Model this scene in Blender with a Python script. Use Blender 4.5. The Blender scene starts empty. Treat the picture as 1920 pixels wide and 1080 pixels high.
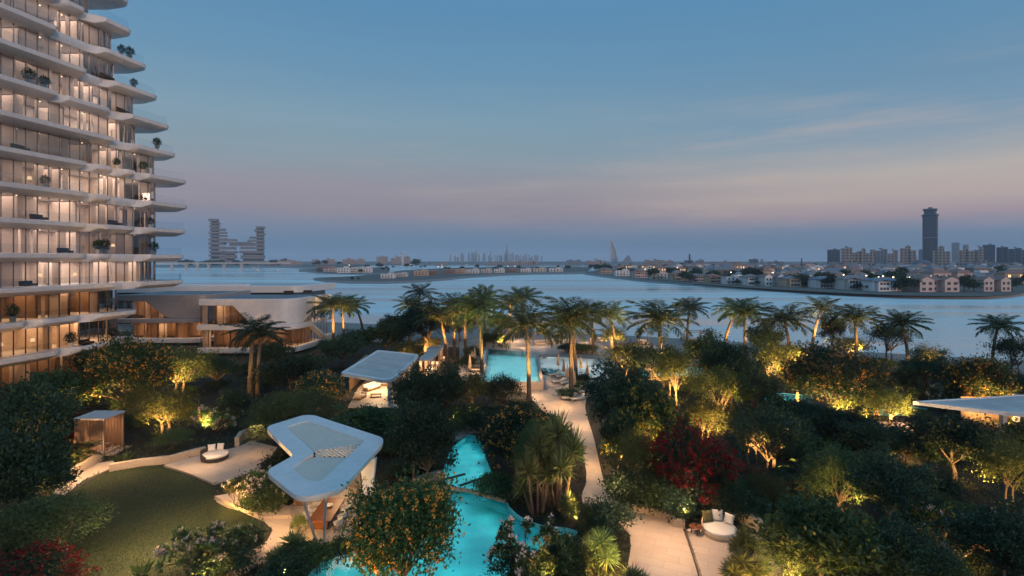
import bpy, bmesh, math, random
import numpy as np
from mathutils import Vector, Matrix
from mathutils.geometry import tessellate_polygon, delaunay_2d_cdt
R = math.radians
rnd = random.Random(7)
SC = bpy.context.scene
COL = SC.collection

# ---------------------------------------------------------------- camera
F, HZ, CH = 1000.0, 487.0, 18.0          # focal length (px of a 1920 frame), horizon row, eye height
cd = bpy.data.cameras.new('camera')
cam = bpy.data.objects.new('camera', cd)
COL.objects.link(cam)
cam.location = (0, 0, CH)
cam.rotation_euler = (R(90), 0, 0)
cd.sensor_width = 36
cd.lens = 36 * F / 1920
cd.shift_y = -(540 - HZ) / 1920
cd.clip_start = 0.5
cd.clip_end = 60000
SC.camera = cam
SC.view_settings.view_transform = 'Standard'
SC.view_settings.look = 'None'
SC.view_settings.exposure = 0
SC.view_settings.gamma = 1
SC.render.engine = 'CYCLES'
cy = SC.cycles
cy.use_denoising = True
cy.max_bounces = 6
cy.diffuse_bounces = 2
cy.glossy_bounces = 3
cy.transmission_bounces = 3
cy.transparent_max_bounces = 12
cy.volume_bounces = 1
cy.caustics_reflective = False
cy.caustics_refractive = False
cy.sample_clamp_indirect = 4
cy.use_light_tree = True

# ---------------------------------------------------------------- sky and sun
SUN_EL, SUN_AZ = 8.0, 146.0              # azimuth clockwise from +Y: low, behind the camera and to its right
def lin(c):
    return tuple(((v / 255) / 12.92 if v / 255 <= .04045 else ((v / 255 + .055) / 1.055) ** 2.4) for v in c)
W = bpy.data.worlds.new('World')
SC.world = W
W.use_nodes = True
nt = W.node_tree
nt.nodes.clear()
def N(t, **k):
    n = nt.nodes.new(t)
    for a, b in k.items():
        setattr(n, a, b)
    return n
wo = N('ShaderNodeOutputWorld')
tc = N('ShaderNodeTexCoord')
sx = N('ShaderNodeSeparateXYZ')
nt.links.new(tc.outputs['Generated'], sx.inputs[0])
def ramp(stops):
    r = N('ShaderNodeValToRGB')
    e = r.color_ramp.elements
    while len(e) < len(stops):
        e.new(0.5)
    for el, (p, c) in zip(e, stops):
        el.position = p
        el.color = (*lin(c), 1)
    return r
# elevation (sine) -> colour; the belt of pink above a blue earth-shadow band; unseen zenith brightened as fill
left = ramp([(.004, (86, 120, 156)), (.030, (90, 124, 158)), (.055, (110, 124, 152)), (.09, (140, 128, 142)), (.13, (146, 138, 148)), (.185, (130, 148, 160)), (.245, (122, 152, 170)), (.32, (102, 144, 174)), (.42, (86, 136, 174)), (.6, (97, 148, 188)), (1, (106, 158, 196))])
right = ramp([(.004, (86, 118, 152)), (.025, (94, 124, 156)), (.045, (112, 130, 158)), (.070, (166, 146, 154)), (.10, (186, 168, 162)), (.138, (184, 174, 168)), (.167, (154, 162, 170)), (.21, (120, 150, 174)), (.276, (102, 142, 172)), (.40, (86, 137, 175)), (.6, (97, 148, 188)), (1, (106, 158, 196))])
mapn = N('ShaderNodeMapping')
mapn.inputs['Scale'].default_value = (2.2, 2.2, 15)
nt.links.new(tc.outputs['Generated'], mapn.inputs[0])
noi = N('ShaderNodeTexNoise')
noi.inputs['Scale'].default_value = 1.5
noi.inputs['Detail'].default_value = 6
noi.inputs['Roughness'].default_value = .6
nt.links.new(mapn.outputs[0], noi.inputs['Vector'])
def M_(op, a=None, b=None, c=None):
    n = N('ShaderNodeMath', operation=op)
    for i, v in enumerate((a, b, c)):
        if v is None:
            continue
        if isinstance(v, (int, float)):
            n.inputs[i].default_value = v
        else:
            nt.links.new(v, n.inputs[i])
    return n.outputs[0]
wob = M_('MULTIPLY_ADD', M_('SUBTRACT', noi.outputs[0], .5), .03, sx.outputs['Z'])
for r in (left, right):
    nt.links.new(wob, r.inputs[0])
side = N('ShaderNodeMapRange', interpolation_type='SMOOTHSTEP')
nt.links.new(sx.outputs['X'], side.inputs[0])
side.inputs[1].default_value = -.05
side.inputs[2].default_value = .68
mx = N('ShaderNodeMix', data_type='RGBA')
nt.links.new(side.outputs[0], mx.inputs[0])
nt.links.new(left.outputs[0], mx.inputs[6])
nt.links.new(right.outputs[0], mx.inputs[7])
# thin warm cloud streaks low on the sunset side
map2 = N('ShaderNodeMapping')
map2.inputs['Scale'].default_value = (1.5, 1.5, 17)
map2.inputs['Location'].default_value = (3.1, .4, 1.7)
nt.links.new(tc.outputs['Generated'], map2.inputs[0])
no2 = N('ShaderNodeTexNoise')
no2.inputs['Scale'].default_value = 1.7
no2.inputs['Detail'].default_value = 8
no2.inputs['Roughness'].default_value = .62
nt.links.new(map2.outputs[0], no2.inputs['Vector'])
clr = N('ShaderNodeMapRange', interpolation_type='SMOOTHSTEP')
nt.links.new(no2.outputs[0], clr.inputs[0])
clr.inputs[1].default_value = .42
clr.inputs[2].default_value = .78
band = N('ShaderNodeMapRange', interpolation_type='SMOOTHSTEP')
nt.links.new(sx.outputs['Z'], band.inputs[0])
band.inputs[1].default_value = .34
band.inputs[2].default_value = .14
band2 = N('ShaderNodeMapRange', interpolation_type='SMOOTHSTEP')
nt.links.new(sx.outputs['Z'], band2.inputs[0])
band2.inputs[1].default_value = .03
band2.inputs[2].default_value = .10
sd2 = N('ShaderNodeMapRange')
nt.links.new(sx.outputs['X'], sd2.inputs[0])
sd2.inputs[1].default_value = -.3
sd2.inputs[2].default_value = .6
sd2.inputs[3].default_value = .12
sd2.inputs[4].default_value = .75
cf = M_('MULTIPLY', M_('MULTIPLY', clr.outputs[0], band.outputs[0]), M_('MULTIPLY', band2.outputs[0], sd2.outputs[0]))
mx2 = N('ShaderNodeMix', data_type='RGBA')
nt.links.new(cf, mx2.inputs[0])
nt.links.new(mx.outputs[2], mx2.inputs[6])
mx2.inputs[7].default_value = (*lin((192, 174, 164)), 1)
bg1 = N('ShaderNodeBackground')
nt.links.new(mx2.outputs[2], bg1.inputs[0])
bg1.inputs[1].default_value = 1.0
sky = N('ShaderNodeTexSky', sky_type='NISHITA')
sky.sun_disc = False
sky.sun_elevation = R(SUN_EL)
sky.sun_rotation = R(SUN_AZ)
sky.dust_density = 2
bg2 = N('ShaderNodeBackground')
nt.links.new(sky.outputs[0], bg2.inputs[0])
bg2.inputs[1].default_value = .010
ad = N('ShaderNodeAddShader')
nt.links.new(bg1.outputs[0], ad.inputs[0])
nt.links.new(bg2.outputs[0], ad.inputs[1])
nt.links.new(ad.outputs[0], wo.inputs[0])

sl = bpy.data.lights.new('sun', 'SUN')
sl.energy = 1.15
sl.angle = R(14)
sl.color = (1, .70, .56)
so = bpy.data.objects.new('sun', sl)
COL.objects.link(so)
_d = Vector((math.sin(R(SUN_AZ)) * math.cos(R(SUN_EL)), math.cos(R(SUN_AZ)) * math.cos(R(SUN_EL)), math.sin(R(SUN_EL))))
so.rotation_euler = _d.to_track_quat('Z', 'Y').to_euler()

# ---------------------------------------------------------------- helpers
def P(px, py, z=0.0):
    """the point at height z that the photograph shows at pixel (px, py)"""
    d = F * (CH - z) / (py - HZ)
    return Vector(((px - 960) / F * d, d, z))
def P2(px, py, z=0.0):
    p = P(px, py, z)
    return (p.x, p.y)
def poly(pts, z=0.0):
    return [P2(x, y, z) for x, y in pts]
def tag(o, label=None, cat=None, group=None, kind=None):
    if label: o['label'] = label
    if cat: o['category'] = cat
    if group: o['group'] = group
    if kind: o['kind'] = kind
    return o
def empty(name, loc=(0, 0, 0), rz=0.0, label=None, cat=None, group=None):
    o = bpy.data.objects.new(name, None)
    o.empty_display_size = .3
    COL.objects.link(o)
    o.location = loc
    o.rotation_euler.z = rz
    return tag(o, label, cat, group)
def link(name, mesh, parent=None):
    o = bpy.data.objects.new(name, mesh)
    COL.objects.link(o)
    if parent: o.parent = parent
    return o
def kids(o):
    return [c for c in COL.objects if c.parent == o]
def copy_tree(o, loc=None, rz=None, scale=None, label=None, group=None):
    c = o.copy()
    COL.objects.link(c)
    for ch in o.children:
        k = ch.copy()
        COL.objects.link(k)
        k.parent = c
        for g in ch.children:
            q = g.copy()
            COL.objects.link(q)
            q.parent = k
    if loc is not None: c.location = loc
    if rz is not None: c.rotation_euler.z = rz
    if scale is not None: c.scale = scale
    if label: c['label'] = label
    if group: c['group'] = group
    return c

class MB:
    """collects shapes and links them as one mesh"""
    def __init__(s):
        s.v, s.f, s.mi, s.cur = [], [], [], 0
    def mat(s, i):
        s.cur = i
        return s
    def add(s, vs, fs):
        b = len(s.v)
        s.v += [tuple(p) for p in vs]
        for f in fs:
            s.f.append([b + i for i in f])
            s.mi.append(s.cur)
        return s
    def box(s, c, d, rz=0, tilt=None):
        x, y, z = d[0] / 2, d[1] / 2, d[2] / 2
        vs = [Vector((a * x, b * y, e * z)) for e in (-1, 1) for a, b in ((-1, -1), (1, -1), (1, 1), (-1, 1))]
        if tilt: vs = [tilt @ p for p in vs]
        if rz:
            m = Matrix.Rotation(rz, 3, 'Z')
            vs = [m @ p for p in vs]
        c = Vector(c)
        return s.add([p + c for p in vs], [(3, 2, 1, 0), (4, 5, 6, 7), (0, 1, 5, 4), (1, 2, 6, 5), (2, 3, 7, 6), (3, 0, 4, 7)])
    def rbox(s, c, d, r, rz=0, n=3):
        """box with rounded plan corners and a softened top edge"""
        hx, hy = d[0] / 2, d[1] / 2
        def ring(k):
            out = []
            for (sx_, sy_, a0) in ((1, 1, 0), (-1, 1, 90), (-1, -1, 180), (1, -1, 270)):
                for i in range(n + 1):
                    a = R(a0 + 90 * i / n)
                    out.append((sx_ * (hx - r) + (r - k) * math.cos(a), sy_ * (hy - r) + (r - k) * math.sin(a)))
            return out
        k = min(r, d[2]) * .3
        z0, z1 = c[2] - d[2] / 2, c[2] + d[2] / 2
        m = Matrix.Rotation(rz, 3, 'Z')
        vs = []
        for q, z in ((0, z0), (0, z1 - k), (k, z1)):
            vs += [m @ Vector((x, y, 0)) + Vector((c[0], c[1], z)) for x, y in ring(q)]
        L = 4 * (n + 1)
        fs = [list(range(L))[::-1], list(range(2 * L, 3 * L))]
        for j in range(2):
            for i in range(L):
                fs.append((j * L + i, j * L + (i + 1) % L, (j + 1) * L + (i + 1) % L, (j + 1) * L + i))
        return s.add(vs, fs)
    def tube(s, pts, rad, n=8, cap=True):
        pts = [Vector(p) for p in pts]
        if not hasattr(rad, '__len__'): rad = [rad] * len(pts)
        vs, fs = [], []
        ref = Vector((0.31, .77, .1)).normalized()
        for i, p in enumerate(pts):
            t = (pts[min(i + 1, len(pts) - 1)] - pts[max(i - 1, 0)]).normalized()
            u = t.cross(ref)
            if u.length < .05: u = t.cross(Vector((1, 0, 0)))
            u.normalize()
            w = t.cross(u)
            for k in range(n):
                a = 2 * math.pi * k / n
                vs.append(p + (u * math.cos(a) + w * math.sin(a)) * rad[i])
        for i in range(len(pts) - 1):
            for k in range(n):
                fs.append((i * n + k, i * n + (k + 1) % n, (i + 1) * n + (k + 1) % n, (i + 1) * n + k))
        if cap:
            fs.append(list(range(n))[::-1])
            fs.append(list(range((len(pts) - 1) * n, len(pts) * n)))
        return s.add(vs, fs)
    def lathe(s, c, prof, n=24, sx=1, sy=1):
        vs, fs = [], []
        for r, z in prof:
            for k in range(n):
                a = 2 * math.pi * k / n
                vs.append((c[0] + r * sx * math.cos(a), c[1] + r * sy * math.sin(a), c[2] + z))
        m = len(prof)
        for i in range(m - 1):
            for k in range(n):
                fs.append((i * n + k, i * n + (k + 1) % n, (i + 1) * n + (k + 1) % n, (i + 1) * n + k))
        fs.append(list(range(n))[::-1])
        fs.append(list(range((m - 1) * n, m * n)))
        return s.add(vs, fs)
    def prism(s, outer, z0, z1, holes=(), bottom=True, inset=0):
        """plan polygon (with holes) from z0 to z1"""
        loops = [list(outer)] + [list(h) for h in holes]
        flat = [p for l in loops for p in l]
        tri = tessellate_polygon([[Vector((x, y, 0)) for x, y in l] for l in loops])
        n = len(flat)
        vs = [(x, y, z1) for x, y in flat]
        fs = []
        for t in tri:
            a, b, c = (flat[i] for i in t)
            cr = (b[0] - a[0]) * (c[1] - a[1]) - (b[1] - a[1]) * (c[0] - a[0])
            fs.append(tuple(t) if cr > 0 else tuple(t)[::-1])
        if z0 is not None:
            vs += [(x, y, z0) for x, y in flat]
            if bottom:
                fs += [tuple(i + n for i in f)[::-1] for f in list(fs)]
            o = 0
            for li, l in enumerate(loops):
                area = sum(l[i][0] * l[(i + 1) % len(l)][1] - l[(i + 1) % len(l)][0] * l[i][1] for i in range(len(l)))
                ccw = (area > 0) == (li == 0)
                for i in range(len(l)):
                    a, b = o + i, o + (i + 1) % len(l)
                    q = (a, b, b + n, a + n)
                    fs.append(q[::-1] if ccw else q)
                o += len(l)
        return s.add(vs, fs)
    def strip(s, rows):
        """rows of equal length -> quads between consecutive rows"""
        n = len(rows[0])
        vs = [p for r in rows for p in r]
        fs = []
        for j in range(len(rows) - 1):
            for i in range(n - 1):
                fs.append((j * n + i, j * n + i + 1, (j + 1) * n + i + 1, (j + 1) * n + i))
        return s.add(vs, fs)
    def build(s, name, mats, parent=None, smooth=False):
        me = bpy.data.meshes.new(name)
        me.from_pydata(s.v, [], s.f)
        for m in (mats if isinstance(mats, (list, tuple)) else [mats]):
            me.materials.append(m)
        me.polygons.foreach_set('material_index', s.mi)
        if smooth:
            me.polygons.foreach_set('use_smooth', [True] * len(s.f))
            me.set_sharp_from_angle(angle=R(38))
        me.update()
        return link(name, me, parent)

def smooth_poly(pts, it=2):
    """Chaikin corner cutting on a closed polygon"""
    for _ in range(it):
        out = []
        for i in range(len(pts)):
            a, b = pts[i], pts[(i + 1) % len(pts)]
            out.append((a[0] * .75 + b[0] * .25, a[1] * .75 + b[1] * .25))
            out.append((a[0] * .25 + b[0] * .75, a[1] * .25 + b[1] * .75))
        pts = out
    return pts
def round_poly(pts, r, n=4):
    """round every corner of a closed polygon with radius r"""
    out = []
    L = len(pts)
    for i in range(L):
        a, b, c = Vector(pts[i - 1]), Vector(pts[i]), Vector(pts[(i + 1) % L])
        u, w = (a - b), (c - b)
        k = min(r, u.length * .45, w.length * .45)
        p, q = b + u.normalized() * k, b + w.normalized() * k
        for j in range(n + 1):
            t = j / n
            v = p * (1 - t) ** 2 + b * 2 * t * (1 - t) + q * t * t
            out.append((v.x, v.y))
    return out
def inside(x, y, pg):
    c = False
    j = len(pg) - 1
    for i in range(len(pg)):
        xi, yi = pg[i]
        xj, yj = pg[j]
        if (yi > y) != (yj > y) and x < (xj - xi) * (y - yi) / (yj - yi) + xi:
            c = not c
        j = i
    return c

# ---------------------------------------------------------------- materials
class Mat:
    def __init__(s, name):
        s.m = bpy.data.materials.new(name)
        s.m.use_nodes = True
        s.t = s.m.node_tree
        s.t.nodes.clear()
        s.out = s.n('ShaderNodeOutputMaterial')
    def n(s, t, **k):
        x = s.t.nodes.new(t)
        for a, b in k.items(): setattr(x, a, b)
        return x
    def l(s, a, b): s.t.links.new(a, b)
    def coord(s, scale=(1, 1, 1), out='Object', rot=(0, 0, 0)):
        c = s.n('ShaderNodeTexCoord')
        m = s.n('ShaderNodeMapping')
        m.inputs['Scale'].default_value = scale
        m.inputs['Rotation'].default_value = rot
        s.l(c.outputs[out], m.inputs[0])
        return m.outputs[0]
    def noise(s, vec, scale, detail=4, rough=.55):
        x = s.n('ShaderNodeTexNoise')
        x.inputs['Scale'].default_value = scale
        x.inputs['Detail'].default_value = detail
        x.inputs['Roughness'].default_value = rough
        s.l(vec, x.inputs['Vector'])
        return x.outputs[0]
    def ramp(s, fac, stops):
        r = s.n('ShaderNodeValToRGB')
        e = r.color_ramp.elements
        while len(e) < len(stops): e.new(.5)
        for el, (p, c) in zip(e, stops):
            el.position = p
            el.color = (*c, 1)
        s.l(fac, r.inputs[0])
        return r.outputs[0]
    def mix(s, fac, a, b, mode='MIX'):
        x = s.n('ShaderNodeMix', data_type='RGBA', blend_type=mode)
        for i, v in ((0, fac), (6, a), (7, b)):
            if isinstance(v, (int, float)): x.inputs[i].default_value = v
            elif isinstance(v, tuple): x.inputs[i].default_value = (*v, 1)
            else: s.l(v, x.inputs[i])
        return x.outputs[2]
    def bump(s, h, strength=.3, dist=.05):
        b = s.n('ShaderNodeBump')
        b.inputs['Strength'].default_value = strength
        b.inputs['Distance'].default_value = dist
        s.l(h, b.inputs['Height'])
        return b.outputs[0]
    def pbr(s, col, rough=.6, metal=0, normal=None, spec=.5, emit=None, es=0):
        p = s.n('ShaderNodeBsdfPrincipled')
        if isinstance(col, tuple): p.inputs['Base Color'].default_value = (*col, 1)
        else: s.l(col, p.inputs['Base Color'])
        if isinstance(rough, (int, float)): p.inputs['Roughness'].default_value = rough
        else: s.l(rough, p.inputs['Roughness'])
        p.inputs['Metallic'].default_value = metal
        p.inputs['Specular IOR Level'].default_value = spec
        if normal is not None: s.l(normal, p.inputs['Normal'])
        if emit:
            p.inputs['Emission Color'].default_value = (*emit, 1)
            p.inputs['Emission Strength'].default_value = es
        s.l(p.outputs[0], s.out.inputs[0])
        return s
def mottled(name, a, b, scale=1.0, rough=.6, metal=0, bump=0.0, spec=.5, out='Object', fine=8):
    m = Mat(name)
    v = m.coord(out=out)
    f = m.noise(v, scale, 6, .6)
    g = m.noise(v, scale * fine, 3, .6)
    c = m.mix(m.ramp(f, [(.3, (0, 0, 0)), (.7, (1, 1, 1))]), a, b)
    c = m.mix(.35, c, m.mix(g, tuple(x * .6 for x in a), tuple(min(1, x * 1.4) for x in b)))
    nr = m.bump(g, bump, .03) if bump else None
    m.pbr(c, rough, metal, nr, spec)
    return m.m
MT = {}
MT['white'] = mottled('white_render', (.74, .73, .72), (.86, .85, .84), .35, .42)
MT['villa_white'] = mottled('villa_render', (.68, .63, .60), (.76, .72, .69), .25, .4)
MT['slab'] = mottled('tower_slab_white', (.68, .64, .62), (.78, .74, .72), .2, .45)
MT['roofpanel'] = mottled('roof_panel', (.76, .61, .50), (.86, .70, .58), .9, .6)
MT['villa_shade'] = mottled('shaded_villa_render', (.27, .24, .23), (.34, .31, .30), .25, .4)  # tower's shadow on the rear villa, put into its base colour
MT['pale_roof'] = mottled('pale_roof', (.44, .40, .38), (.66, .61, .58), .5, .55)
MT['flat_roof'] = mottled('flat_roof', (.16, .17, .18), (.24, .25, .26), .3, .75, bump=.2)
MT['dark_metal'] = mottled('dark_metal', (.035, .032, .03), (.06, .055, .05), 2, .4, .5)
MT['bronze'] = mottled('bronze', (.10, .07, .055), (.15, .11, .085), 2, .4, .6)
MT['mullion'] = mottled('grey_mauve_mullion', (.19, .16, .155), (.26, .22, .21), 2, .35, .3)
MT['steel'] = mottled('pale_steel', (.45, .48, .52), (.55, .57, .6), 2, .35, .6)
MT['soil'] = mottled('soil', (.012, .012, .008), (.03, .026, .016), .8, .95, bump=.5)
MT['fabric'] = mottled('cream_fabric', (.62, .55, .46), (.72, .65, .56), 3, .9, bump=.2)
MT['olive'] = mottled('olive_fabric', (.10, .09, .03), (.15, .13, .05), 3, .9, bump=.2)
MT['rattan'] = mottled('dark_rattan', (.03, .022, .016), (.07, .05, .035), 14, .7, bump=.5)
MT['tan'] = mottled('tan_fabric', (.50, .36, .24), (.60, .45, .31), 3, .9)
MT['teal'] = mottled('teal_fabric', (.12, .36, .34), (.17, .44, .42), 3, .85)
MT['bark'] = mottled('bark', (.06, .045, .035), (.13, .10, .075), 3, .9, bump=.6)
MT['skin'] = mottled('skin', (.36, .22, .15), (.42, .26, .18), 5, .6)
MT['cloth_dark'] = mottled('dark_cloth', (.03, .03, .05), (.05, .05, .07), 6, .9)
MT['cloth_red'] = mottled('red_cloth', (.22, .04, .03), (.28, .06, .04), 6, .9)
MT['rock'] = mottled('pale_rock', (.20, .17, .14), (.36, .31, .26), 1.2, .85, bump=.6)

def wood(name, a, b, axis=(1, 1, 14), rough=.5):
    m = Mat(name)
    v = m.coord(axis)
    f = m.noise(v, 2.0, 6, .65)
    m.pbr(m.ramp(f, [(.3, a), (.7, b)]), rough, normal=m.bump(f, .2, .01))
    return m.m
MT['wood'] = wood('warm_timber', (.20, .115, .06), (.34, .21, .12), (9, 9, .8))
MT['walnut'] = wood('walnut_tabletop', (.10, .034, .014), (.20, .075, .03), (7, .7, 1), .3)
MT['deck'] = wood('deck_timber', (.20, .15, .11), (.31, .24, .18), (1, 10, 1), .6)

def paving(name, a, b, bw=1.2, rh=.6, rot=0.0, rough=.55):
    m = Mat(name)
    v = m.coord(rot=(0, 0, rot))
    br = m.n('ShaderNodeTexBrick')
    br.inputs['Scale'].default_value = 1
    br.inputs['Brick Width'].default_value = bw
    br.inputs['Row Height'].default_value = rh
    br.inputs['Mortar Size'].default_value = .014
    br.inputs['Color1'].default_value = (*a, 1)
    br.inputs['Color2'].default_value = (*b, 1)
    br.inputs['Mortar'].default_value = (*[x * .6 for x in a], 1)
    m.l(v, br.inputs['Vector'])
    f = m.noise(v, .5, 6, .65)
    g = m.noise(v, 14, 4, .6)
    c = m.mix(m.ramp(f, [(.3, (.0, .0, .0)), (.75, (.55, .55, .55))]), br.outputs[0], tuple(x * .72 for x in b))
    c = m.mix(.25, c, m.mix(g, tuple(x * .7 for x in a), tuple(min(1, x * 1.25) for x in b)))
    m.pbr(c, m.ramp(f, [(.3, (rough - .12,) * 3), (.7, (rough + .15,) * 3)]), normal=m.bump(g, .15, .01))
    return m.m
MT['paving'] = paving('beige_paving', (.40, .32, .25), (.48, .39, .31), 1.6, .8, .4)
MT['deckstone'] = paving('pool_deck_stone', (.42, .35, .29), (.50, .42, .35), 1.2, .6, .1)
MT['wallstone'] = mottled('garden_wall_stone', (.40, .31, .22), (.48, .38, .28), .8, .75, bump=.25)
MT['stone'] = mottled('pool_wall_stone', (.42, .33, .26), (.50, .40, .32), .8, .6, bump=.2)
def sand(name, a, b):
    m = Mat(name)
    v = m.coord()
    f = m.noise(v, .12, 6, .6)
    g = m.noise(v, 1.8, 6, .7)
    c = m.mix(f, a, b)
    c = m.mix(.3, c, m.mix(g, tuple(x * .65 for x in a), tuple(x * 1.3 for x in b)))
    m.pbr(c, .9, normal=m.bump(g, .5, .12))
    return m.m
MT['sand'] = sand('beach_sand', (.27, .225, .20), (.36, .30, .26))
MT['far_sand'] = sand('far_shore_sand', (.23, .21, .20), (.30, .27, .25))
MT['far_land'] = sand('far_land', (.10, .10, .09), (.17, .16, .145))

# sea: soft swell, long calm streaks
m = Mat('sea_water')
v = m.coord((.16, .5, 1))
n1 = m.noise(v, 1.1, 5, .6)
v2 = m.coord((.004, .035, 1))
n2 = m.noise(v2, 1.0, 5, .6)
b = m.bump(n1, .10, .12)
c = m.mix(m.ramp(n2, [(.42, (0, 0, 0)), (.60, (1, 1, 1))]), (.30, .50, .55), (.62, .84, .86))
df = m.n('ShaderNodeBsdfDiffuse'); m.l(c, df.inputs[0])
gl = m.n('ShaderNodeBsdfGlossy'); gl.inputs[0].default_value = (.94, 1, 1, 1)
m.l(m.ramp(n2, [(.36, (.10,) * 3), (.64, (.46,) * 3)]), gl.inputs['Roughness'])
m.l(b, gl.inputs['Normal'])
x = m.n('ShaderNodeMixShader'); x.inputs[0].default_value = .66
m.l(df.outputs[0], x.inputs[1]); m.l(gl.outputs[0], x.inputs[2]); m.l(x.outputs[0], m.out.inputs[0])
MT['sea'] = m.m

def pool_water(name, tint, amp=.10, sc=2.5):
    m = Mat(name)
    v = m.coord((1, 1, 1))
    bp = m.bump(m.noise(v, sc, 3, .55), amp, .06)
    tr = m.n('ShaderNodeBsdfTransparent')
    tr.inputs[0].default_value = (*tint, 1)
    gl = m.n('ShaderNodeBsdfGlossy')
    gl.inputs['Roughness'].default_value = .03
    m.l(bp, gl.inputs['Normal'])
    fr = m.n('ShaderNodeFresnel')
    fr.inputs[0].default_value = 1.33
    m.l(bp, fr.inputs['Normal'])
    mx_ = m.n('ShaderNodeMixShader')
    m.l(fr.outputs[0], mx_.inputs[0])
    m.l(tr.outputs[0], mx_.inputs[1])
    m.l(gl.outputs[0], mx_.inputs[2])
    m.l(mx_.outputs[0], m.out.inputs[0])
    return m.m
MT['poolwater'] = pool_water('pool_water', (.62, .96, .97), .35, 1.1)
MT['calmwater'] = pool_water('calm_pool_water', (.75, .95, .97), .03, 1.5)
def tiles(name, a, b):
    m = Mat(name)
    v = m.coord()
    f = m.noise(v, .7, 4, .6)
    ck = m.n('ShaderNodeTexVoronoi')
    ck.inputs['Scale'].default_value = 4
    m.l(v, ck.inputs['Vector'])
    c = m.mix(m.ramp(f, [(.3, (0, 0, 0)), (.7, (1, 1, 1))]), a, b)
    c = m.mix(.06, c, ck.outputs['Color'])
    m.pbr(c, .4)
    return m.m
MT['tile'] = tiles('turquoise_tiles', (.09, .50, .55), (.13, .60, .65))
MT['whitetile'] = tiles('white_pool_tiles', (.66, .66, .64), (.78, .77, .75))
MT['paletile'] = tiles('pale_pool_tiles', (.30, .62, .66), (.44, .74, .77))

def glass(name, tint=(.9, .9, .9), refl=1.0, rough=.02, ior=1.5, gcol=(1, 1, 1)):
    m = Mat(name)
    tr = m.n('ShaderNodeBsdfTransparent')
    tr.inputs[0].default_value = (*tint, 1)
    gl = m.n('ShaderNodeBsdfGlossy')
    gl.inputs['Roughness'].default_value = rough
    gl.inputs[0].default_value = (*gcol, 1)
    fr = m.n('ShaderNodeFresnel')
    fr.inputs[0].default_value = ior
    mu = m.n('ShaderNodeMath', operation='MULTIPLY')
    m.l(fr.outputs[0], mu.inputs[0])
    mu.inputs[1].default_value = refl
    x = m.n('ShaderNodeMixShader')
    m.l(mu.outputs[0], x.inputs[0])
    m.l(tr.outputs[0], x.inputs[1])
    m.l(gl.outputs[0], x.inputs[2])
    m.l(x.outputs[0], m.out.inputs[0])
    return m.m
MT['glass'] = glass('window_glass', (.94, .90, .88), 1.0, .03, 1.9)
MT['rail'] = glass('railing_glass', (.88, .92, .94), 1.0, .02, 1.7)
MT['dusk_glass'] = mottled('dark_window_glass', (.035, .045, .06), (.06, .075, .095), .3, .12)
def emit(name, col, st):
    m = Mat(name)
    e = m.n('ShaderNodeEmission')
    e.inputs[0].default_value = (*col, 1)
    e.inputs[1].default_value = st
    m.l(e.outputs[0], m.out.inputs[0])
    return m.m
MT['lamp'] = emit('lamp_glow', (1, .72, .42), 9)
MT['shade'] = emit('lampshade_glow', (1, .66, .36), 1.2)
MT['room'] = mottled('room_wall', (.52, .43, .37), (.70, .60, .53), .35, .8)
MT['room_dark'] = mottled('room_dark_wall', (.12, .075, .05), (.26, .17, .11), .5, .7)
m = Mat('curtain')
v = m.coord((1, 1, .02))
f = m.noise(v, 7, 3, .5)
cc = m.mix(f, (.56, .48, .43), (.74, .66, .60))
df = m.n('ShaderNodeBsdfDiffuse')
tl = m.n('ShaderNodeBsdfTranslucent')
m.l(cc, df.inputs[0]); m.l(cc, tl.inputs[0])
x = m.n('ShaderNodeMixShader'); x.inputs[0].default_value = .5
m.l(df.outputs[0], x.inputs[1]); m.l(tl.outputs[0], x.inputs[2]); m.l(x.outputs[0], m.out.inputs[0])
MT['curtain'] = m.m

def leaf(name, a, b, trans=.35, rough=.5, hue=.03):
    """leaves vary one from another and plant from plant; thin enough to let light through"""
    m = Mat(name)
    g = m.n('ShaderNodeNewGeometry')
    oi = m.n('ShaderNodeObjectInfo')
    c = m.mix(g.outputs['Random Per Island'], a, b)
    hs = m.n('ShaderNodeHueSaturation')
    mr = m.n('ShaderNodeMapRange')
    m.l(oi.outputs['Random'], mr.inputs[0])
    mr.inputs[3].default_value = .60
    mr.inputs[4].default_value = 1.45
    m.l(mr.outputs[0], hs.inputs['Value'])
    mr2 = m.n('ShaderNodeMapRange')
    m.l(oi.outputs['Random'], mr2.inputs[0])
    mr2.inputs[3].default_value = .5 - hue
    mr2.inputs[4].default_value = .5 + hue
    m.l(mr2.outputs[0], hs.inputs['Hue'])
    m.l(c, hs.inputs['Color'])
    p = m.n('ShaderNodeBsdfPrincipled')
    m.l(hs.outputs[0], p.inputs['Base Color'])
    p.inputs['Roughness'].default_value = rough
    p.inputs['Specular IOR Level'].default_value = .32
    t = m.n('ShaderNodeBsdfTranslucent')
    m.l(hs.outputs[0], t.inputs[0])
    x = m.n('ShaderNodeMixShader')
    x.inputs[0].default_value = trans
    m.l(p.outputs[0], x.inputs[1])
    m.l(t.outputs[0], x.inputs[2])
    m.l(x.outputs[0], m.out.inputs[0])
    return m.m
MT['leaf_dark'] = leaf('dark_leaves', (0.018, 0.044, 0.023), (0.051, 0.088, 0.044))
MT['leaf_mid'] = leaf('green_leaves', (0.039, 0.086, 0.029), (0.094, 0.149, 0.047))
MT['leaf_soft'] = leaf('soft_green_leaves', (0.054, 0.092, 0.033), (0.123, 0.162, 0.062), .4)
MT['leaf_olive'] = leaf('olive_leaves', (0.063, 0.082, 0.026), (0.133, 0.147, 0.042), .4)
MT['leaf_palm'] = leaf('palm_leaflets', (0.042, 0.077, 0.030), (0.098, 0.133, 0.049), .3)
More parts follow.
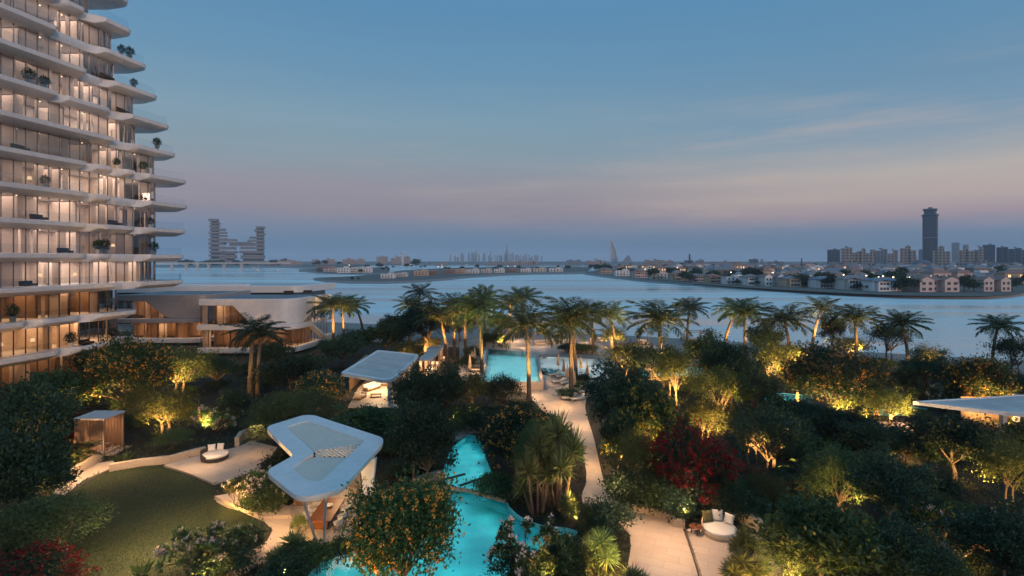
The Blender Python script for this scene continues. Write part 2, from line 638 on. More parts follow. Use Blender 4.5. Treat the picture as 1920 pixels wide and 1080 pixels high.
MT['leaf_yucca'] = leaf('yucca_leaves', (0.079, 0.123, 0.052), (0.175, 0.228, 0.088), .2)
MT['leaf_cover'] = leaf('ground_cover_leaves', (0.020, 0.042, 0.017), (0.059, 0.086, 0.030), .3)
MT['grass'] = leaf('grass_blades', (.028, .050, .011), (.060, .082, .021), .3)
MT['fl_orange'] = leaf('orange_petals', (0.676, 0.260, 0.039), (0.858, 0.442, 0.091), .3, hue=.004)
MT['fl_yellow'] = leaf('yellow_petals', (0.650, 0.468, 0.039), (0.806, 0.624, 0.091), .3, hue=.004)
MT['fl_pink'] = leaf('pink_white_petals', (0.550, 0.400, 0.360), (0.720, 0.600, 0.540), .3, hue=.004)
MT['fl_red'] = leaf('crimson_bracts', (.20, .005, .006), (.34, .014, .012), .3, hue=.004)
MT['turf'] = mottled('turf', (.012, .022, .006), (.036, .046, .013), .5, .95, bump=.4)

# ---------------------------------------------------------------- the setting: sea, ground, beach, paths, lawn, pools
def circle_pts(n, r):
    return [(r * math.sin(2 * math.pi * i / n), r * math.cos(2 * math.pi * i / n)) for i in range(n)]
SHORE = [(-1400, 566), (-300, 582), (200, 594), (560, 600), (690, 606), (1000, 619), (1165, 627), (1270, 633), (1400, 641), (1620, 658), (1800, 668), (1920, 676), (2150, 694), (2700, 730)]
EDGE = [(-1400, 588), (-300, 604), (200, 620), (560, 636), (690, 640), (860, 652), (1000, 668), (1165, 676), (1270, 682), (1400, 688), (1620, 694), (1800, 706), (1920, 716), (2150, 735), (2700, 770)]
zS = -.35
shore = poly(SHORE, zS)
RS = 15000
mb = MB()
front = [(x, y - 1.5) for x, y in shore]
# graded rings out to the horizon
rows = [[(x, y, zS) for x, y in front]]
for k in (60, 200, 600, 1800, 5000, RS):
    rows.append([((x * (1 + k / 200)), y + k, zS) for x, y in front])
mb.strip([r[::-1] for r in rows])
sea = mb.build('sea', MT['sea'])
tag(sea, kind='structure')

STREAM = smooth_poly(poly([(540, 1130), (600, 1060), (650, 1012), (705, 955), (760, 922), (838, 914), (947, 938), (958, 962), (1000, 990), (1084, 998), (1080, 1014), (1020, 1034), (962, 1060), (935, 1130)], -.2), 1)
UPPER = smooth_poly(poly([(826, 908), (836, 862), (852, 832), (884, 812), (905, 830), (913, 868), (944, 930), (880, 917)], 0), 1)
MAINP = poly([(917, 654), (1004, 661), (1012, 714), (907, 714)], 1.2)
MIRROR = smooth_poly(poly([(1008, 664), (1062, 664), (1128, 672), (1138, 690), (1118, 712), (1050, 706), (1016, 700)], 0), 1)
GLIMPSE = [smooth_poly(poly(q, 0), 1) for q in (
    [(1200, 690), (1330, 688), (1335, 706), (1205, 708)],
    [(1430, 734), (1525, 742), (1520, 760), (1430, 754)],
    [(1560, 758), (1740, 762), (1735, 781), (1560, 776)])]
HOLES = [STREAM, UPPER, MIRROR] + GLIMPSE
edge = poly(EDGE, 0)
outer = [(-160, -25), (160, -25)] + [(x, y + 1.5) for x, y in edge[::-1]]
def carved(outer, holes):
    """flat sheet with openings cut for the water, triangulated between the outlines"""
    pts, edges = [], []
    for l in [outer] + holes:
        b = len(pts)
        pts += [Vector(p) for p in l]
        edges += [(b + i, b + (i + 1) % len(l)) for i in range(len(l))]
    v, e_, f, _a, _b, _c = delaunay_2d_cdt(pts, edges, [], 0, 1e-4)
    mb = MB()
    keep = []
    for t in f:
        cx = sum(v[i].x for i in t) / len(t)
        cyy = sum(v[i].y for i in t) / len(t)
        if inside(cx, cyy, outer) and not any(inside(cx, cyy, h) for h in holes): keep.append(tuple(t))
    return mb.add([(p.x, p.y, 0) for p in v], keep)
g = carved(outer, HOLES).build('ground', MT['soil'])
tag(g, kind='structure')
# beach sheet slopes into the sea
mb = MB()
rows = []
for t in (0, .5, .85, 1.0):
    z = (.03, .02, -.12, -.55)[(0, .5, .85, 1.0).index(t)]
    rows.append([(e[0] * (1 - t) + s_[0] * t, e[1] * (1 - t) + (s_[1] + (1.2 if t == 1 else 0)) * t, z) for e, s_ in zip(poly(EDGE[:4] + EDGE[4:], 0), [shore[0], shore[1], shore[2], shore[3], shore[4], ((shore[4][0] + shore[5][0]) / 2, (shore[4][1] + shore[5][1]) / 2)] + shore[5:])])
mb.strip([r[::-1] for r in rows])
tag(mb.build('beach', MT['sand'], smooth=True), kind='structure')

KEEP = list(HOLES)                       # where no ground cover grows
def sheet(name, pts, z, mat, sm=0, thick=.12):
    pg = poly(pts, z)
    if sm: pg = smooth_poly(pg, sm)
    KEEP.append(pg)
    o = MB().prism(pg, z - thick, z, bottom=False).build(name, mat)
    return tag(o, kind='structure')
sheet('pool_deck', [(862, 640), (935, 630), (1020, 640), (1145, 655), (1160, 690), (1138, 690), (1128, 672), (1062, 663), (1006, 663), (1002, 700), (1050, 707), (1118, 713), (1140, 700), (1150, 715), (1100, 745), (1094, 775), (1040, 782), (1000, 752), (985, 735), (900, 735), (860, 712)], .045, MT['deckstone'])
sheet('path', [(1000, 742), (1094, 742), (1100, 780), (1112, 815), (1120, 850), (1131, 900), (1142, 932), (1190, 958), (1262, 974), (1284, 992), (1312, 1090), (1330, 1150), (1150, 1150), (1184, 1040), (1180, 990), (1110, 955), (1086, 938), (1102, 900), (1094, 850), (1076, 815), (1046, 786), (1010, 766)], .053, MT['paving'], 1)
sheet('terrace', [(1287, 992), (1330, 985), (1400, 996), (1450, 1018), (1470, 1080), (1440, 1150), (1337, 1150), (1317, 1090)], .12, MT['paving'])
sheet('path', [(860, 792), (905, 796), (912, 812), (880, 812), (850, 830), (836, 830), (845, 805)], .05, MT['sand'], 1)
sheet('terrace', [(408, 930), (476, 942), (545, 962), (590, 880), (640, 850), (702, 878), (706, 946), (655, 1004), (612, 1036), (560, 1058), (490, 1052), (455, 1078), (420, 1090), (440, 1052), (520, 1002), (488, 968), (404, 944)], .06, MT['paving'], 1)
sheet('path', [(402, 930), (460, 920), (545, 950), (545, 966), (490, 968)], .30, MT['paving'], 0, .4)
sheet('terrace', [(312, 870), (378, 852), (445, 838), (470, 826), (520, 838), (500, 870), (470, 886), (402, 908)], .07, MT['paving'])
sheet('path', [(98, 922), (128, 900), (184, 868), (222, 862), (222, 872), (160, 898), (112, 934)], .10, MT['paving'])
sheet('path', [(1560, 792), (1690, 790), (1740, 800), (1860, 812), (1880, 830), (1740, 820), (1580, 806)], .05, MT['paving'], 1)
sheet('path', [(1180, 652), (1400, 668), (1380, 690), (1330, 686), (1200, 688)], .05, MT['sand'], 1)
LAWN = poly([(120, 930), (215, 876), (318, 872), (402, 909), (400, 930), (480, 975), (440, 1010), (360, 1090), (330, 1150), (80, 1150)], 0)
KEEP.append(LAWN)
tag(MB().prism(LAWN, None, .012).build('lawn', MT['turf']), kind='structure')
# shallow step lines on the walk
KEEP.append(poly([(640, 660), (784, 662), (740, 760), (655, 765)], 0))
KEEP.append(poly([(790, 660), (840, 650), (845, 680), (800, 690)], 0))

def basin(pg, zw, depth, mat, wmat, name, lamp=None):
    n = len(pg)
    mb = MB()
    mb.prism(pg, None, zw - depth)
    area = sum(pg[i][0] * pg[(i + 1) % n][1] - pg[(i + 1) % n][0] * pg[i][1] for i in range(n))
    top, bot = [(x, y, .03) for x, y in pg], [(x, y, zw - depth) for x, y in pg]
    rows = [top + top[:1], bot + bot[:1]]
    mb.strip(rows if area > 0 else rows[::-1])
    b = mb.build('pool_basin', mat)
    tag(b, kind='structure')
    w = MB().prism(pg, None, zw).build('water', wmat)
    tag(w, kind='structure')
LAMPS = []
def lamp(name, kind, loc, e, col=(1, .60, .26), size=.1, target=None, angle=95, blend=.8, sizey=None):
    l = bpy.data.lights.new(name, kind)
    l.energy = e
    l.color = col
    if kind == 'SPOT':
        l.spot_size = R(angle)
        l.spot_blend = blend
        l.shadow_soft_size = size
    elif kind == 'AREA':
        l.size = size
        if sizey:
            l.shape = 'RECTANGLE'
            l.size_y = sizey
    else:
        l.shadow_soft_size = size
    o = bpy.data.objects.new(name, l)
    COL.objects.link(o)
    o.location = loc
    if target is not None:
        o.rotation_euler = (Vector(target) - Vector(loc)).to_track_quat('-Z', 'Y').to_euler()
    LAMPS.append(o)
    return o
basin(STREAM, -.28, .8, MT['tile'], MT['poolwater'], 'stream')
basin(UPPER, -.06, .6, MT['tile'], MT['poolwater'], 'stream')
basin(MIRROR, -.03, .3, MT['whitetile'], MT['calmwater'], 'pool')
for q in GLIMPSE:
    basin(q, -.05, .5, MT['tile'], MT['poolwater'], 'pool')
AQUA = (.45, 1.0, .95)
def light_pool(pg, z, step, e, size=1.0, col=AQUA):
    xs, ys = [p[0] for p in pg], [p[1] for p in pg]
    y = min(ys) + step * .4
    j = 0
    while y < max(ys):
        x = min(xs) + step * (.3 if j % 2 else .8)
        while x < max(xs):
            if inside(x, y, pg) and y > 24: lamp('underwater_lamp', 'AREA', (x, y, z), e * (rnd.uniform(.35, 1.9) if e < 12 else 1), col, size, (x, y, z - 1))
            x += step
        y += step
        j += 1
light_pool(STREAM, -.34, 1.7, 5.4, 1.5)
light_pool(UPPER, -.12, 1.5, 4.3, 1.3)
light_pool(GLIMPSE[0], -.11, 3.0, 14)
light_pool(GLIMPSE[1], -.11, 3.0, 32)
light_pool(GLIMPSE[2], -.11, 3.4, 32)
light_pool(MIRROR, -.04, 2.1, 8, 2.0, (1, .90, .84))
# weir between the two stream levels
mb = MB()
a, b_, c_ = P(822, 912), P(880, 920), P(948, 940)
mb.tube([a, b_, c_], .16, 6)
tag(mb.build('stream_weir', MT['wallstone'], smooth=True), 'low stone weir where the upper turquoise stream spills over', 'weir')
mb = MB()
for p_, q_ in (((826, 902), (872, 890)), ((862, 912), (908, 896))):
    u, w = P(*p_), P(*q_)
    mb.box((u + w) / 2 + Vector((0, 0, .06)), ((w - u).length, .22, .10), math.atan2((w - u).y, (w - u).x))
tag(mb.build('stepping_plank', MT['bronze']), 'pair of thin dark planks crossing the stream above the weir', 'footbridge')

# raised infinity pool
t = empty('infinity_pool', (0, 0, 0), 0, 'raised turquoise infinity pool with pale stone front wall and palms beside it', 'pool')
pin = MAINP
cx_ = sum(p[0] for p in pin) / 4
def grow(pg, d):
    c = Vector((sum(p[0] for p in pg) / len(pg), sum(p[1] for p in pg) / len(pg)))
    out = []
    for p in pg:
        v = Vector(p)
        out.append((v.x + math.copysign(d, v.x - c.x), v.y + math.copysign(d, v.y - c.y)))
    return out
wall_o = grow(pin, .5)
KEEP.append(wall_o)
MB().prism(wall_o, 0, 1.12, [pin], bottom=False).build('pool_wall', MT['stone'], t)
mb = MB().prism(pin, None, .25)
rows = [[(x, y, 1.12) for x, y in pin + pin[:1]], [(x, y, .25) for x, y in pin + pin[:1]]]
mb.strip(rows)
MB.build(mb, 'pool_floor', MT['paletile'], t)
MB().prism(grow(pin, .12), None, 1.18).build('pool_water', MT['calmwater'], t)
# white overflow edge along the left side
a, b_ = Vector(wall_o[0]), Vector(wall_o[3])
d = (b_ - a)
MB().box(((a.x + b_.x) / 2 - .1, (a.y + b_.y) / 2, 1.1), (.35, d.length * .8, .34), math.atan2(d.y, d.x) - R(90)).build('overflow_edge', MT['white'], t)
light_pool(pin, 1.1, 2.5, 17, 2.4, (.62, 1.0, 1.0))

# low walls
def low_wall(pts, h, label, th=.4, z0=0.0, mat='wallstone'):
    L, Rr = [], []
    ps = [Vector(P2(*p)) for p in pts]
    for i, p in enumerate(ps):
        d = (ps[min(i + 1, len(ps) - 1)] - ps[max(i - 1, 0)]).normalized()
        nrm = Vector((-d.y, d.x)) * th / 2
        L.append(tuple(p + nrm)); Rr.append(tuple(p - nrm))
    o = MB().prism(L + Rr[::-1], z0 - .1, z0 + h).build('garden_wall', MT[mat])
    tag(o, label, 'wall')
low_wall([(104, 914), (150, 886), (190, 862)], .75, 'beige planter wall behind the pale path left of the lawn')
low_wall([(205, 884), (262, 874), (318, 868), (352, 858), (385, 850)], .62, 'curved beige wall along the top edge of the dark lawn')
low_wall([(312, 874), (360, 890), (404, 908)], .18, 'low beige kerb between the lawn and the daybed terrace')
low_wall([(444, 838), (452, 826), (470, 818)], .9, 'short beige wall stub behind the daybed terrace')
low_wall([(1186, 958), (1252, 972), (1266, 988), (1284, 990)], .55, 'cranked beige wall edging the walk beside the round table')
low_wall([(1338, 962), (1376, 972), (1410, 988), (1436, 1004)], .8, 'beige wall behind the round cream daybed')
low_wall([(1215, 712), (1290, 710), (1345, 712)], .5, 'pale wall below the small pool under the palms')
low_wall([(182, 792), (220, 778), (262, 770)], .7, 'beige wall glimpsed behind the timber hut')
low_wall([(1060, 660), (1100, 662), (1135, 668), (1152, 676)], .35, 'pale curved kerb behind the white shallow pool', mat='stone')
low_wall([(778, 915), (806, 905), (832, 900)], .7, 'pale rock edge beside the stream below the dark trees', .7, 0, 'rock')
# step line and joint on the walks
mb = MB()
a, b_ = P(1284, 992, .2), P(1324, 1110, .2)
mb.box((a + b_) / 2, ((b_ - a).length, .12, .14), math.atan2((b_ - a).y, (b_ - a).x))
tag(mb.build('step_edge', MT['bronze']), 'thin dark step edge between the walk and the daybed terrace', 'step')
mb = MB()
a, b_ = P(1077, 832, .09), P(1117, 842, .09)
mb.box((a + b_) / 2, ((b_ - a).length, .35, .10), math.atan2((b_ - a).y, (b_ - a).x))
tag(mb.build('step_edge', MT['wallstone']), 'shallow pale step crossing the curved walk', 'step')

# ---------------------------------------------------------------- the residential tower
FH = 4.4
def s_of(px): return 65.4 - .057 * px
def Y_of(px): return 1000 * FH / s_of(px)
FA, FB = Vector((-64.6, Y_of(0))), Vector((-59.3, Y_of(340)))
def xf(y): return FA.x + (FB.x - FA.x) * (y - FA.y) / (FB.y - FA.y)
Y0 = 46.0
GLASS_END = {-4: 228, -3: 240, -2: 240, -1: 310, 0: 310, 1: 310, 2: 310, 3: 307, 4: 272, 5: 269, 6: 233, 7: 229, 8: 188, 9: 184, 10: 150, 11: 140}
TIP = {-3: 247, -2: 247, -1: 336, 0: 337, 1: 339, 2: 342, 3: 341, 4: 324, 5: 307, 6: 287, 7: 267, 8: 236, 9: 229, 10: 195, 11: 180, 12: 170}
BUMPS = {12: [(-300, 40), (90, 999)], 11: [(-300, 60), (80, 999)], 10: [(-300, 30), (70, 100), (110, 999)],
         9: [(-300, 60), (75, 110), (125, 999)], 8: [(-300, 97), (88, 150), (160, 999)], 7: [(-300, 97), (166, 999)], 6: [(-300, 150), (188, 999)],
         5: [(-300, 96), (92, 200), (212, 999)], 4: [(-300, 202), (230, 999)], 3: [(-300, 150), (152, 200), (204, 243), (248, 999)],
         2: [(-300, 150), (152, 200), (250, 999)], 1: [(-300, 150), (150, 245), (250, 999)], 0: [(-300, 150), (150, 200), (250, 999)],
         -1: [(-300, 200), (235, 999)], -2: [(-300, 38), (45, 140), (152, 999)], -3: [(-300, 98), (112, 999)]}
tower = empty('residential_tower', (-64, 67, 0), 0, 'tall curving residential tower with stacked white balcony slabs and warm lit glass', 'tower')
def local(mb):
    mb.v = [(x + 64, y - 67, z) for x, y, z in mb.v]
    return mb
def slab_z(k): return CH + (k + .2) * FH
def overhang(k, y, rr):
    o = .45
    for i, (a, b) in enumerate(BUMPS[k]):
        ya = Y_of(a) if a > -200 else Y0 - 20
        yb = Y_of(b) if b < 900 else 200
        w = 1.15
        amp = rr[i % len(rr)]
        t = min(max((y - ya) / w, 0), 1) * min(max((yb - y) / w, 0), 1)
        o = max(o, .45 + (amp - .45) * t)
    return o
def plan(k, off=None, y_end=None, rad=2.6, back=22):
    """outer line of storey k: along the facade, round the far corner, then away to the left"""
    pts = []
    for i in range(84):
        y = Y0 + (y_end - rad - Y0) * i / 84
        pts.append((xf(y) + off(y), y))
    x0 = xf(y_end - rad) + off(y_end - rad)
    for i in range(9):
        a = R(90 * i / 8)
        pts.append((x0 - rad * 1.25 + rad * 1.25 * math.cos(a), y_end - rad + rad * math.sin(a)))
    pts.append((x0 - back * .5, y_end))
    pts.append((x0 - back, y_end))
    return pts
def glass_end_y(k): return Y_of(GLASS_END[k])
rt = random.Random(3)
for k in range(-4, 12):
    z = slab_z(k)
    ye = glass_end_y(k)
    if k > -4:
        amps = [rt.uniform(2.0, 2.4), rt.uniform(1.5, 1.9), rt.uniform(1.9, 2.2), 1.9]
        # the far tip of the slab overshoots the glass by the photographed amount
        y_tip = Y_of(TIP[k]) + .6
        offf = lambda y, k=k, amps=amps: overhang(k, y, amps)
        outer_ = plan(k, offf, y_tip, 2.4, 24)
        n = len(outer_)
        # smoothed inner line so deep insets never cross themselves
        base_l = plan(k, lambda y: -.2, y_tip - 1.6, 2.4, 24)
        def blend(d, f):
            return [(p[0] + (u[0] - p[0]) * f, p[1] + (u[1] - p[1]) * f) for p, u in zip(outer_, base_l)]
        prof = [(blend(0, 1.0), z - .005), (blend(0, .08), z), (outer_, z - .08), (blend(0, .05), z - .60), (blend(0, .48), z - 1.16), (blend(0, 1.0), z - 1.18)]
        mb = MB()
        mb.strip([[(x, y, zz) for x, y in l] for l, zz in prof])
        # floor plate behind the facade (top and ceiling faces)
        back = [(x - 14, y) for x, y in base_l]
        mb.strip([[(x, y, z - 1.18) for x, y in base_l], [(max(x - 12, -95), y, z - 1.18) for x, y in base_l]])
        mb.strip([[(max(x - 12, -95), y, z - .01) for x, y in base_l], [(x, y, z - .01) for x, y in base_l]])
        sl_ = local(mb).build('floor_slab', MT['slab'], tower, smooth=True)
        # glass railing on the balconies
        mb = MB()
        run = []
        for i, p in enumerate(outer_[:-5]):
            wide = (p[0] - xf(min(p[1], 200)) > 1.2) or p[1] > Y_of(TIP[k]) - 2.6
            q = blend(0, .10)[i]
            if wide: run.append(q)
            if (not wide or i == n - 6) and len(run) > 2:
                mb.strip([[(x, y, z) for x, y in run], [(x, y, z + 1.15) for x, y in run]])
                for a, b in zip(run[:-1], run[1:]):
                    pass
                run = []
            elif not wide: run = []
        if mb.v: local(mb).build('balcony_railing', MT['rail'], sl_)
    # glazing, mullions, rooms behind
    z1 = slab_z(k + 1) - 1.18
    gl = plan(k, lambda y: 0.0, ye, 2.4, 22)
    mb = MB()
    mb.strip([[(x, y, z + .02) for x, y in gl], [(x, y, z1) for x, y in gl]])
    gz = local(mb).build('glazing', MT['glass'], tower)
    mb = MB()
    acc, last = 0, None
    mull = []
    for a, b in zip(gl[:-1], gl[1:]):
        a, b = Vector(a), Vector(b)
        L = (b - a).length
        d = 1.45 - acc
        while d < L:
            p = a + (b - a) * (d / L)
            mull.append((p, math.atan2((b - a).y, (b - a).x)))
            d += 1.45
        acc = (acc + L) % 1.45 if d - 1.45 <= L else acc + L
        acc = L - (d - 1.45)
    for p, a in mull:
        mb.box((p.x, p.y, (z + z1) / 2), (.07, .16, z1 - z), a)
    if mull: local(mb).build('window_frame', MT['mullion' if k >= -1 else 'bronze'], gz)
    warm = k < -1
    # back wall and partitions
    depth = 5.0
    mb = MB()
    bw = [(xf(y) - depth, y) for y in np.arange(Y0, ye - 2.6, 3.0)] + [(xf(ye - 2.6) - depth, ye - 2.6)]
    mb.strip([[(x, y, z) for x, y in bw], [(x, y, z1) for x, y in bw]])
    y = Y0 + rt.uniform(2, 5)
    while y < ye - 3:
        mb.box((xf(y) - 2.9, y, (z + z1) / 2), (4.2, .2, z1 - z - .02))
        y += rt.choice((4.35, 5.8, 7.25, 8.7))
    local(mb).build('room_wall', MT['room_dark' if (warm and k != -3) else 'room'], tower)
    mb = MB()
    y = Y0
    while y < ye - 1.5:
        w = rt.choice((.5, .8, 1.2, 2.4))
        if rt.random() < (.88 if not warm else .4):
            n_ = max(int(w / .12), 3)
            ya, yb = y, min(y + w, ye - 2.4)
            pts = [(xf(ya + (yb - ya) * i / n_) - .45 + .06 * (-1) ** i, ya + (yb - ya) * i / n_) for i in range(n_ + 1)]
            if yb > ya: mb.strip([[(x, q, z + .05) for x, q in pts], [(x, q, z1) for x, q in pts]])
        y += w + rt.choice((.3, .6, 1.4, 2.6))
    local(mb).build('curtain', MT['curtain'], tower)
    # ceiling lamps (they also light the room)
    mb = MB()
    for y in np.arange(Y0 + 1, ye - 3, 2.9):
        mb.lathe((xf(y) - 1.2, y, z1 - .03), [(.055, 0), (.055, .02)], 8)
    local(mb).build('ceiling_lamp', MT['lamp'], tower)
    nseg = 4
    for i in range(nseg):
        ya = Y0 + 8 + (ye - 2.5 - Y0 - 8) * (i + .5) / nseg
        if k < 0: e = rt.uniform(150, 380)
        else: e = rt.uniform(150, 440) * (1.05 - .035 * k)
        if rt.random() < .26 and k >= 0: e *= .16
        if k == -1 and i == 2: e = 420
        if k in (0, 1) and i == 1: e *= 1.5
        lamp('ceiling_light', 'AREA', (xf(ya) - 2.4, ya, z1 - .12), e * (1.25 if i == 3 else 1), (1, .56, .27) if k < -1 else (1, .77, .63), 3.0, (xf(ya) - 2.4, ya, 0), sizey=(ye - Y0) / nseg * .8)
    # lampshades glowing in some rooms
    if k in (-3, -2, -1, 0, 2, 4):
        mb = MB()
        for _ in range(2):
            y = rt.uniform(62, ye - 5)
            mb.lathe((xf(y) - 1.7, y, z + 1.2), [(.28, 0), (.2, .42)], 12)
        local(mb).build('lampshade', MT['shade'], tower)
local(MB().prism([(-100, Y0), (-66.5, Y0), (xf(80) - 5, 80), (-100, 80)], slab_z(12), slab_z(12) + 1.0)).build('roof', MT['slab'], tower)
local(MB().prism([(-100, Y0 + .5), (xf(Y0) - 5.3, Y0 + .5), (xf(74) - 5.3, 74), (-100, 74)], 0, slab_z(12) - .7)).build('core_wall', MT['room_dark'], tower)


# ---------------------------------------------------------------- the garden villas
def path_line(pts, r, step=.35):
    """open polyline with rounded corners, resampled; returns points and running length"""
    out = [Vector(pts[0])]
    for i in range(1, len(pts) - 1):
        a, b, c = Vector(pts[i - 1]), Vector(pts[i]), Vector(pts[i + 1])
        u, w = (a - b).normalized(), (c - b).normalized()
        p, q = b + u * r, b + w * r
        for j in range(9):
            t = j / 8
            out.append(p * (1 - t) ** 2 + b * 2 * t * (1 - t) + q * t * t)
    out.append(Vector(pts[-1]))
    res, L = [out[0]], [0.0]
    for a, b in zip(out[:-1], out[1:]):
        n = max(int((b - a).length / step), 1)
        for j in range(1, n + 1):
            res.append(a + (b - a) * j / n)
            L.append(L[-1] + (b - a).length / n)
    return res, L
def off_line(ps, d):
    out = []
    for i, p in enumerate(ps):
        t = (ps[min(i + 1, len(ps) - 1)] - ps[max(i - 1, 0)]).normalized()
        out.append(p + Vector((t.y, -t.x)) * d)
    return out
def interp(v, keys):
    if v <= keys[0][0]: return keys[0][1]
    for (a, x), (b, y) in zip(keys[:-1], keys[1:]):
        if v <= b: return x + (y - x) * (v - a) / (b - a)
    return keys[-1][1]
def band(ps, L, lo, hi, out, th, bulge=.0):
    """a shell that follows the line: lo and hi are heights by running length; rounded lips"""
    mb = MB()
    o0, o1, o2 = off_line(ps, out - th), off_line(ps, out), off_line(ps, out - .12)
    zl = [interp(l, lo) for l in L]
    zh = [interp(l, hi) for l in L]
    rows = [[(p.x, p.y, z) for p, z in zip(o0, zl)],
            [(p.x, p.y, z) for p, z in zip(o2, zl)],
            [(p.x, p.y, z + .12) for p, z in zip(o1, zl)],
            [(p.x, p.y, z - .15) for p, z in zip(o1, zh)],
            [(p.x, p.y, z) for p, z in zip(o2, zh)],
            [(p.x, p.y, z) for p, z in zip(o0, zh)],
            [(p.x, p.y, z) for p, z in zip(o0, zl)]]
    mb.strip(rows)
    for e in (0, -1):
        vs = [rows[k][e] for k in range(6)]
        mb.add(vs, [tuple(range(6)) if e == 0 else tuple(range(6))[::-1]])
    return mb
def villa(label, pts, r, ztop, zmid, z0, upper_lo, ramp_lo=None, ramp_hi=None, roof_mat='flat_roof', e=190, room='room', seed=0, skin='villa_white'):
    rv = random.Random(seed)
    t = empty('garden_villa', (pts[1][0], pts[1][1], 0), 0, label, 'villa')
    loc = lambda mb: (setattr(mb, 'v', [(x - pts[1][0], y - pts[1][1], z) for x, y, z in mb.v]), mb)[1]
    ps, L = path_line(pts, r)
    T = L[-1]
    back = [Vector(pts[-1]), Vector(pts[0])]
    corner = Vector((pts[0][0], pts[-1][1]))
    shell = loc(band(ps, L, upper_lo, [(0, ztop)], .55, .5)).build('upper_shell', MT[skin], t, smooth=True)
    ringpoly = [tuple(p) for p in off_line(ps, .06)] + [tuple(corner)]
    loc(MB().prism(ringpoly, ztop - .75, ztop - .22)).build('roof', MT[roof_mat], t)
    loc(MB().prism([tuple(p) for p in off_line(ps, .04)] + [tuple(corner)], zmid - .7, zmid - .3)).build('floor_slab', MT['villa_white'], t)
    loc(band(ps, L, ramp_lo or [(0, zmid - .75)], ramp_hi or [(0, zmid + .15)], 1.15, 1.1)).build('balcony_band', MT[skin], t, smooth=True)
    loc(band(ps, L, [(0, z0)], [(0, z0 + 1.0)], 1.0, .9)).build('base_band', MT['villa_white'], t, smooth=True)
    loc(MB().prism([tuple(p) for p in off_line(ps, .1)] + [tuple(corner)], z0, z0 + .35)).build('terrace_floor', MT['paving'], t)
    for za, zb in ((zmid - .25, ztop - .8), (z0 + .36, zmid - .72)):
        gl = off_line(ps, -.15)
        mb = MB().strip([[(p.x, p.y, za) for p in gl], [(p.x, p.y, zb) for p in gl]])
        gz = loc(mb).build('glazing', MT['glass'], t)
        mb = MB()
        nx = 0
        for p, q, l in zip(gl[:-1], gl[1:], L):
            if l >= nx:
                mb.box((p.x, p.y, (za + zb) / 2), (.07, .12, zb - za), math.atan2((q - p).y, (q - p).x))
                nx = l + 1.25
        loc(mb).build('window_frame', MT['bronze'], gz)
        inn = off_line(ps, -4.2)
        rw = path_line([(pts[0][0], pts[0][1] + 4.6), (pts[1][0] - 4.6, pts[1][1] + 4.6), (pts[2][0] - 4.6, pts[2][1])], 1.5)[0]
        mb = MB().strip([[(p.x, p.y, za) for p in rw], [(p.x, p.y, zb) for p in rw]])
        for f in (.3, .62):
            c = Vector(pts[0]) + (Vector(pts[1]) - Vector(pts[0])) * f
            mb.box((c.x, c.y + 2.6, (za + zb) / 2), (.2, 3.6, zb - za - .02))
        c = Vector(pts[1]) + (Vector(pts[2]) - Vector(pts[1])) * .6
        mb.box((c.x - 2.6, c.y, (za + zb) / 2), (3.6, .2, zb - za - .02))
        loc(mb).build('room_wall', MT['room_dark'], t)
        mb = MB()
        for i in range(0, len(ps) - 8, 8):
            if rv.random() < .4:
                q = off_line(ps, -.55)[i:i + rv.choice((4, 6))]
                mb.strip([[(p.x + .05 * (-1) ** j, p.y, za + .04) for j, p in enumerate(q)], [(p.x + .05 * (-1) ** j, p.y, zb) for j, p in enumerate(q)]])
        if mb.v: loc(mb).build('curtain', MT['curtain'], t)
        # a sofa and a table against the light
        mb = MB()
        for f in (.16, .5, .8):
            c = Vector(pts[0]) + (Vector(pts[1]) - Vector(pts[0])) * f
            mb.box((c.x, c.y + 1.6, za + .3), (2.0, .9, .5)).box((c.x, c.y + 2.0, za + .65), (2.0, .2, .4))
        loc(mb).build('sofa', MT['rattan'], t)
        for f, m_ in ((.18, 1), (.47, .8), (.8, 1)):
            c = Vector(pts[0]) + (Vector(pts[1]) - Vector(pts[0])) * f
            lamp('ceiling_light', 'AREA', (c.x, c.y + 2.2, zb - .12), e * m_ * rv.uniform(.7, 1.2), (1, .56, .26), 2.4, (c.x, c.y + 2.2, 0), sizey=2)
        for f in (.3, .75):
            c = Vector(pts[1]) + (Vector(pts[2]) - Vector(pts[1])) * f
            lamp('ceiling_light', 'AREA', (c.x - 2.2, c.y, zb - .12), e * rv.uniform(.8, 1.3), (1, .60, .30), 2.4, (c.x - 2.2, c.y, 0), sizey=2)
    return t
ZT = 10.6
villa('white two storey villa with a rounded corner, dark sofas on its flat roof', [(-59, 101), (-41.8, 101), (-40.2, 117)], 3.4, ZT, 5.6, .4,
      [(0, ZT - 1.25), (6.4, ZT - 1.35), (9.6, 6.0), (10.4, 5.75), (19.6, 5.75), (20.6, 6.1), (28, ZT - 1.3), (40, ZT - 1.25)],
      [(0, 4.75), (20.5, 4.75), (22.5, 4.5), (29.0, 1.0), (40, .9)], [(0, 5.75), (20, 5.75), (22.0, 5.6), (28.6, 2.0), (40, 1.9)], seed=1)
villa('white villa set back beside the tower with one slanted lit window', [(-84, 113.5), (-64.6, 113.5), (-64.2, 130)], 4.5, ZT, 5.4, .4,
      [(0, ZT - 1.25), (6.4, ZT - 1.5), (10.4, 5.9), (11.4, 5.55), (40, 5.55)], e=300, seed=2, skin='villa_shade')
t = empty('garden_villa', (-80, 150, 0), 0, 'far white villa seen as a long flat roof behind the other villas', 'villa')
ps, L = path_line([(-112, 147), (-58.5, 147), (-56, 168)], 4)
mb = band(ps, L, [(0, 8.9)], [(0, ZT + .2)], .5, 3)
mb.v = [(x + 80, y - 150, z) for x, y, z in mb.v]
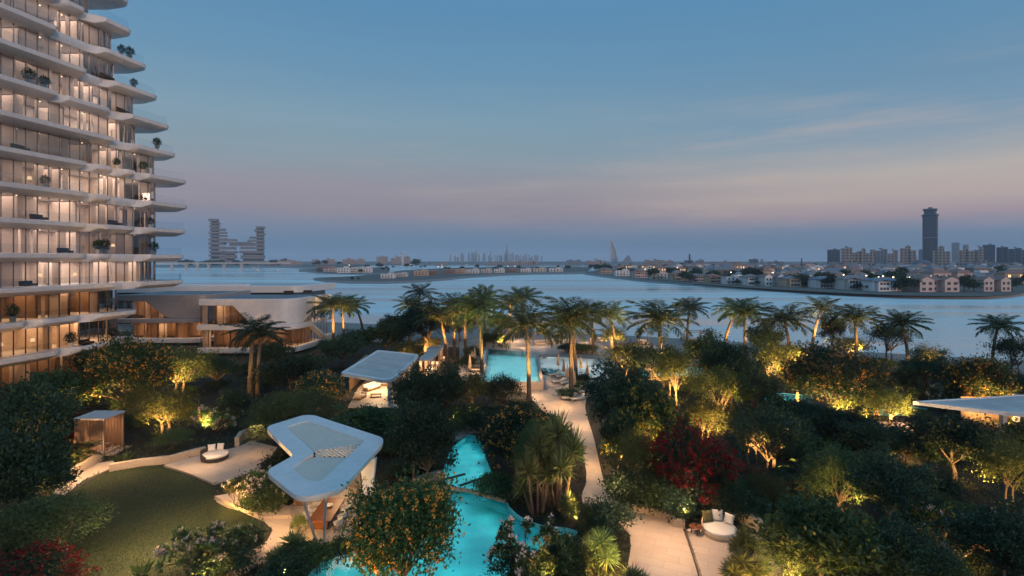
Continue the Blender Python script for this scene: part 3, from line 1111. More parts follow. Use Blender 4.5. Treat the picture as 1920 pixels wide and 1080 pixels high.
mb.build('roof_band', MT['villa_white'], t, smooth=True)
mb = MB().prism([tuple(p) for p in off_line(ps, -.2)] + [(-112, 168)], 9.3, ZT + .05)
mb.v = [(x + 80, y - 150, z) for x, y, z in mb.v]
mb.build('roof', MT['pale_roof'], t)
mb = MB().prism([tuple(p) for p in off_line(ps, -3)] + [(-110, 167)], 0, 9.3)
mb.v = [(x + 80, y - 150, z) for x, y, z in mb.v]
mb.build('wall', MT['dusk_glass'], t)
mb = MB()
mb.rbox((0, -1.5, ZT + .35), (14, 2.2, .6), .6).rbox((-12, 1, ZT + .3), (8, 1.5, .5), .5)
mb.build('roof_step', MT['villa_white'], t, smooth=True)

# roof furniture on the villa
def roof_sofa(px, py, label, flip):
    d = (CH - (ZT - .2)) / (py - HZ) * F
    x = (px - 960) / F * d
    t = empty('roof_sofa', (x, d, ZT - .22), 0, label, 'sofa')
    MB().box((0, 0, .32), (2.0, .9, .22)).build('seat', MT['rattan'], t)
    mb = MB()
    for sx_ in (-.9, .9):
        for sy_ in (-.38, .38): mb.box((sx_, sy_, .11), (.06, .06, .22))
    mb.build('leg', MT['dark_metal'], t)
    MB().rbox((0, .36, .62), (2.0, .18, .42), .08).build('backrest', MT['rattan'], t)
    MB().rbox((.88 * flip, 0, .56), (.2, .9, .3), .08).build('armrest', MT['rattan'], t)
roof_sofa(541, 552, 'dark outdoor sofa on the villa roof, the one nearer the tower', -1)
roof_sofa(576, 551, 'dark outdoor sofa on the villa roof, at its far corner', 1)

# ---------------------------------------------------------------- foliage
def leaf_mesh(C_, D_, S_, wr=.45, seed=0, curl=.25):
    """diamond leaves: C_ bases, D_ unit directions, S_ lengths -> verts, faces (two bent triangles each)"""
    rr = np.random.default_rng(seed)
    n = len(C_)
    ref = rr.normal(size=(n, 3))
    side = np.cross(D_, ref)
    side /= np.linalg.norm(side, axis=1)[:, None] + 1e-9
    up = np.cross(side, D_)
    S1 = S_[:, None]
    mid = C_ + D_ * S1 * .5 - up * S1 * curl * .3
    v = np.stack([C_, mid + side * S1 * wr * .5, C_ + D_ * S1 + up * -S1 * curl * .2, mid - side * S1 * wr * .5], 1).reshape(-1, 3)
    return v
def quads_obj(name, groups, mats, parent=None):
    """groups: list of (verts Nx4 flattened, material index) -> one mesh"""
    V = np.concatenate([g[0] for g in groups])
    nf = len(V) // 4
    mi = np.concatenate([np.full(len(g[0]) // 4, g[1], dtype=np.int32) for g in groups])
    me = bpy.data.meshes.new(name)
    me.vertices.add(len(V))
    me.vertices.foreach_set('co', V.astype(np.float32).ravel())
    me.loops.add(nf * 4)
    me.loops.foreach_set('vertex_index', np.arange(nf * 4, dtype=np.int32))
    me.polygons.add(nf)
    me.polygons.foreach_set('loop_start', np.arange(0, nf * 4, 4, dtype=np.int32))
    for m_ in (mats if isinstance(mats, (list, tuple)) else [mats]): me.materials.append(m_)
    me.polygons.foreach_set('material_index', mi)
    me.update(calc_edges=True)
    return link(name, me, parent)
def unit(a): return a / (np.linalg.norm(a, axis=1)[:, None] + 1e-9)
def crown_pts(rr, rx, rz, zc, nclump, per, shell=.55, sig=.16, gap=.2, flat=1.0):
    """clumped leaf positions in an uneven crown; returns positions, outward dirs, clump centres"""
    cs = rr.normal(size=(nclump, 3))
    cs = unit(cs)
    cs[:, 2] = np.where(cs[:, 2] < -.35, -cs[:, 2] * .6, cs[:, 2])
    lump = 1 + .30 * np.sin(cs[:, 0] * 5 + rr.uniform(0, 6)) * np.cos(cs[:, 1] * 4 + rr.uniform(0, 6)) + rr.normal(size=nclump) * .07
    rad = rr.uniform(shell, 1.0, nclump) * lump
    ctr = cs * rad[:, None] * np.array([rx, rx, rz * flat]) + np.array([0, 0, zc])
    sz = rr.uniform(.6, 1.5, nclump)
    cnt = np.maximum((per * sz ** 1.5).astype(int), 4)
    idx = np.repeat(np.arange(nclump), cnt)
    off = rr.normal(size=(len(idx), 3)) * (sig * rx * sz[idx])[:, None]
    off[:, 2] *= .7
    pos = ctr[idx] + off
    out = unit(pos - np.array([0, 0, zc - rz * .3]))
    return pos, out, ctr
def limbs(mb, rr, ctr, zc, h0, r0, nmain=5, lean=.12, stems=1, k=14):
    """trunk(s) dividing towards the clumps"""
    tips = ctr[rr.permutation(len(ctr))[:k]]
    tops = []
    for s_ in range(stems):
        a = rr.uniform(0, 6.28)
        b0 = np.array([math.cos(a), math.sin(a), 0]) * (.15 * stems if stems > 1 else 0)
        top = np.array([math.cos(a) * lean * h0 * (2.2 if stems > 1 else 1), math.sin(a) * lean * h0 * (2.2 if stems > 1 else 1), h0])
        md = (b0 + top) / 2 + rr.normal(size=3) * .04 * h0
        mb.tube([tuple(b0 + np.array([0, 0, -.15])), tuple(b0 * .9 + np.array([0, 0, .25])), tuple(md), tuple(top)], [r0 * 1.35, r0, r0 * .85, r0 * .7], 7, False)
        tops.append(top)
    for t_ in tips:
        b = tops[rr.integers(len(tops))]
        v = t_ - b
        m1 = b + v * .45 + np.array([0, 0, .08 * np.linalg.norm(v)]) + rr.normal(size=3) * .06 * np.linalg.norm(v)
        mb.tube([tuple(b), tuple(m1), tuple(b + v * .97)], [r0 * .55, r0 * .34, r0 * .10], 5, False)
def make_tree(name, seed, H, rx, rz, zc, nclump, per, lsize, mat, h0, r0, sig=.16, wr=.5, stems=1, shell=.55, flower=None, nfl=0, fsz=.16, k=14, droop=0.0):
    rr = np.random.default_rng(seed)
    root = empty(name)
    mb = MB()
    pos, out, ctr = crown_pts(rr, rx, rz, zc, nclump, per, shell, sig)
    keep = pos[:, 2] > .12
    pos, out = pos[keep], out[keep]
    limbs(mb, rr, ctr, zc, h0, r0, stems=stems, k=k)
    mb.build('trunk', MT['bark'], root, smooth=True)
    n = len(pos)
    d = unit(out * .6 + rr.normal(size=(n, 3)) * .75 + np.array([0, 0, -droop]))
    V = leaf_mesh(pos, d, lsize * rr.uniform(.6, 1.3, n), wr, seed)
    quads_obj('crown', [(V, 0)], [MT[mat]], root)
    if flower:
        # each truss is a handful of petals on the outside of the crown
        far = np.linalg.norm((pos - np.array([0, 0, zc])) / np.array([rx, rx, rz]), axis=1)
        cand = np.where(far > np.quantile(far, .62))[0]
        pick = pos[rr.choice(cand, nfl)] + out[rr.choice(cand, nfl)] * .02
        o2 = unit(pick - np.array([0, 0, zc]))
        per_f = 9
        idx = np.repeat(np.arange(nfl), per_f)
        szf = rr.uniform(.6, 1.25, nfl)[idx]
        pp = pick[idx] + o2[idx] * .10 + rr.normal(size=(len(idx), 3)) * (fsz * .55 * szf)[:, None]
        dd = unit(o2[idx] * .5 + rr.normal(size=(len(idx), 3)))
        quads_obj('blossom', [(leaf_mesh(pp, dd, fsz * szf * rr.uniform(.7, 1.2, len(idx)), .75, seed + 1), 0)], [MT[flower]], root)
    root['H'] = float(H)
    root['Wd'] = float(rx * 2.35)
    return root
PROTO = {}
def proto(key, root):
    PROTO.setdefault(key, []).append(root)
for s_ in (1, 2):
    proto('D', make_tree('broadleaf_tree', 10 + s_, 6.0, 2.6, 2.5, 3.3, 130, 74, .24, 'leaf_dark', 1.5, .16, sig=.105))
proto('D', make_tree('broadleaf_tree', 19, 6.0, 2.6, 2.5, 3.3, 96, 70, .34, 'leaf_mid', 1.5, .16, sig=.115))
for s_ in (1, 2):
    proto('A', make_tree('slender_tree', 30 + s_, 5.5, 2.5, 2.0, 3.3, 110, 50, .22, 'leaf_dark' if s_ == 1 else 'leaf_olive', 1.4, .11, sig=.13, stems=3, k=22))
proto('O', make_tree('flowering_tree', 41, 5.4, 3.0, 2.5, 2.9, 260, 64, .25, 'leaf_mid', .9, .13, sig=.12, stems=2, flower='fl_orange', nfl=430, fsz=.125, k=26))
proto('O', make_tree('flowering_tree', 42, 5.4, 3.0, 2.5, 2.9, 240, 60, .25, 'leaf_dark', .9, .13, sig=.12, stems=2, flower='fl_orange', nfl=380, fsz=.125, k=26))
proto('Y', make_tree('flowering_tree', 43, 4.5, 2.4, 2.1, 2.4, 150, 56, .22, 'leaf_mid', .8, .11, sig=.12, stems=2, flower='fl_yellow', nfl=340, fsz=.125))
proto('B', make_tree('bougainvillea', 44, 3.6, 2.6, 1.8, 1.7, 130, 50, .18, 'leaf_dark', .6, .08, sig=.13, stems=3, flower='fl_red', nfl=800, fsz=.12))
proto('S', make_tree('garden_shrub', 51, 1.8, 1.3, .9, .85, 80, 46, .17, 'leaf_dark', .3, .05, sig=.16, stems=3))
proto('S', make_tree('garden_shrub', 52, 1.8, 1.3, .9, .85, 80, 46, .17, 'leaf_mid', .3, .05, sig=.16, stems=3))
proto('H', make_tree('feathery_shrub', 61, 3.6, 1.9, 1.8, 1.8, 130, 90, .17, 'leaf_soft', .5, .07, sig=.12, wr=.22, stems=4))
proto('L', make_tree('olive_tree', 62, 4.5, 2.0, 2.1, 2.25, 130, 66, .17, 'leaf_olive', 1.2, .10, sig=.13, wr=.32, stems=2))

def frangipani(seed):
    """candelabra of bare forking branches, each tip a rosette of long leaves and a truss of flowers"""
    rr = np.random.default_rng(seed)
    root = empty('frangipani')
    mb = MB()
    tips = []
    def grow_(p, d, L, r, lev):
        q = p + d * L
        m_ = (p + q) / 2 + rr.normal(size=3) * L * .06
        mb.tube([tuple(p), tuple(m_), tuple(q)], [r, r * .85, r * .7], 5, False)
        if lev == 0:
            tips.append((q, d))
            return
        for _ in range(3 if rr.random() < .55 else 2):
            nd = d * .75 + rr.normal(size=3) * .55 + np.array([0, 0, .22])
            nd[2] = max(nd[2], .05)
            grow_(q, nd / np.linalg.norm(nd), L * rr.uniform(.62, .85), r * .66, lev - 1)
    for i in range(5):
        a = i * 1.257 + rr.uniform(-.3, .3)
        d = np.array([math.cos(a) * .75, math.sin(a) * .75, .75])
        grow_(np.array([math.cos(a) * .08, math.sin(a) * .08, -.1]), d / np.linalg.norm(d), 1.0, .075, 3)
    mb.build('trunk', MT['bark'], root, smooth=True)
    C_, D_, FC, FD = [], [], [], []
    for q, d in tips:
        n = 15
        for j in range(n):
            a = j * 2.4
            u = np.cross(d, [.3, .5, .8]); u /= np.linalg.norm(u)
            w = np.cross(d, u)
            o = (u * math.cos(a) + w * math.sin(a)) * .9 + d * rr.uniform(-.1, .6)
            C_.append(q + d * rr.uniform(-.06, .05)); D_.append(o / np.linalg.norm(o))
        if rr.random() < .55:
            c = q + d * .16
            for j in range(18):
                o = rr.normal(size=3) + d * .6
                o /= np.linalg.norm(o)
                FC.append(c + o * rr.uniform(.03, .13)); FD.append(o)
    C_, D_ = np.array(C_), np.array(D_)
    quads_obj('crown', [(leaf_mesh(C_, D_, rr.uniform(.24, .42, len(C_)), .32, seed, .4), 0)], [MT['leaf_mid']], root)
    FC, FD = np.array(FC), np.array(FD)
    quads_obj('blossom', [(leaf_mesh(FC, FD, rr.uniform(.09, .15, len(FC)), .8, seed), 0)], [MT['fl_pink']], root)
    root['H'] = 3.7
    root['Wd'] = 5.4
    return root
proto('F', frangipani(71)); proto('F', frangipani(75))

def yucca(seed, heads, lit=False):
    """sword-leaved heads on short leaning trunks"""
    rr = np.random.default_rng(seed)
    root = empty('yucca')
    mb = MB()
    C_, D_, S_ = [], [], []
    for (x, y, h, s_) in heads:
        mb.tube([(x * .4, y * .4, -.1), (x * .8, y * .8, h * .6), (x, y, h)], [.10, .085, .08], 7, False)
        n = 150
        for j in range(n):
            a = j * 2.39996
            el = math.asin(1 - 1.45 * (j + .5) / n)
            C_.append((x, y, h + .02)); D_.append((math.cos(a) * math.cos(el), math.sin(a) * math.cos(el), math.sin(el)))
            S_.append(s_ * rr.uniform(.8, 1.1))
    mb.build('trunk', MT['bark'], root, smooth=True)
    D_ = unit(np.array(D_) + rr.normal(size=(len(D_), 3)) * .06)
    quads_obj('crown', [(leaf_mesh(np.array(C_), D_, np.array(S_), .085, seed, .12), 0)], [MT['leaf_yucca']], root)
    root['H'] = 2.0; root['Wd'] = 2.4
    return root
proto('U', yucca(81, [(0, 0, 1.15, .85), (.55, .2, .7, .8), (-.55, .1, .65, .8), (.05, -.5, .45, .75)]))
proto('U', yucca(82, [(0, 0, .55, .95), (.6, -.2, .45, .8)]))
proto('V', yucca(83, [(0, 0, 2.3, 1.0), (.9, -.2, 1.6, .95), (-.8, .1, 1.8, .95), (.5, -.8, .9, .9), (-.2, .7, 1.4, .9)]))
def fan_plant(seed, n, L, wr, h, mat, name, rise=.5):
    """clump of arching stems with leaflets (bamboo palm, tree fern)"""
    rr = np.random.default_rng(seed)
    root = empty(name)
    mb = MB()
    C_, D_, S_ = [], [], []
    for i in range(n):
        a = i * 2.4 + rr.uniform(-.2, .2)
        b = np.array([rr.normal() * .12, rr.normal() * .12, h * rr.uniform(.5, 1)])
        o = np.array([math.cos(a), math.sin(a), 0])
        L_ = L * rr.uniform(.75, 1.1)
        el = rr.uniform(.1, 1.0) * rise
        pr = None
        pts = []
        for j in range(9):
            t_ = j / 8
            p = b + o * L_ * t_ * .9 + np.array([0, 0, L_ * (el * 1.6 * t_ - .75 * t_ * t_)])
            pts.append(tuple(p))
        mb.tube([(b[0] * .5, b[1] * .5, -.1), tuple(b)], .025, 5, False)
        mb.tube(pts, [.02 * (1 - .8 * j / 8) for j in range(9)], 4, False)
        for j in range(1, 26):
            t_ = j / 26
            q = b + o * L_ * t_ * .9 + np.array([0, 0, L_ * (el * 1.6 * t_ - .75 * t_ * t_)])
            tg = o * .9 + np.array([0, 0, el * 1.6 - 1.5 * t_])
            tg /= np.linalg.norm(tg)
            sd = np.cross(tg, [0, 0, 1.0]); sd /= np.linalg.norm(sd)
            for s_ in (-1, 1):
                C_.append(q); D_.append(sd * s_ * .85 + tg * .5 + np.array([0, 0, -.15])); S_.append(wr * L * math.sin(math.pi * (.15 + .8 * t_)) * rr.uniform(.85, 1.1))
    mb.build('trunk', MT['bark'], root, smooth=True)
    quads_obj('crown', [(leaf_mesh(np.array(C_), unit(np.array(D_)), np.array(S_), .16, seed, .3), 0)], [MT[mat]], root)
    root['H'] = float(h + L * .6); root['Wd'] = float(L * 1.8)
    return root
proto('P', fan_plant(91, 20, 1.3, .34, 1.5, 'leaf_olive', 'bamboo_palm', .9))
proto('T', fan_plant(92, 22, 2.4, .26, 1.6, 'leaf_dark', 'tree_fern', .55))
def broad_rosette(seed):
    rr = np.random.default_rng(seed)
    root = empty('broad_leaved_plant')
    n = 14
    D_ = unit(np.array([(math.cos(j * 2.4), math.sin(j * 2.4), rr.uniform(.3, 1.4)) for j in range(n)]))
    C_ = np.zeros((n, 3)); 
    MB().tube([(0, 0, -.1), (0, 0, .15)], .06, 6).build('trunk', MT['bark'], root)
    quads_obj('crown', [(leaf_mesh(C_, D_, rr.uniform(.8, 1.1, n), .36, seed, .5), 0)], [MT['leaf_mid']], root)
    root['H'] = 1.0; root['Wd'] = 1.5
    return root
proto('R', broad_rosette(95))

def coconut(seed, H, lean, nf=27, R_=3.3, mat='leaf_palm', name='coconut_palm'):
    """ringed leaning trunk, arching feather fronds with drooping leaflets, a skirt of low fronds"""
    rr = np.random.default_rng(seed)
    root = empty(name)
    mb = MB()
    a0 = rr.uniform(0, 6.28)
    lx, ly = math.cos(a0) * lean, math.sin(a0) * lean
    pts, rad = [], []
    for i in range(26):
        t_ = i / 25
        pts.append((lx * t_ ** 2, ly * t_ ** 2, -.2 + (H + .2) * t_))
        rad.append((.21 - .085 * t_ + (.10 * max(0, 1 - t_ * 9))) * (1.05 if i % 2 else .97))
    mb.tube(pts, rad, 8, False)
    mb.build('trunk', MT['bark'], root, smooth=True)
    top = np.array([lx, ly, H])
    mb = MB()
    C_, D_, S_ = [], [], []
    for i in range(nf):
        a = i * 2.39996 + rr.uniform(-.15, .15)
        lev = (i + .5) / nf
        el = R(86 - 122 * lev ** 1.1 + rr.uniform(-9, 9))
        L_ = R_ * rr.uniform(.9, 1.1) * (1.0 if lev > .15 else .8)
        o = np.array([math.cos(a), math.sin(a), 0])
        p = top + o * .08
        d_el = el
        prev = p
        path = [p]
        nseg = 14
        for j in range(nseg):
            t_ = (j + 1) / nseg
            d_el = el - R(56) * t_ ** 1.6 * (.6 + .5 * math.cos(el))
            p = p + (o * math.cos(d_el) + np.array([0, 0, math.sin(d_el)])) * (L_ / nseg)
            path.append(p)
        mb.tube([tuple(q) for q in path], [.045 * (1 - .85 * j / nseg) + .004 for j in range(nseg + 1)], 4, False)
        sd = np.array([-o[1], o[0], 0])
        for j in range(2, 46):
            t_ = j / 46
            u = t_ * nseg
            i0 = min(int(u), nseg - 1)
            q = path[i0] + (path[i0 + 1] - path[i0]) * (u - i0)
            tg = path[i0 + 1] - path[i0]
            tg /= np.linalg.norm(tg)
            for s_ in (-1, 1):
                dd = sd * s_ * (.85 - .35 * t_) + tg * (.55 + .35 * t_) + np.array([0, 0, -.35 - .25 * rr.random()])
                C_.append(q); D_.append(dd)
                S_.append(R_ * .30 * math.sin(math.pi * min(.96, .12 + .80 * t_)) ** .7 * rr.uniform(.85, 1.12))
    D_ = unit(np.array(D_))
    V = leaf_mesh(np.array(C_), D_, np.array(S_), .085, seed, .5)
    cr = quads_obj('crown', [(V, 0)], [MT[mat]], root)
    mb.build('frond_stem', MT[mat], cr)
    mb = MB()
    for i in range(7):
        a = i * .9
        mb.lathe((lx + .24 * math.cos(a), ly + .24 * math.sin(a), H - .35 - .1 * (i % 2)), [(.02, -.14), (.10, -.06), (.11, .03), (.04, .13)], 8)
    mb.build('coconut', MT['bark'], cr, smooth=True)
    root['H'] = float(H + R_ * .75); root['Wd'] = R_ * 1.9
    return root
proto('C', coconut(101, 8.6, .7))
proto('C', coconut(102, 8.8, .3, 26))
proto('C', coconut(103, 8.4, .9, 22))
proto('C', coconut(105, 8.8, 1.5, 18, 3.1))
proto('Q', coconut(104, 8.8, .5, 15, 2.7, 'leaf_dark', 'feather_palm'))
LAST = {}
def plant(kind, px, yb, yt, wpx, label, group=None, var=None, cat=None, rz=None, z=0.0, lean=None):
    """stand a plant of a kind with its foot at ground pixel (px, yb), its top at row yt and wpx wide"""
    ps = PROTO[kind]
    i = rnd.randrange(len(ps)) if var is None else var
    src = ps[i]
    p = P(px, yb, z)
    h = (CH - z) - (yt - HZ) * p.y / F
    w = wpx * p.y / F
    first = not src.get('used')
    sz, sw = h / src['H'], w / src['Wd']
    if kind in 'CQ':
        sw = min(max(sw, sz * .75), sz * 1.6)
    sc_ = (sw, sw, sz)
    r_ = rnd.uniform(0, 6.28) if rz is None else rz
    if first:
        o = src
        o['used'] = 1
        o.location, o.scale, o.rotation_euler.z = p, sc_, r_
        o['label'] = label
        if group: o['group'] = group
    else:
        o = copy_tree(src, p, r_, sc_, label, group)
        if not group and 'group' in o: del o['group']
    o['category'] = cat or {'D': 'tree', 'A': 'tree', 'O': 'flowering tree', 'Y': 'flowering tree', 'B': 'bougainvillea', 'S': 'shrub', 'H': 'shrub', 'L': 'tree', 'F': 'frangipani', 'U': 'yucca', 'V': 'yucca', 'P': 'bamboo palm', 'T': 'tree fern', 'R': 'plant', 'C': 'palm tree', 'Q': 'palm tree'}[kind]
    return o
def uplight(px, yb, e, dx=0.0, dy=-1.0, h=4.0, ang=100, col=(1, .53, .15)):
    """warm ground spotlight standing in front of a plant and aimed up into it"""
    p = P(px, yb)
    q = p + Vector((dx * 1.4, dy * 1.9, 1.0))
    return lamp('ground_spotlight', 'SPOT', q, e, col, .04, (p.x, p.y, h), ang, .9)

# ---------------------------------------------------------------- the pavilions
ZR = 3.75
OUT = [(500, 804), (504, 798), (569, 778), (588, 778), (714, 819), (719, 824), (718, 831), (641, 916), (607, 926), (570, 932), (552, 927), (503, 888), (503, 880), (548, 855), (547, 850)]
INN = [(536, 800), (575, 788), (684, 826), (601, 903), (577, 901), (547, 877), (590, 848)]
t = empty('dining_pavilion', (0, 0, 0), 0, 'white angular dining pavilion roof on steel legs beside the turquoise stream', 'pavilion')
po, pi_ = round_poly(poly(OUT, ZR), .5, 3), round_poly(poly(INN, ZR), .35, 3)
mb = MB().prism(po, ZR - .20, ZR, [pi_])
mb.build('roof', MT['steel'] if False else MT['white'], t)
big = [(x, y) for x, y in po]
c = Vector((sum(p[0] for p in po) / len(po), sum(p[1] for p in po) / len(po)))
trim = [tuple(c + (Vector(p) - c) * .988) for p in po]
MB().prism(trim, ZR - .36, ZR - .20, [pi_]).build('soffit', MT['white'], t)
panels = [[(536, 800), (575, 788), (684, 826), (677, 832), (588, 845)], [(590, 857), (651, 858), (601, 903), (577, 901), (547, 877)]]
for q in panels:
    MB().prism(poly(q, ZR - .12), ZR - .19, ZR - .12).build('roof_panel', MT['roofpanel'], t)
# fine ribs on the sunken panels
mb = MB()
for (l, r) in (((540, 873), (640, 866)),):
    for i in range(9):
        f = i / 9
        a, b = P(552 + 26 * f, 874 + 25 * f, ZR - .17), P(640 - 40 * f, 870 + 28 * f, ZR - .17)
        mb.box((a + b) / 2, ((b - a).length, .05, .04), math.atan2((b - a).y, (b - a).x))
mb.build('panel_rib', MT['steel'], t)
# louvre slats over the triangular opening
mb = MB()
TRI = poly([(590, 846), (676, 832.5), (652, 857), (592, 857)], ZR - .1)
sd = (P(672, 857, ZR - .1) - P(640, 838, ZR - .1)).normalized()
sn = Vector((-sd.y, sd.x, 0))
o0 = Vector((TRI[0][0], TRI[0][1], ZR - .1))
for i in range(-30, 40):
    q0 = o0 + sn * (i * .27)
    ts = [t_ * .02 for t_ in range(-400, 400) if inside(q0.x + sd.x * t_ * .02, q0.y + sd.y * t_ * .02, TRI)]
    if len(ts) > 8:
        u, w_ = q0 + sd * ts[0], q0 + sd * ts[-1]
        mb.box((u + w_) / 2, ((w_ - u).length, .085, .14), math.atan2(sd.y, sd.x))
mb.build('louvre_slat', MT['white'], t)
# steel V legs and the tapered pier
for (tx, ty), (bx, by) in (((566, 929), (594, 1020)), ((612, 921), (607, 1020))):
    a, b = P(tx, ty, ZR - .5), P(bx, by, 0)
    MB().tube([a, b], [.085, .085], 10).build('column', MT['steel'], t, smooth=True)
    MB().tube([b - Vector((0, 0, .02)), b + Vector((0, 0, .12))], [.16, .16], 10).build('column_foot', MT['steel'], t)
a = P(690, 942, 0)
mb = MB()
tp = Vector((P(688, 862, ZR - .5).x, P(688, 862, ZR - .5).y, ZR - .5))
vs = []
for c_, wd, th, z in ((a, .55, .35, 0), (Vector((a.x + .05, a.y, 0)), 1.15, .4, ZR - .45)):
    for sx_, sy_ in ((-1, -1), (1, -1), (1, 1), (-1, 1)): vs.append((c_.x + sx_ * wd / 2, c_.y + sy_ * th / 2, z))
mb.add(vs, [(3, 2, 1, 0), (4, 5, 6, 7), (0, 1, 5, 4), (1, 2, 6, 5), (2, 3, 7, 6), (3, 0, 4, 7)])
mb.build('pier', MT['white'], t)
for (bx, by) in ((536, 892), (548, 880)):
    b = P(bx + 22, by + 40, 0)
    MB().box((b.x, b.y, 1.55), (.16, .30, 3.1)).build('rear_post', MT['bronze'], t)
# kitchen counters under the roof
k0 = P(640, 925, 0)
ktop = [(P(592, 930).x, P(592, 930).y, 2.6), (P(645, 912).x, P(645, 912).y, 2.2), (P(668, 905).x, P(668, 905).y, 1.9)]
o = MB()
a, b = P(560, 950), P(596, 912)
o.box(((a + b) / 2) + Vector((0, 0, .55)), ((b - a).length, .7, 1.1), math.atan2((b - a).y, (b - a).x))
tag(o.build('bar_counter', MT['wood']), 'long timber bar counter at the rear edge of the dining terrace', 'counter')
KC = P(652, 916)
tk = empty('kitchen_counter', KC, 0, 'beige outdoor kitchen counter under the angular white roof', 'counter')
MB().box((-1.5, .5, .55), (2.4, .75, 1.1)).box((.45, .5, .55), (1.0, .75, 1.1)).build('cabinet', MT['wallstone'], tk)
MB().box((-1.5, .5, 1.125), (2.5, .85, .05)).box((.45, .5, 1.125), (1.1, .85, .05)).build('worktop', MT['paving'], tk)
MB().box((-.18, .55, .5), (.24, .6, .9)).build('appliance', MT['dark_metal'], tk)

# table, bowl and chairs
TA, TB = P(598, 978, .76), P(628, 934, .76)
ax = (TB - TA); TL = ax.length
ang = math.atan2(ax.y, ax.x)
TC = (TA + TB) / 2
tt_ = empty('dining_table', (TC.x, TC.y, .06), ang, 'long dark timber dining table under the angular white roof', 'table')
MB().rbox((0, 0, .70), (TL, 1.55, .08), .08).build('tabletop', MT['walnut'], tt_, smooth=True)
for s_ in (-1, 1):
    MB().box((s_ * TL * .32, 0, .33), (.5, .9, .66)).build('pedestal', MT['walnut'], tt_)
mb = MB().lathe((0, 0, 0), [(.10, 0), (.22, .03), (.27, .13), (.25, .13), (.2, .05), (.02, .04)], 18)
bw = mb.build('bowl', MT['fabric'], smooth=True)
bw.location = Vector((TC.x, TC.y, .80)) + ax.normalized() * .35
tag(bw, 'shallow cream bowl in the middle of the dark dining table', 'bowl')
def dining_chair():
    t = empty('dining_chair')
    MB().lathe((0, 0, .38), [(.28, 0), (.30, .04), (.29, .10), (.2, .12)], 18).build('seat', MT['fabric'], t, smooth=True)
    mb = MB()
    prof = []
    for i in range(17):
        a = R(-110 + 220 * i / 16)
        h = .80 - .12 * abs(i - 8) / 8
        prof.append((a, h))
    rows = []
    for r_, zz in ((.30, .50), (.34, .52), (.345, None), (.30, None), (.285, .52)):
        rows.append([(-r_ * math.cos(a), r_ * math.sin(a), zz if zz else h) for a, h in prof])
    mb.strip(rows + [rows[0]])
    mb.build('backrest', MT['fabric'], t, smooth=True)
    for sx_, sy_ in ((-.2, -.2), (.2, -.2), (.2, .2), (-.2, .2)):
        MB().tube([(sx_ * 1.15, sy_ * 1.15, 0), (sx_, sy_, .40)], [.014, .018], 6).build('leg', MT['dark_metal'], t)
    return t
ch = dining_chair()
used = False
sides = ('stream', 'lawn')
ordn = ('nearest the steel legs', 'second from the steel legs', 'third from the steel legs', 'fourth from the steel legs')
n_ = Vector((-ax.y, ax.x, 0)).normalized()
if n_.x < 0: n_ = -n_
for si, sg in enumerate((1, -1)):
    for i in range(4):
        p = Vector((TC.x, TC.y, .06)) + ax.normalized() * (TL * (-.40 + .265 * i)) + n_ * sg * 1.12
        rz = math.atan2(-n_.y * sg, -n_.x * sg)
        lb = f'cream tub chair on the {sides[si]} side of the dining table, {ordn[i]}'
        if not used:
            o = ch; used = True
            o.location, o.rotation_euler.z = p, rz
            o['label'] = lb
        else:
            o = copy_tree(ch, p, rz, None, lb)
        o['category'] = 'chair'
        o['group'] = 'cream chairs round the dining table'
cc = P(640, 880, ZR - .7)
lamp('pavilion_downlight', 'AREA', (TC.x + .6, TC.y + .5, ZR - .7), 95, (1, .64, .34), 1.6, (TC.x + .6, TC.y + .5, 0), sizey=5)
lamp('pavilion_downlight', 'AREA', (KC.x - .5, KC.y + .2, ZR - .7), 95, (1, .62, .32), 1.4, (KC.x - .5, KC.y, 0), sizey=3)

# lounge pavilion
ZL = 3.5
t = empty('lounge_pavilion', (0, 0, 0), 0, 'open lounge pavilion with a flat pale roof between dark trees and the pool', 'pavilion')
ol = round_poly(poly([(638, 699), (708, 656), (785, 664), (779, 674), (738, 709), (722, 713)], ZL), .7, 4)
cL = Vector((sum(p[0] for p in ol) / len(ol), sum(p[1] for p in ol) / len(ol)))
il = [tuple(cL + (Vector(p) - cL) * .90) for p in ol]
MB().prism(ol, ZL - .4, ZL, [il]).build('roof_rim', MT['white'], t)
MB().prism(il, ZL - .3, ZL - .07).build('roof', MT['pale_roof'], t)
mb = MB()
for f in (.25, .5, .75):
    a_, b_ = P(648 + (714 - 648) * f, 697 + (659 - 697) * f, ZL - .05), P(728 + (774 - 728) * f, 707 + (668 - 707) * f, ZL - .05)
    mb.box((a_ + b_) / 2, ((b_ - a_).length * .9, .035, .03), math.atan2((b_ - a_).y, (b_ - a_).x))
mb.build('roof_seam', MT['pale_roof'], t)
pa = P(733, 757); 
for (bx, by, w) in ((731, 757, .55), (741, 752, .4), (768, 722, .35)):
    b = P(bx, by)
    MB().rbox((b.x, b.y, (ZL - .35) / 2), (w, .45, ZL - .35), .1).build('column', MT['white'], t, smooth=True)
a, b = P(690, 716), P(758, 700)
b0, b1 = P(672, 732), P(702, 700)
MB().box(((b0 + b1) / 2) + Vector((-1.2, 0, 1.5)), ((b1 - b0).length, .2, 3.0), math.atan2((b1 - b0).y, (b1 - b0).x)).build('side_wall', MT['wood'], t)
e0, e1 = P(757, 724), P(776, 702)
MB().box(((e0 + e1) / 2) + Vector((0, 0, 1.5)), ((e1 - e0).length, .14, 3.0), math.atan2((e1 - e0).y, (e1 - e0).x)).build('side_screen', MT['tan'], t)
MB().prism(poly([(652, 765), (672, 728), (712, 690), (786, 692), (752, 766)]), 0, .09).build('floor', MT['paving'], t)
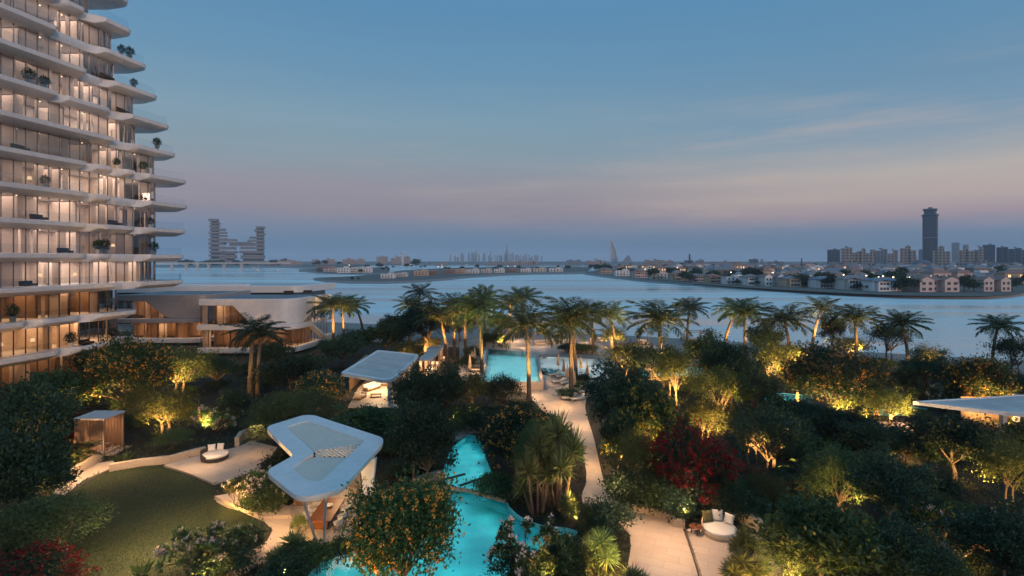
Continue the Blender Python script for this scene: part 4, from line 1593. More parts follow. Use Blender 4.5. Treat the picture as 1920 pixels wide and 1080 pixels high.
def sofa(px, py, w, d, rz, label, name='lounge_sofa'):
    p = P(px, py)
    t = empty(name, (p.x, p.y, .09), R(rz), label, 'sofa')
    MB().rbox((0, 0, .2), (w, d, .24), .1).build('base', MT['wood'], t)
    MB().rbox((0, -.05, .41), (w - .1, d - .15, .18), .12).build('seat', MT['fabric'], t, smooth=True)
    MB().rbox((0, d / 2 - .12, .62), (w, .24, .5), .1).build('backrest', MT['fabric'], t, smooth=True)
    for s_ in (-1, 1): MB().rbox((s_ * (w / 2 - .1), -.05, .5), (.18, d - .1, .28), .08).build('armrest', MT['fabric'], t, smooth=True)
    return t
sofa(697, 732, 2.6, 1.0, 62, 'cream lounge sofa along the inner wall of the lounge pavilion')
sofa(716, 723, 2.6, 1.0, 0, 'cream lounge sofa across the back of the lounge pavilion')
sofa(676, 748, 1.6, 1.0, 80, 'low cream lounge chair at the near edge of the lounge pavilion', 'lounge_chair')
p = P(705, 745)
tb = empty('coffee_table', (p.x, p.y, .09), .2, 'low timber coffee table between the lounge pavilion seats', 'table')
MB().rbox((0, 0, .32), (1.4, .8, .06), .06).build('tabletop', MT['walnut'], tb)
for sx_ in (-.6, .6):
    for sy_ in (-.3, .3): MB().box((sx_, sy_, .145), (.06, .06, .29)).build('leg', MT['walnut'], tb)
p = P(712, 735)
lamp('pavilion_downlight', 'AREA', (p.x, p.y, ZL - .5), 700, (1, .66, .36), 2.2, (p.x, p.y, 0), sizey=3)

# row of cabanas behind it
CAB = [((783, 674), (816, 666), 'nearest the lounge pavilion'), ((793, 666), (825, 657), 'second from the lounge pavilion'), ((799, 656), (832, 649), 'third from the lounge pavilion'), ((822, 647), (841, 641.5), 'farthest from the lounge pavilion')]
for (x0, y0), (x1, y1), w in CAB:
    z = 3.0
    a, c_ = P(x0, y0, z), P(x1, y1, z)
    t = empty('pool_cabana', ((a.x + c_.x) / 2, (a.y + c_.y) / 2, 0), 0, f'flat roofed pale cabana, {w}', 'cabana', 'cabanas beside the pool')
    W_, D_ = c_.x - a.x, c_.y - a.y
    MB().rbox((0, 0, z - .12), (W_, D_, .24), .15).build('roof', MT['pale_roof'], t)
    for sx_ in (-1, 1):
        for sy_ in (-1, 1): MB().box((sx_ * (W_ / 2 - .15), sy_ * (D_ / 2 - .2), (z - .24) / 2), (.14, .14, z - .24)).build('post', MT['wood'], t)
    MB().box((-W_ / 2 + .1, 0, 1.3), (.08, D_ - .6, 2.5)).build('curtain', MT['tan'], t)
    MB().rbox((.1, 0, .28), (W_ - .8, D_ - 1.2, .4), .12).build('daybed', MT['fabric'], t)
    lamp('cabana_light', 'AREA', ((a.x + c_.x) / 2, (a.y + c_.y) / 2, z - .3), 130, (1, .62, .32), .8, ((a.x + c_.x) / 2, (a.y + c_.y) / 2, 0))

# right-hand pavilion
ZP = 3.4
t = empty('garden_pavilion', (0, 0, 0), 0, 'wide flat white pavilion roof half hidden by trees at the garden edge', 'pavilion')
og = poly([(1712, 752), (1838, 745), (1905, 740), (2060, 736), (2120, 760), (2060, 785), (1925, 775), (1842, 768)], ZP)
cg = Vector((sum(p[0] for p in og) / len(og), sum(p[1] for p in og) / len(og)))
ig = [tuple(cg + (Vector(p) - cg) * .93) for p in og]
MB().prism(og, ZP - .38, ZP, [ig]).build('roof_rim', MT['white'], t)
MB().prism(ig, ZP - .3, ZP - .08).build('roof', MT['pale_roof'], t)
for bx, by in ((1881, 812), (1980, 816), (1905, 790)):
    b = P(bx, by)
    MB().box((b.x, b.y, (ZP - .38) / 2), (.45, .45, ZP - .38)).build('column', MT['white'], t)
a, b = P(1800, 790), P(2000, 786)
MB().box((a + b) / 2 + Vector((0, 0, 1.4)), ((b - a).length, .2, 2.8), math.atan2((b - a).y, (b - a).x)).build('rear_wall', MT['bronze'], t)

# timber hut
HX0, HX1, HY0, HY1 = -40.0, -37.25, 48.7, 51.2
t = empty('timber_hut', ((HX0 + HX1) / 2, (HY0 + HY1) / 2, 0), 0, 'slatted timber garden hut with an open side and a bench inside', 'hut')
W_, D_ = HX1 - HX0, HY1 - HY0
HT = 3.35
MB().box((0, 0, HT + .08), (W_ + .12, D_ + .12, .16)).build('roof', MT['pale_roof'], t)
MB().box((0, 0, .18), (W_, D_, .12)).build('floor', MT['deck'], t)
MB().box((-W_ * .32, -D_ / 2 + .06, HT / 2 + .1), (W_ * .36, .1, HT - .2)).build('plain_panel', MT['wood'], t)
mb = MB()
n = 13
for i in range(n):
    mb.box((-W_ * .12 + (W_ * .60) * i / (n - 1), -D_ / 2 + .06, HT / 2 + .1), (.065, .12, HT - .2))
mb.box((W_ * .19, -D_ / 2 + .12, HT / 2 + .1), (W_ * .62, .02, HT - .2))
mb.build('slat_screen', MT['wood'], t)
mb = MB()
for i in range(17):
    mb.box((-W_ / 2 + .3 + (W_ - .5) * i / 16, D_ / 2 - .06, HT / 2 + .1), (.07, .1, HT - .2))
mb.box((0, D_ / 2 - .0, HT / 2 + .1), (W_, .03, HT - .2))
mb.build('rear_slats', MT['wood'], t)
MB().box((-W_ / 2 + .05, 0, HT / 2 + .1), (.1, D_ - .2, HT - .2)).build('side_wall', MT['wood'], t)
for s_ in (-1, 1): MB().box((W_ / 2 - .06, s_ * (D_ / 2 - .06), HT / 2 + .1), (.13, .13, HT - .2)).build('post', MT['wood'], t)
mb = MB().box((-.2, .55, .62), (1.5, .5, .07))
for s_ in (-.6, .5): mb.box((s_ - .1, .55, .41), (.09, .45, .36))
mb.build('bench', MT['wood'], t)
mb = MB().box((W_ / 2 + .5, -.1, .16), (.75, D_ * 1.0, .07))
for s_ in (-.8, .8): mb.box((W_ / 2 + .5, s_, .06), (.5, .09, .14))
mb.build('step', MT['deck'], t)
p = Vector(((HX0 + HX1) / 2, (HY0 + HY1) / 2, 0))
lamp('hut_light', 'AREA', (p.x + .3, p.y, HT - .25), 70, (1, .60, .36), .8, (p.x + .3, p.y, 0))

lamp('path_light', 'SPOT', (p.x + .2, p.y - 3.6, .5), 420, (1, .62, .40), .04, (p.x, p.y, 2.0), 90)
# round daybeds
def daybed(px, py, r, rz, label, back='rattan', squash=1.0):
    p = P(px, py)
    t = empty('round_daybed', (p.x, p.y, .12), R(rz), label, 'daybed')
    MB().lathe((0, 0, 0), [(r * .93, 0), (r, .05), (r, .24), (r * .96, .27)], 32).build('base', MT[back] if back == 'rattan' else MT['tan'], t, smooth=True)
    MB().lathe((0, 0, .27), [(r * .94, 0), (r * .97, .07), (r * .93, .17), (r * .80, .20)], 32).build('mattress', MT['fabric'], t, smooth=True)
    prof = [R(20 + 140 * i / 18) for i in range(19)]
    rows = []
    for rr_, z_ in ((r * .98, .2), (r * 1.02, .2), (r * 1.04, .78), (r * .99, .78)):
        rows.append([(rr_ * math.cos(a), rr_ * math.sin(a), z_ if z_ < .5 else .50 + .32 * math.sin((a - R(20)) / R(140) * math.pi)) for a in prof])
    MB().strip(rows + [rows[0]]).build('backrest', MT[back], t, smooth=True)
    return t
def pillow(loc, rz, tilt, mat, label, s_=.62):
    mb = MB()
    n = 10
    vs, fs = [], []
    for sg in (1, -1):
        for i in range(n + 1):
            for j in range(n + 1):
                u, w = i / n * 2 - 1, j / n * 2 - 1
                h = .13 * (max(0, 1 - u ** 4) * max(0, 1 - w ** 4)) ** .5
                k = 1 - .07 * (1 - abs(u)) * (abs(w)) - .07 * (1 - abs(w)) * abs(u)
                vs.append((u * s_ / 2 * k, sg * h, (w * k + 1) * s_ / 2))
    m_ = (n + 1) ** 2
    for sg in (0, 1):
        for i in range(n):
            for j in range(n):
                q = [sg * m_ + i * (n + 1) + j, sg * m_ + (i + 1) * (n + 1) + j, sg * m_ + (i + 1) * (n + 1) + j + 1, sg * m_ + i * (n + 1) + j + 1]
                fs.append(q if sg else q[::-1])
    mb.add(vs, fs)
    o = mb.build('pillow', MT[mat], smooth=True)
    o.location = loc
    o.rotation_euler = (R(tilt), 0, R(rz))
    return tag(o, label, 'pillow')
dl = P(403, 862)
daybed(403, 862, 1.12, 100, 'round daybed with a dark woven back on the terrace above the lawn')
pillow((dl.x - .55, dl.y + .45, .60), 28, -18, 'fabric', 'striped cream pillow nearer the lawn on the woven daybed', .62)
pillow((dl.x + .05, dl.y + .72, .60), 2, -18, 'fabric', 'cream pillow next to the dark back of the woven daybed', .62)
dr = P(1350, 1004)
daybed(1350, 1004, 1.1, 20, 'round cream daybed beside the small round table', 'tan')
pillow((dr.x - .55, dr.y + .55, .60), 12, -20, 'olive', 'olive green pillow on the round cream daybed', .72)
pillow((dr.x + .12, dr.y + .68, .60), -12, -22, 'fabric', 'white pillow beside the olive pillow on the cream daybed', .72)
pillow((dr.x + .65, dr.y + .30, .60), -50, -22, 'fabric', 'white pillow at the palm end of the cream daybed', .66)
p = P(1305, 1004)
tb = empty('side_table', (p.x, p.y, .12), 0, 'small round timber side table beside the cream daybed', 'table')
MB().lathe((0, 0, .44), [(.40, 0), (.42, .02), (.42, .05), (.40, .06)], 24).build('tabletop', MT['walnut'], tb, smooth=True)
for i in range(3):
    a = 2.1 * i + .4
    MB().tube([(.30 * math.cos(a), .30 * math.sin(a), 0), (.27 * math.cos(a), .27 * math.sin(a), .44)], [.03, .035], 8).build('leg', MT['walnut'], tb)
o = MB().lathe((0, 0, 0), [(.05, 0), (.06, .04), (.06, .13), (.025, .18), (.025, .24)], 12).build('carafe', MT['bronze'], smooth=True)
o.location = (p.x + .02, p.y + .05, .625)
tag(o, 'small dark carafe on the round side table', 'carafe')
lamp('terrace_light', 'AREA', (dr.x - 1.6, dr.y + .4, 4.2), 170, (1, .60, .32), .6, (dr.x - 1.8, dr.y - .5, 0))
lamp('path_light', 'AREA', (P(1235, 1010).x, P(1235, 1010).y, 4.0), 200, (1, .58, .30), .6, P(1230, 1030))

# ---------------------------------------------------------------- pool furniture
def lounger(mat='fabric', water=False):
    t = empty('sun_lounger')
    MB().box((0, -.2, .25), (.72, 1.5, .07)).build('frame', MT['wood'], t)
    MB().rbox((0, -.25, .34), (.68, 1.4, .11), .06).build('mattress', MT[mat], t)
    m_ = Matrix.Rotation(R(38), 3, 'X')
    MB().box((0, .78, .56), (.68, .75, .11), 0, m_).build('backrest', MT[mat], t)
    for sx_ in (-.3, .3):
        for sy_ in (-.85, .45): MB().box((sx_, sy_, .11), (.06, .06, .22)).build('leg', MT['wood'], t)
    return t
def parasol():
    t = empty('closed_parasol')
    MB().lathe((0, 0, 0), [(.28, 0), (.28, .06), (.05, .08)], 14).build('base', MT['dark_metal'], t)
    MB().tube([(0, 0, .05), (0, 0, 2.75)], .03, 8).build('pole', MT['wood'], t)
    mb = MB()
    rows = []
    for i in range(7):
        f = i / 6
        r_ = .22 * (1 - f) ** .8 + .03
        rows.append([((r_ * (1 + .22 * math.cos(8 * 2 * math.pi * j / 32))) * math.cos(2 * math.pi * j / 32), (r_ * (1 + .22 * math.cos(8 * 2 * math.pi * j / 32))) * math.sin(2 * math.pi * j / 32), .75 + 1.95 * f) for j in range(33)])
    mb.strip(rows)
    mb.build('canopy', MT['tan'], t, smooth=True)
    return t
LG = {}
def put(kind, px, py, rz, label, group, mat='fabric', z=.05, cat=None):
    key = (kind, mat)
    p = P(px, py)
    if key not in LG:
        o = lounger(mat) if kind == 'lounger' else parasol()
        LG[key] = o
        o.location, o.rotation_euler.z = (p.x, p.y, z), R(rz)
        o['label'] = label
    else:
        o = copy_tree(LG[key], (p.x, p.y, z), R(rz), None, label)
    o['category'] = cat or ('sun lounger' if kind == 'lounger' else 'parasol')
    o['group'] = group
seq = ('nearest', 'second nearest', 'middle', 'second farthest', 'farthest')
for i, (px, py) in enumerate(((888, 707), (890, 698), (892, 690), (894, 682.5), (896, 676))):
    put('lounger', px, py, 90, f'sun lounger on the narrow deck left of the raised pool, {seq[i]} of five', 'loungers left of the raised pool', 'tan')
for i, (px, py) in enumerate(((881, 697), (885, 688), (890, 680), (895, 671), (899, 664))):
    put('parasol', px, py, 0, f'closed tan parasol on the deck left of the raised pool, {seq[i]} of five', 'parasols left of the raised pool')
for px, py, rz, w in ((1040, 706, -62, 'at the edge of the white shallow pool'), (1053, 709, -62, 'below the second parasol of the shallow pool'), (1047, 719.5, -68, 'halfway along the walk, outer'),
                      (1063, 722, -68, 'halfway along the walk, inner'), (1054, 733, -70, 'beside the low round shrub, outer'), (1077, 735, -70, 'by the foot of the paired palms'),
                      (1066, 750, -66, 'nearest the camera, outer'), (1083, 752, -66, 'nearest the camera, beside the dark tree'), (1096, 738, -70, 'half hidden under the dark tree')):
    put('lounger', px, py, rz, f'white sun lounger right of the raised pool, {w}', 'white loungers right of the raised pool')
for px, py, w in ((1028, 700, 'farthest from the palms'), (1039, 701, 'between the other two'), (1049, 703, 'nearest the palms')):
    put('lounger', px, py, 30, f'teal lounger standing in the white shallow pool, {w}', 'teal loungers in the shallow pool', 'teal', -.18)
for px, py, w in ((1047, 694, 'standing in the shallow pool behind the teal loungers'), (1057, 706, 'beside the shallow pool edge'), (1064, 717, 'beside the paired palm trunks'), (1077, 732, 'just beside the low shrub under the paired palms'), (1089, 699, 'in the shallow pool beyond the paired palms'), (1101, 711, 'next to the dark tree at the pool edge')):
    put('parasol', px, py, 0, f'closed tan parasol {w}', 'parasols right of the raised pool')
for px, py, w in ((1495, 771, 'closed parasol glowing warm beside the small teal stream'), (1643, 792, 'closed pale parasol in front of the teal stream right of the big orange tree'), (1622, 790, 'closed parasol half hidden by shrubs beside the pale parasol')):
    put('parasol', px, py, 0, w, 'parasols in the trees')
# beach cabanas: four posts, a beam ring and a daybed
def beach_cabana(px, py, w, d, h, label, bed=True):
    p = P(px, py)
    t = empty('beach_cabana', (p.x, p.y, .04), rnd.uniform(-.1, .1), label, 'beach cabana', 'cabanas along the beach')
    for sx_ in (-1, 1):
        for sy_ in (-1, 1): MB().box((sx_ * w / 2, sy_ * d / 2, h / 2), (.13, .13, h)).build('post', MT['bronze'], t)
    mb = MB()
    for s_ in (-1, 1):
        mb.box((0, s_ * d / 2, h + .06), (w + .13, .13, .13)).box((s_ * w / 2, 0, h + .065), (.125, d - .14, .12))
    mb.build('beam', MT['bronze'], t)
    if bed:
        MB().rbox((0, 0, .28), (w * .72, d * .8, .35), .1).build('daybed', MT['tan'], t)
        MB().rbox((0, d * .35, .6), (w * .72, .2, .4), .08).build('backrest', MT['fabric'], t)
for px, py, w, d, h, lb in ((1014, 646, 3.2, 2.6, 2.5, 'beach frame cabana between the drooping palm and the paired palms, nearer the raised pool'), (1031, 644, 2.2, 2.4, 2.5, 'slim beach frame cabana left of the paired palm trunks'), (1062, 645, 2.0, 2.4, 2.6, 'beach frame cabana seen between the paired palm crowns'),
                             (1095, 650, 3.4, 2.6, 2.7, 'beach frame cabana with a low bed right of the paired palms'), (1207, 645, 2.4, 2.2, 2.5, 'lone beach frame cabana with a tan bed on the open sand'), (1303, 643, 3.6, 2.6, 2.4, 'beach frame cabana behind the slim beach palm'), (1124, 640, 2.4, 2.2, 2.4, 'beach frame cabana beside the single slim palm trunk')):
    beach_cabana(px, py, w, d, h, lb)
for px, py in ((1014, 648), (1100, 652), (1207, 648), (985, 650)):
    lamp('beach_light', 'POINT', P(px, py) + Vector((0, -1.5, 1.4)), 160, (1, .58, .30), .03)
# volleyball posts on the sand
tn = empty('beach_net', P(1684, 690), 0, 'pale beach net post standing on the sand under the beach palm', 'net post')
MB().tube([(0, 0, 0), (0, 0, 2.6)], .05, 6).build('post', MT['tan'], tn)

# the person standing on the beach
def standing_person(px, py):
    p = P(px, py)
    t = empty('person', (p.x, p.y, .0), R(160), 'person in a dark top and red trousers standing on the beach', 'person')
    J = {'pel': (0, 0, .95), 'sp': (0, .01, 1.18), 'ch': (0, .0, 1.38), 'nk': (0, .0, 1.52), 'hd': (0, -.02, 1.64), 'ht': (0, -.01, 1.74),
         'shl': (-.17, 0, 1.43), 'ell': (-.24, .02, 1.15), 'wrl': (-.22, -.06, .92), 'hal': (-.22, -.08, .83), 'shr': (.17, 0, 1.43), 'elr': (.25, .02, 1.16), 'wrr': (.24, -.07, .93), 'har': (.24, -.09, .84),
         'hil': (-.09, 0, .90), 'knl': (-.10, -.02, .50), 'anl': (-.11, .02, .09), 'tol': (-.12, -.13, .03), 'hir': (.09, 0, .90), 'knr': (.11, -.04, .50), 'anr': (.13, .02, .09), 'tor': (.14, -.13, .03)}
    Rr = {'pel': .14, 'sp': .125, 'ch': .15, 'nk': .055, 'hd': .10, 'ht': .075, 'sh': .065, 'el': .045, 'wr': .032, 'ha': .04, 'hi': .095, 'kn': .06, 'an': .042, 'to': .04}
    E = [('pel', 'sp'), ('sp', 'ch'), ('ch', 'nk'), ('nk', 'hd'), ('hd', 'ht'), ('ch', 'shl'), ('shl', 'ell'), ('ell', 'wrl'), ('wrl', 'hal'), ('ch', 'shr'), ('shr', 'elr'), ('elr', 'wrr'), ('wrr', 'har'),
         ('pel', 'hil'), ('hil', 'knl'), ('knl', 'anl'), ('anl', 'tol'), ('pel', 'hir'), ('hir', 'knr'), ('knr', 'anr'), ('anr', 'tor')]
    ks = list(J)
    def skin(name, keep, mat, grow_=1.0):
        ids = [k for k in ks if k in keep]
        me = bpy.data.meshes.new(name)
        me.from_pydata([J[k] for k in ids], [(ids.index(a), ids.index(b)) for a, b in E if a in ids and b in ids], [])
        o = link(name, me, t)
        md = o.modifiers.new('skin', 'SKIN')
        for i, k in enumerate(ids):
            r_ = Rr.get(k, Rr.get(k[:2], .05)) * grow_
            me.skin_vertices[0].data[i].radius = (r_, r_)
        me.skin_vertices[0].data[0].use_root = True
        o.modifiers.new('sub', 'SUBSURF').render_levels = 2
        me.materials.append(mat)
        return o
    skin('body', set(ks), MT['skin'])
    skin('trousers', {'pel', 'hil', 'knl', 'anl', 'hir', 'knr', 'anr'}, MT['cloth_red'], 1.18)
    skin('top', {'sp', 'ch', 'shl', 'ell', 'shr', 'elr'}, MT['cloth_dark'], 1.16)
    MB().lathe((0, .015, 1.62), [(.09, 0), (.112, .07), (.09, .15), (.03, .19)], 12).build('hair', MT['cloth_dark'], t, smooth=True)
standing_person(1314, 636)

# ---------------------------------------------------------------- plants, one by one
# coconut palms: kind, foot x, foot y, top y, crown width
PALMS = [
 ('C', 992, 750, 562, 92, 'coconut palm with drooping fronds standing alone in front of the raised pool', 2),
 ('C', 904, 716, 545, 84, 'gold lit coconut palm rising at the near corner of the raised pool', 0),
 ('C', 1071, 738, 556, 96, 'dark thick crowned coconut palm of the pair by the loungers', 1),
 ('C', 1080, 712, 570, 80, 'shorter gold footed coconut palm of the pair by the loungers', 0),
 ('C', 1112, 664, 560, 54, 'slim coconut palm on the sand just right of the paired palms', 3),
 ('C', 1155, 676, 565, 84, 'coconut palm with a gold lit bush at its foot near the beach', 2),
 ('C', 1241, 724, 562, 100, 'tall broad coconut palm rising from the dark trees with a long bare trunk', 1),
 ('C', 1288, 645, 557, 56, 'slim coconut palm standing on the open sand by the beach cabana', 0),
 ('C', 1357, 668, 556, 74, 'coconut palm touching the left side of a darker neighbour on the beach row', 3),
 ('C', 1397, 678, 559, 86, 'dark crowned coconut palm beside the yellow lit olive tree', 1),
 ('C', 1484, 700, 570, 84, 'coconut palm with hanging gold fronds right of the yellow olive tree', 2),
 ('C', 1523, 660, 553, 62, 'taller gold trunked coconut palm just left of the large orange flowering tree', 3),
 ('C', 1606, 684, 570, 96, 'wide shaggy coconut palm behind the large orange flowering tree', 1),
 ('C', 1703, 692, 582, 68, 'straight slim coconut palm beside the small dark beach tree', 0),
 ('C', 1860, 690, 588, 112, 'lone coconut palm with long level fronds at the beach end', 0),
 ('C', 768, 640, 553, 66, 'coconut palm left of the tallest far palm above the dark trees', 2),
 ('C', 784, 622, 530, 56, 'tallest far coconut palm above the dark trees near the shore', 3),
 ('C', 852, 668, 548, 78, 'coconut palm with gold lower fronds behind the cabanas, taller one', 1),
 ('C', 838, 680, 566, 74, 'coconut palm with gold lower fronds behind the cabanas, lower one', 2),
 ('C', 873, 672, 560, 70, 'coconut palm with a pale straight trunk next to the cabanas', 0),
 ('C', 909, 650, 533, 50, 'thin far coconut palm peeping above the gold lit palm', 0),
 ('C', 955, 638, 548, 70, 'coconut palm at the far end of the raised pool', 3),
 ('C', 978, 632, 536, 64, 'high coconut palm just beyond the far end of the raised pool', 0),
 ('C', 682, 640, 553, 52, 'slim coconut palm on the sand right of the white villa', 3),
 ('C', 645, 645, 552, 60, 'shaggy gold footed coconut palm touching the white villa, outer one', 1),
 ('C', 625, 652, 548, 64, 'shaggy coconut palm touching the white villa, nearest its balcony', 2),
 ('Q', 468, 748, 588, 92, 'tall dark feather palm before the white villa, the one with the fuller crown', 0),
 ('Q', 482, 744, 600, 70, 'tall dark feather palm before the white villa, the slimmer one', 0),
]
for k, x, yb, yt, w, lb, v in PALMS:
    plant(k, x, yb, yt, w * 1.5, lb, var=v)
for x, yb, e in ((904, 716, 900), (1071, 738, 600), (1080, 712, 800), (1155, 676, 900), (1241, 724, 800), (1357, 668, 600), (1397, 678, 500), (1484, 700, 900), (1523, 660, 900), (1606, 684, 500), (852, 668, 900), (838, 680, 1000), (873, 672, 900), (955, 638, 700), (992, 750, 650), (768, 640, 500), (645, 645, 900), (625, 652, 700), (1112, 664, 350)):
    uplight(x, yb, e * 22, .6, -1.4, 9.0, 62)
uplight(470, 748, 1200, .4, -1.5, 8, 70)

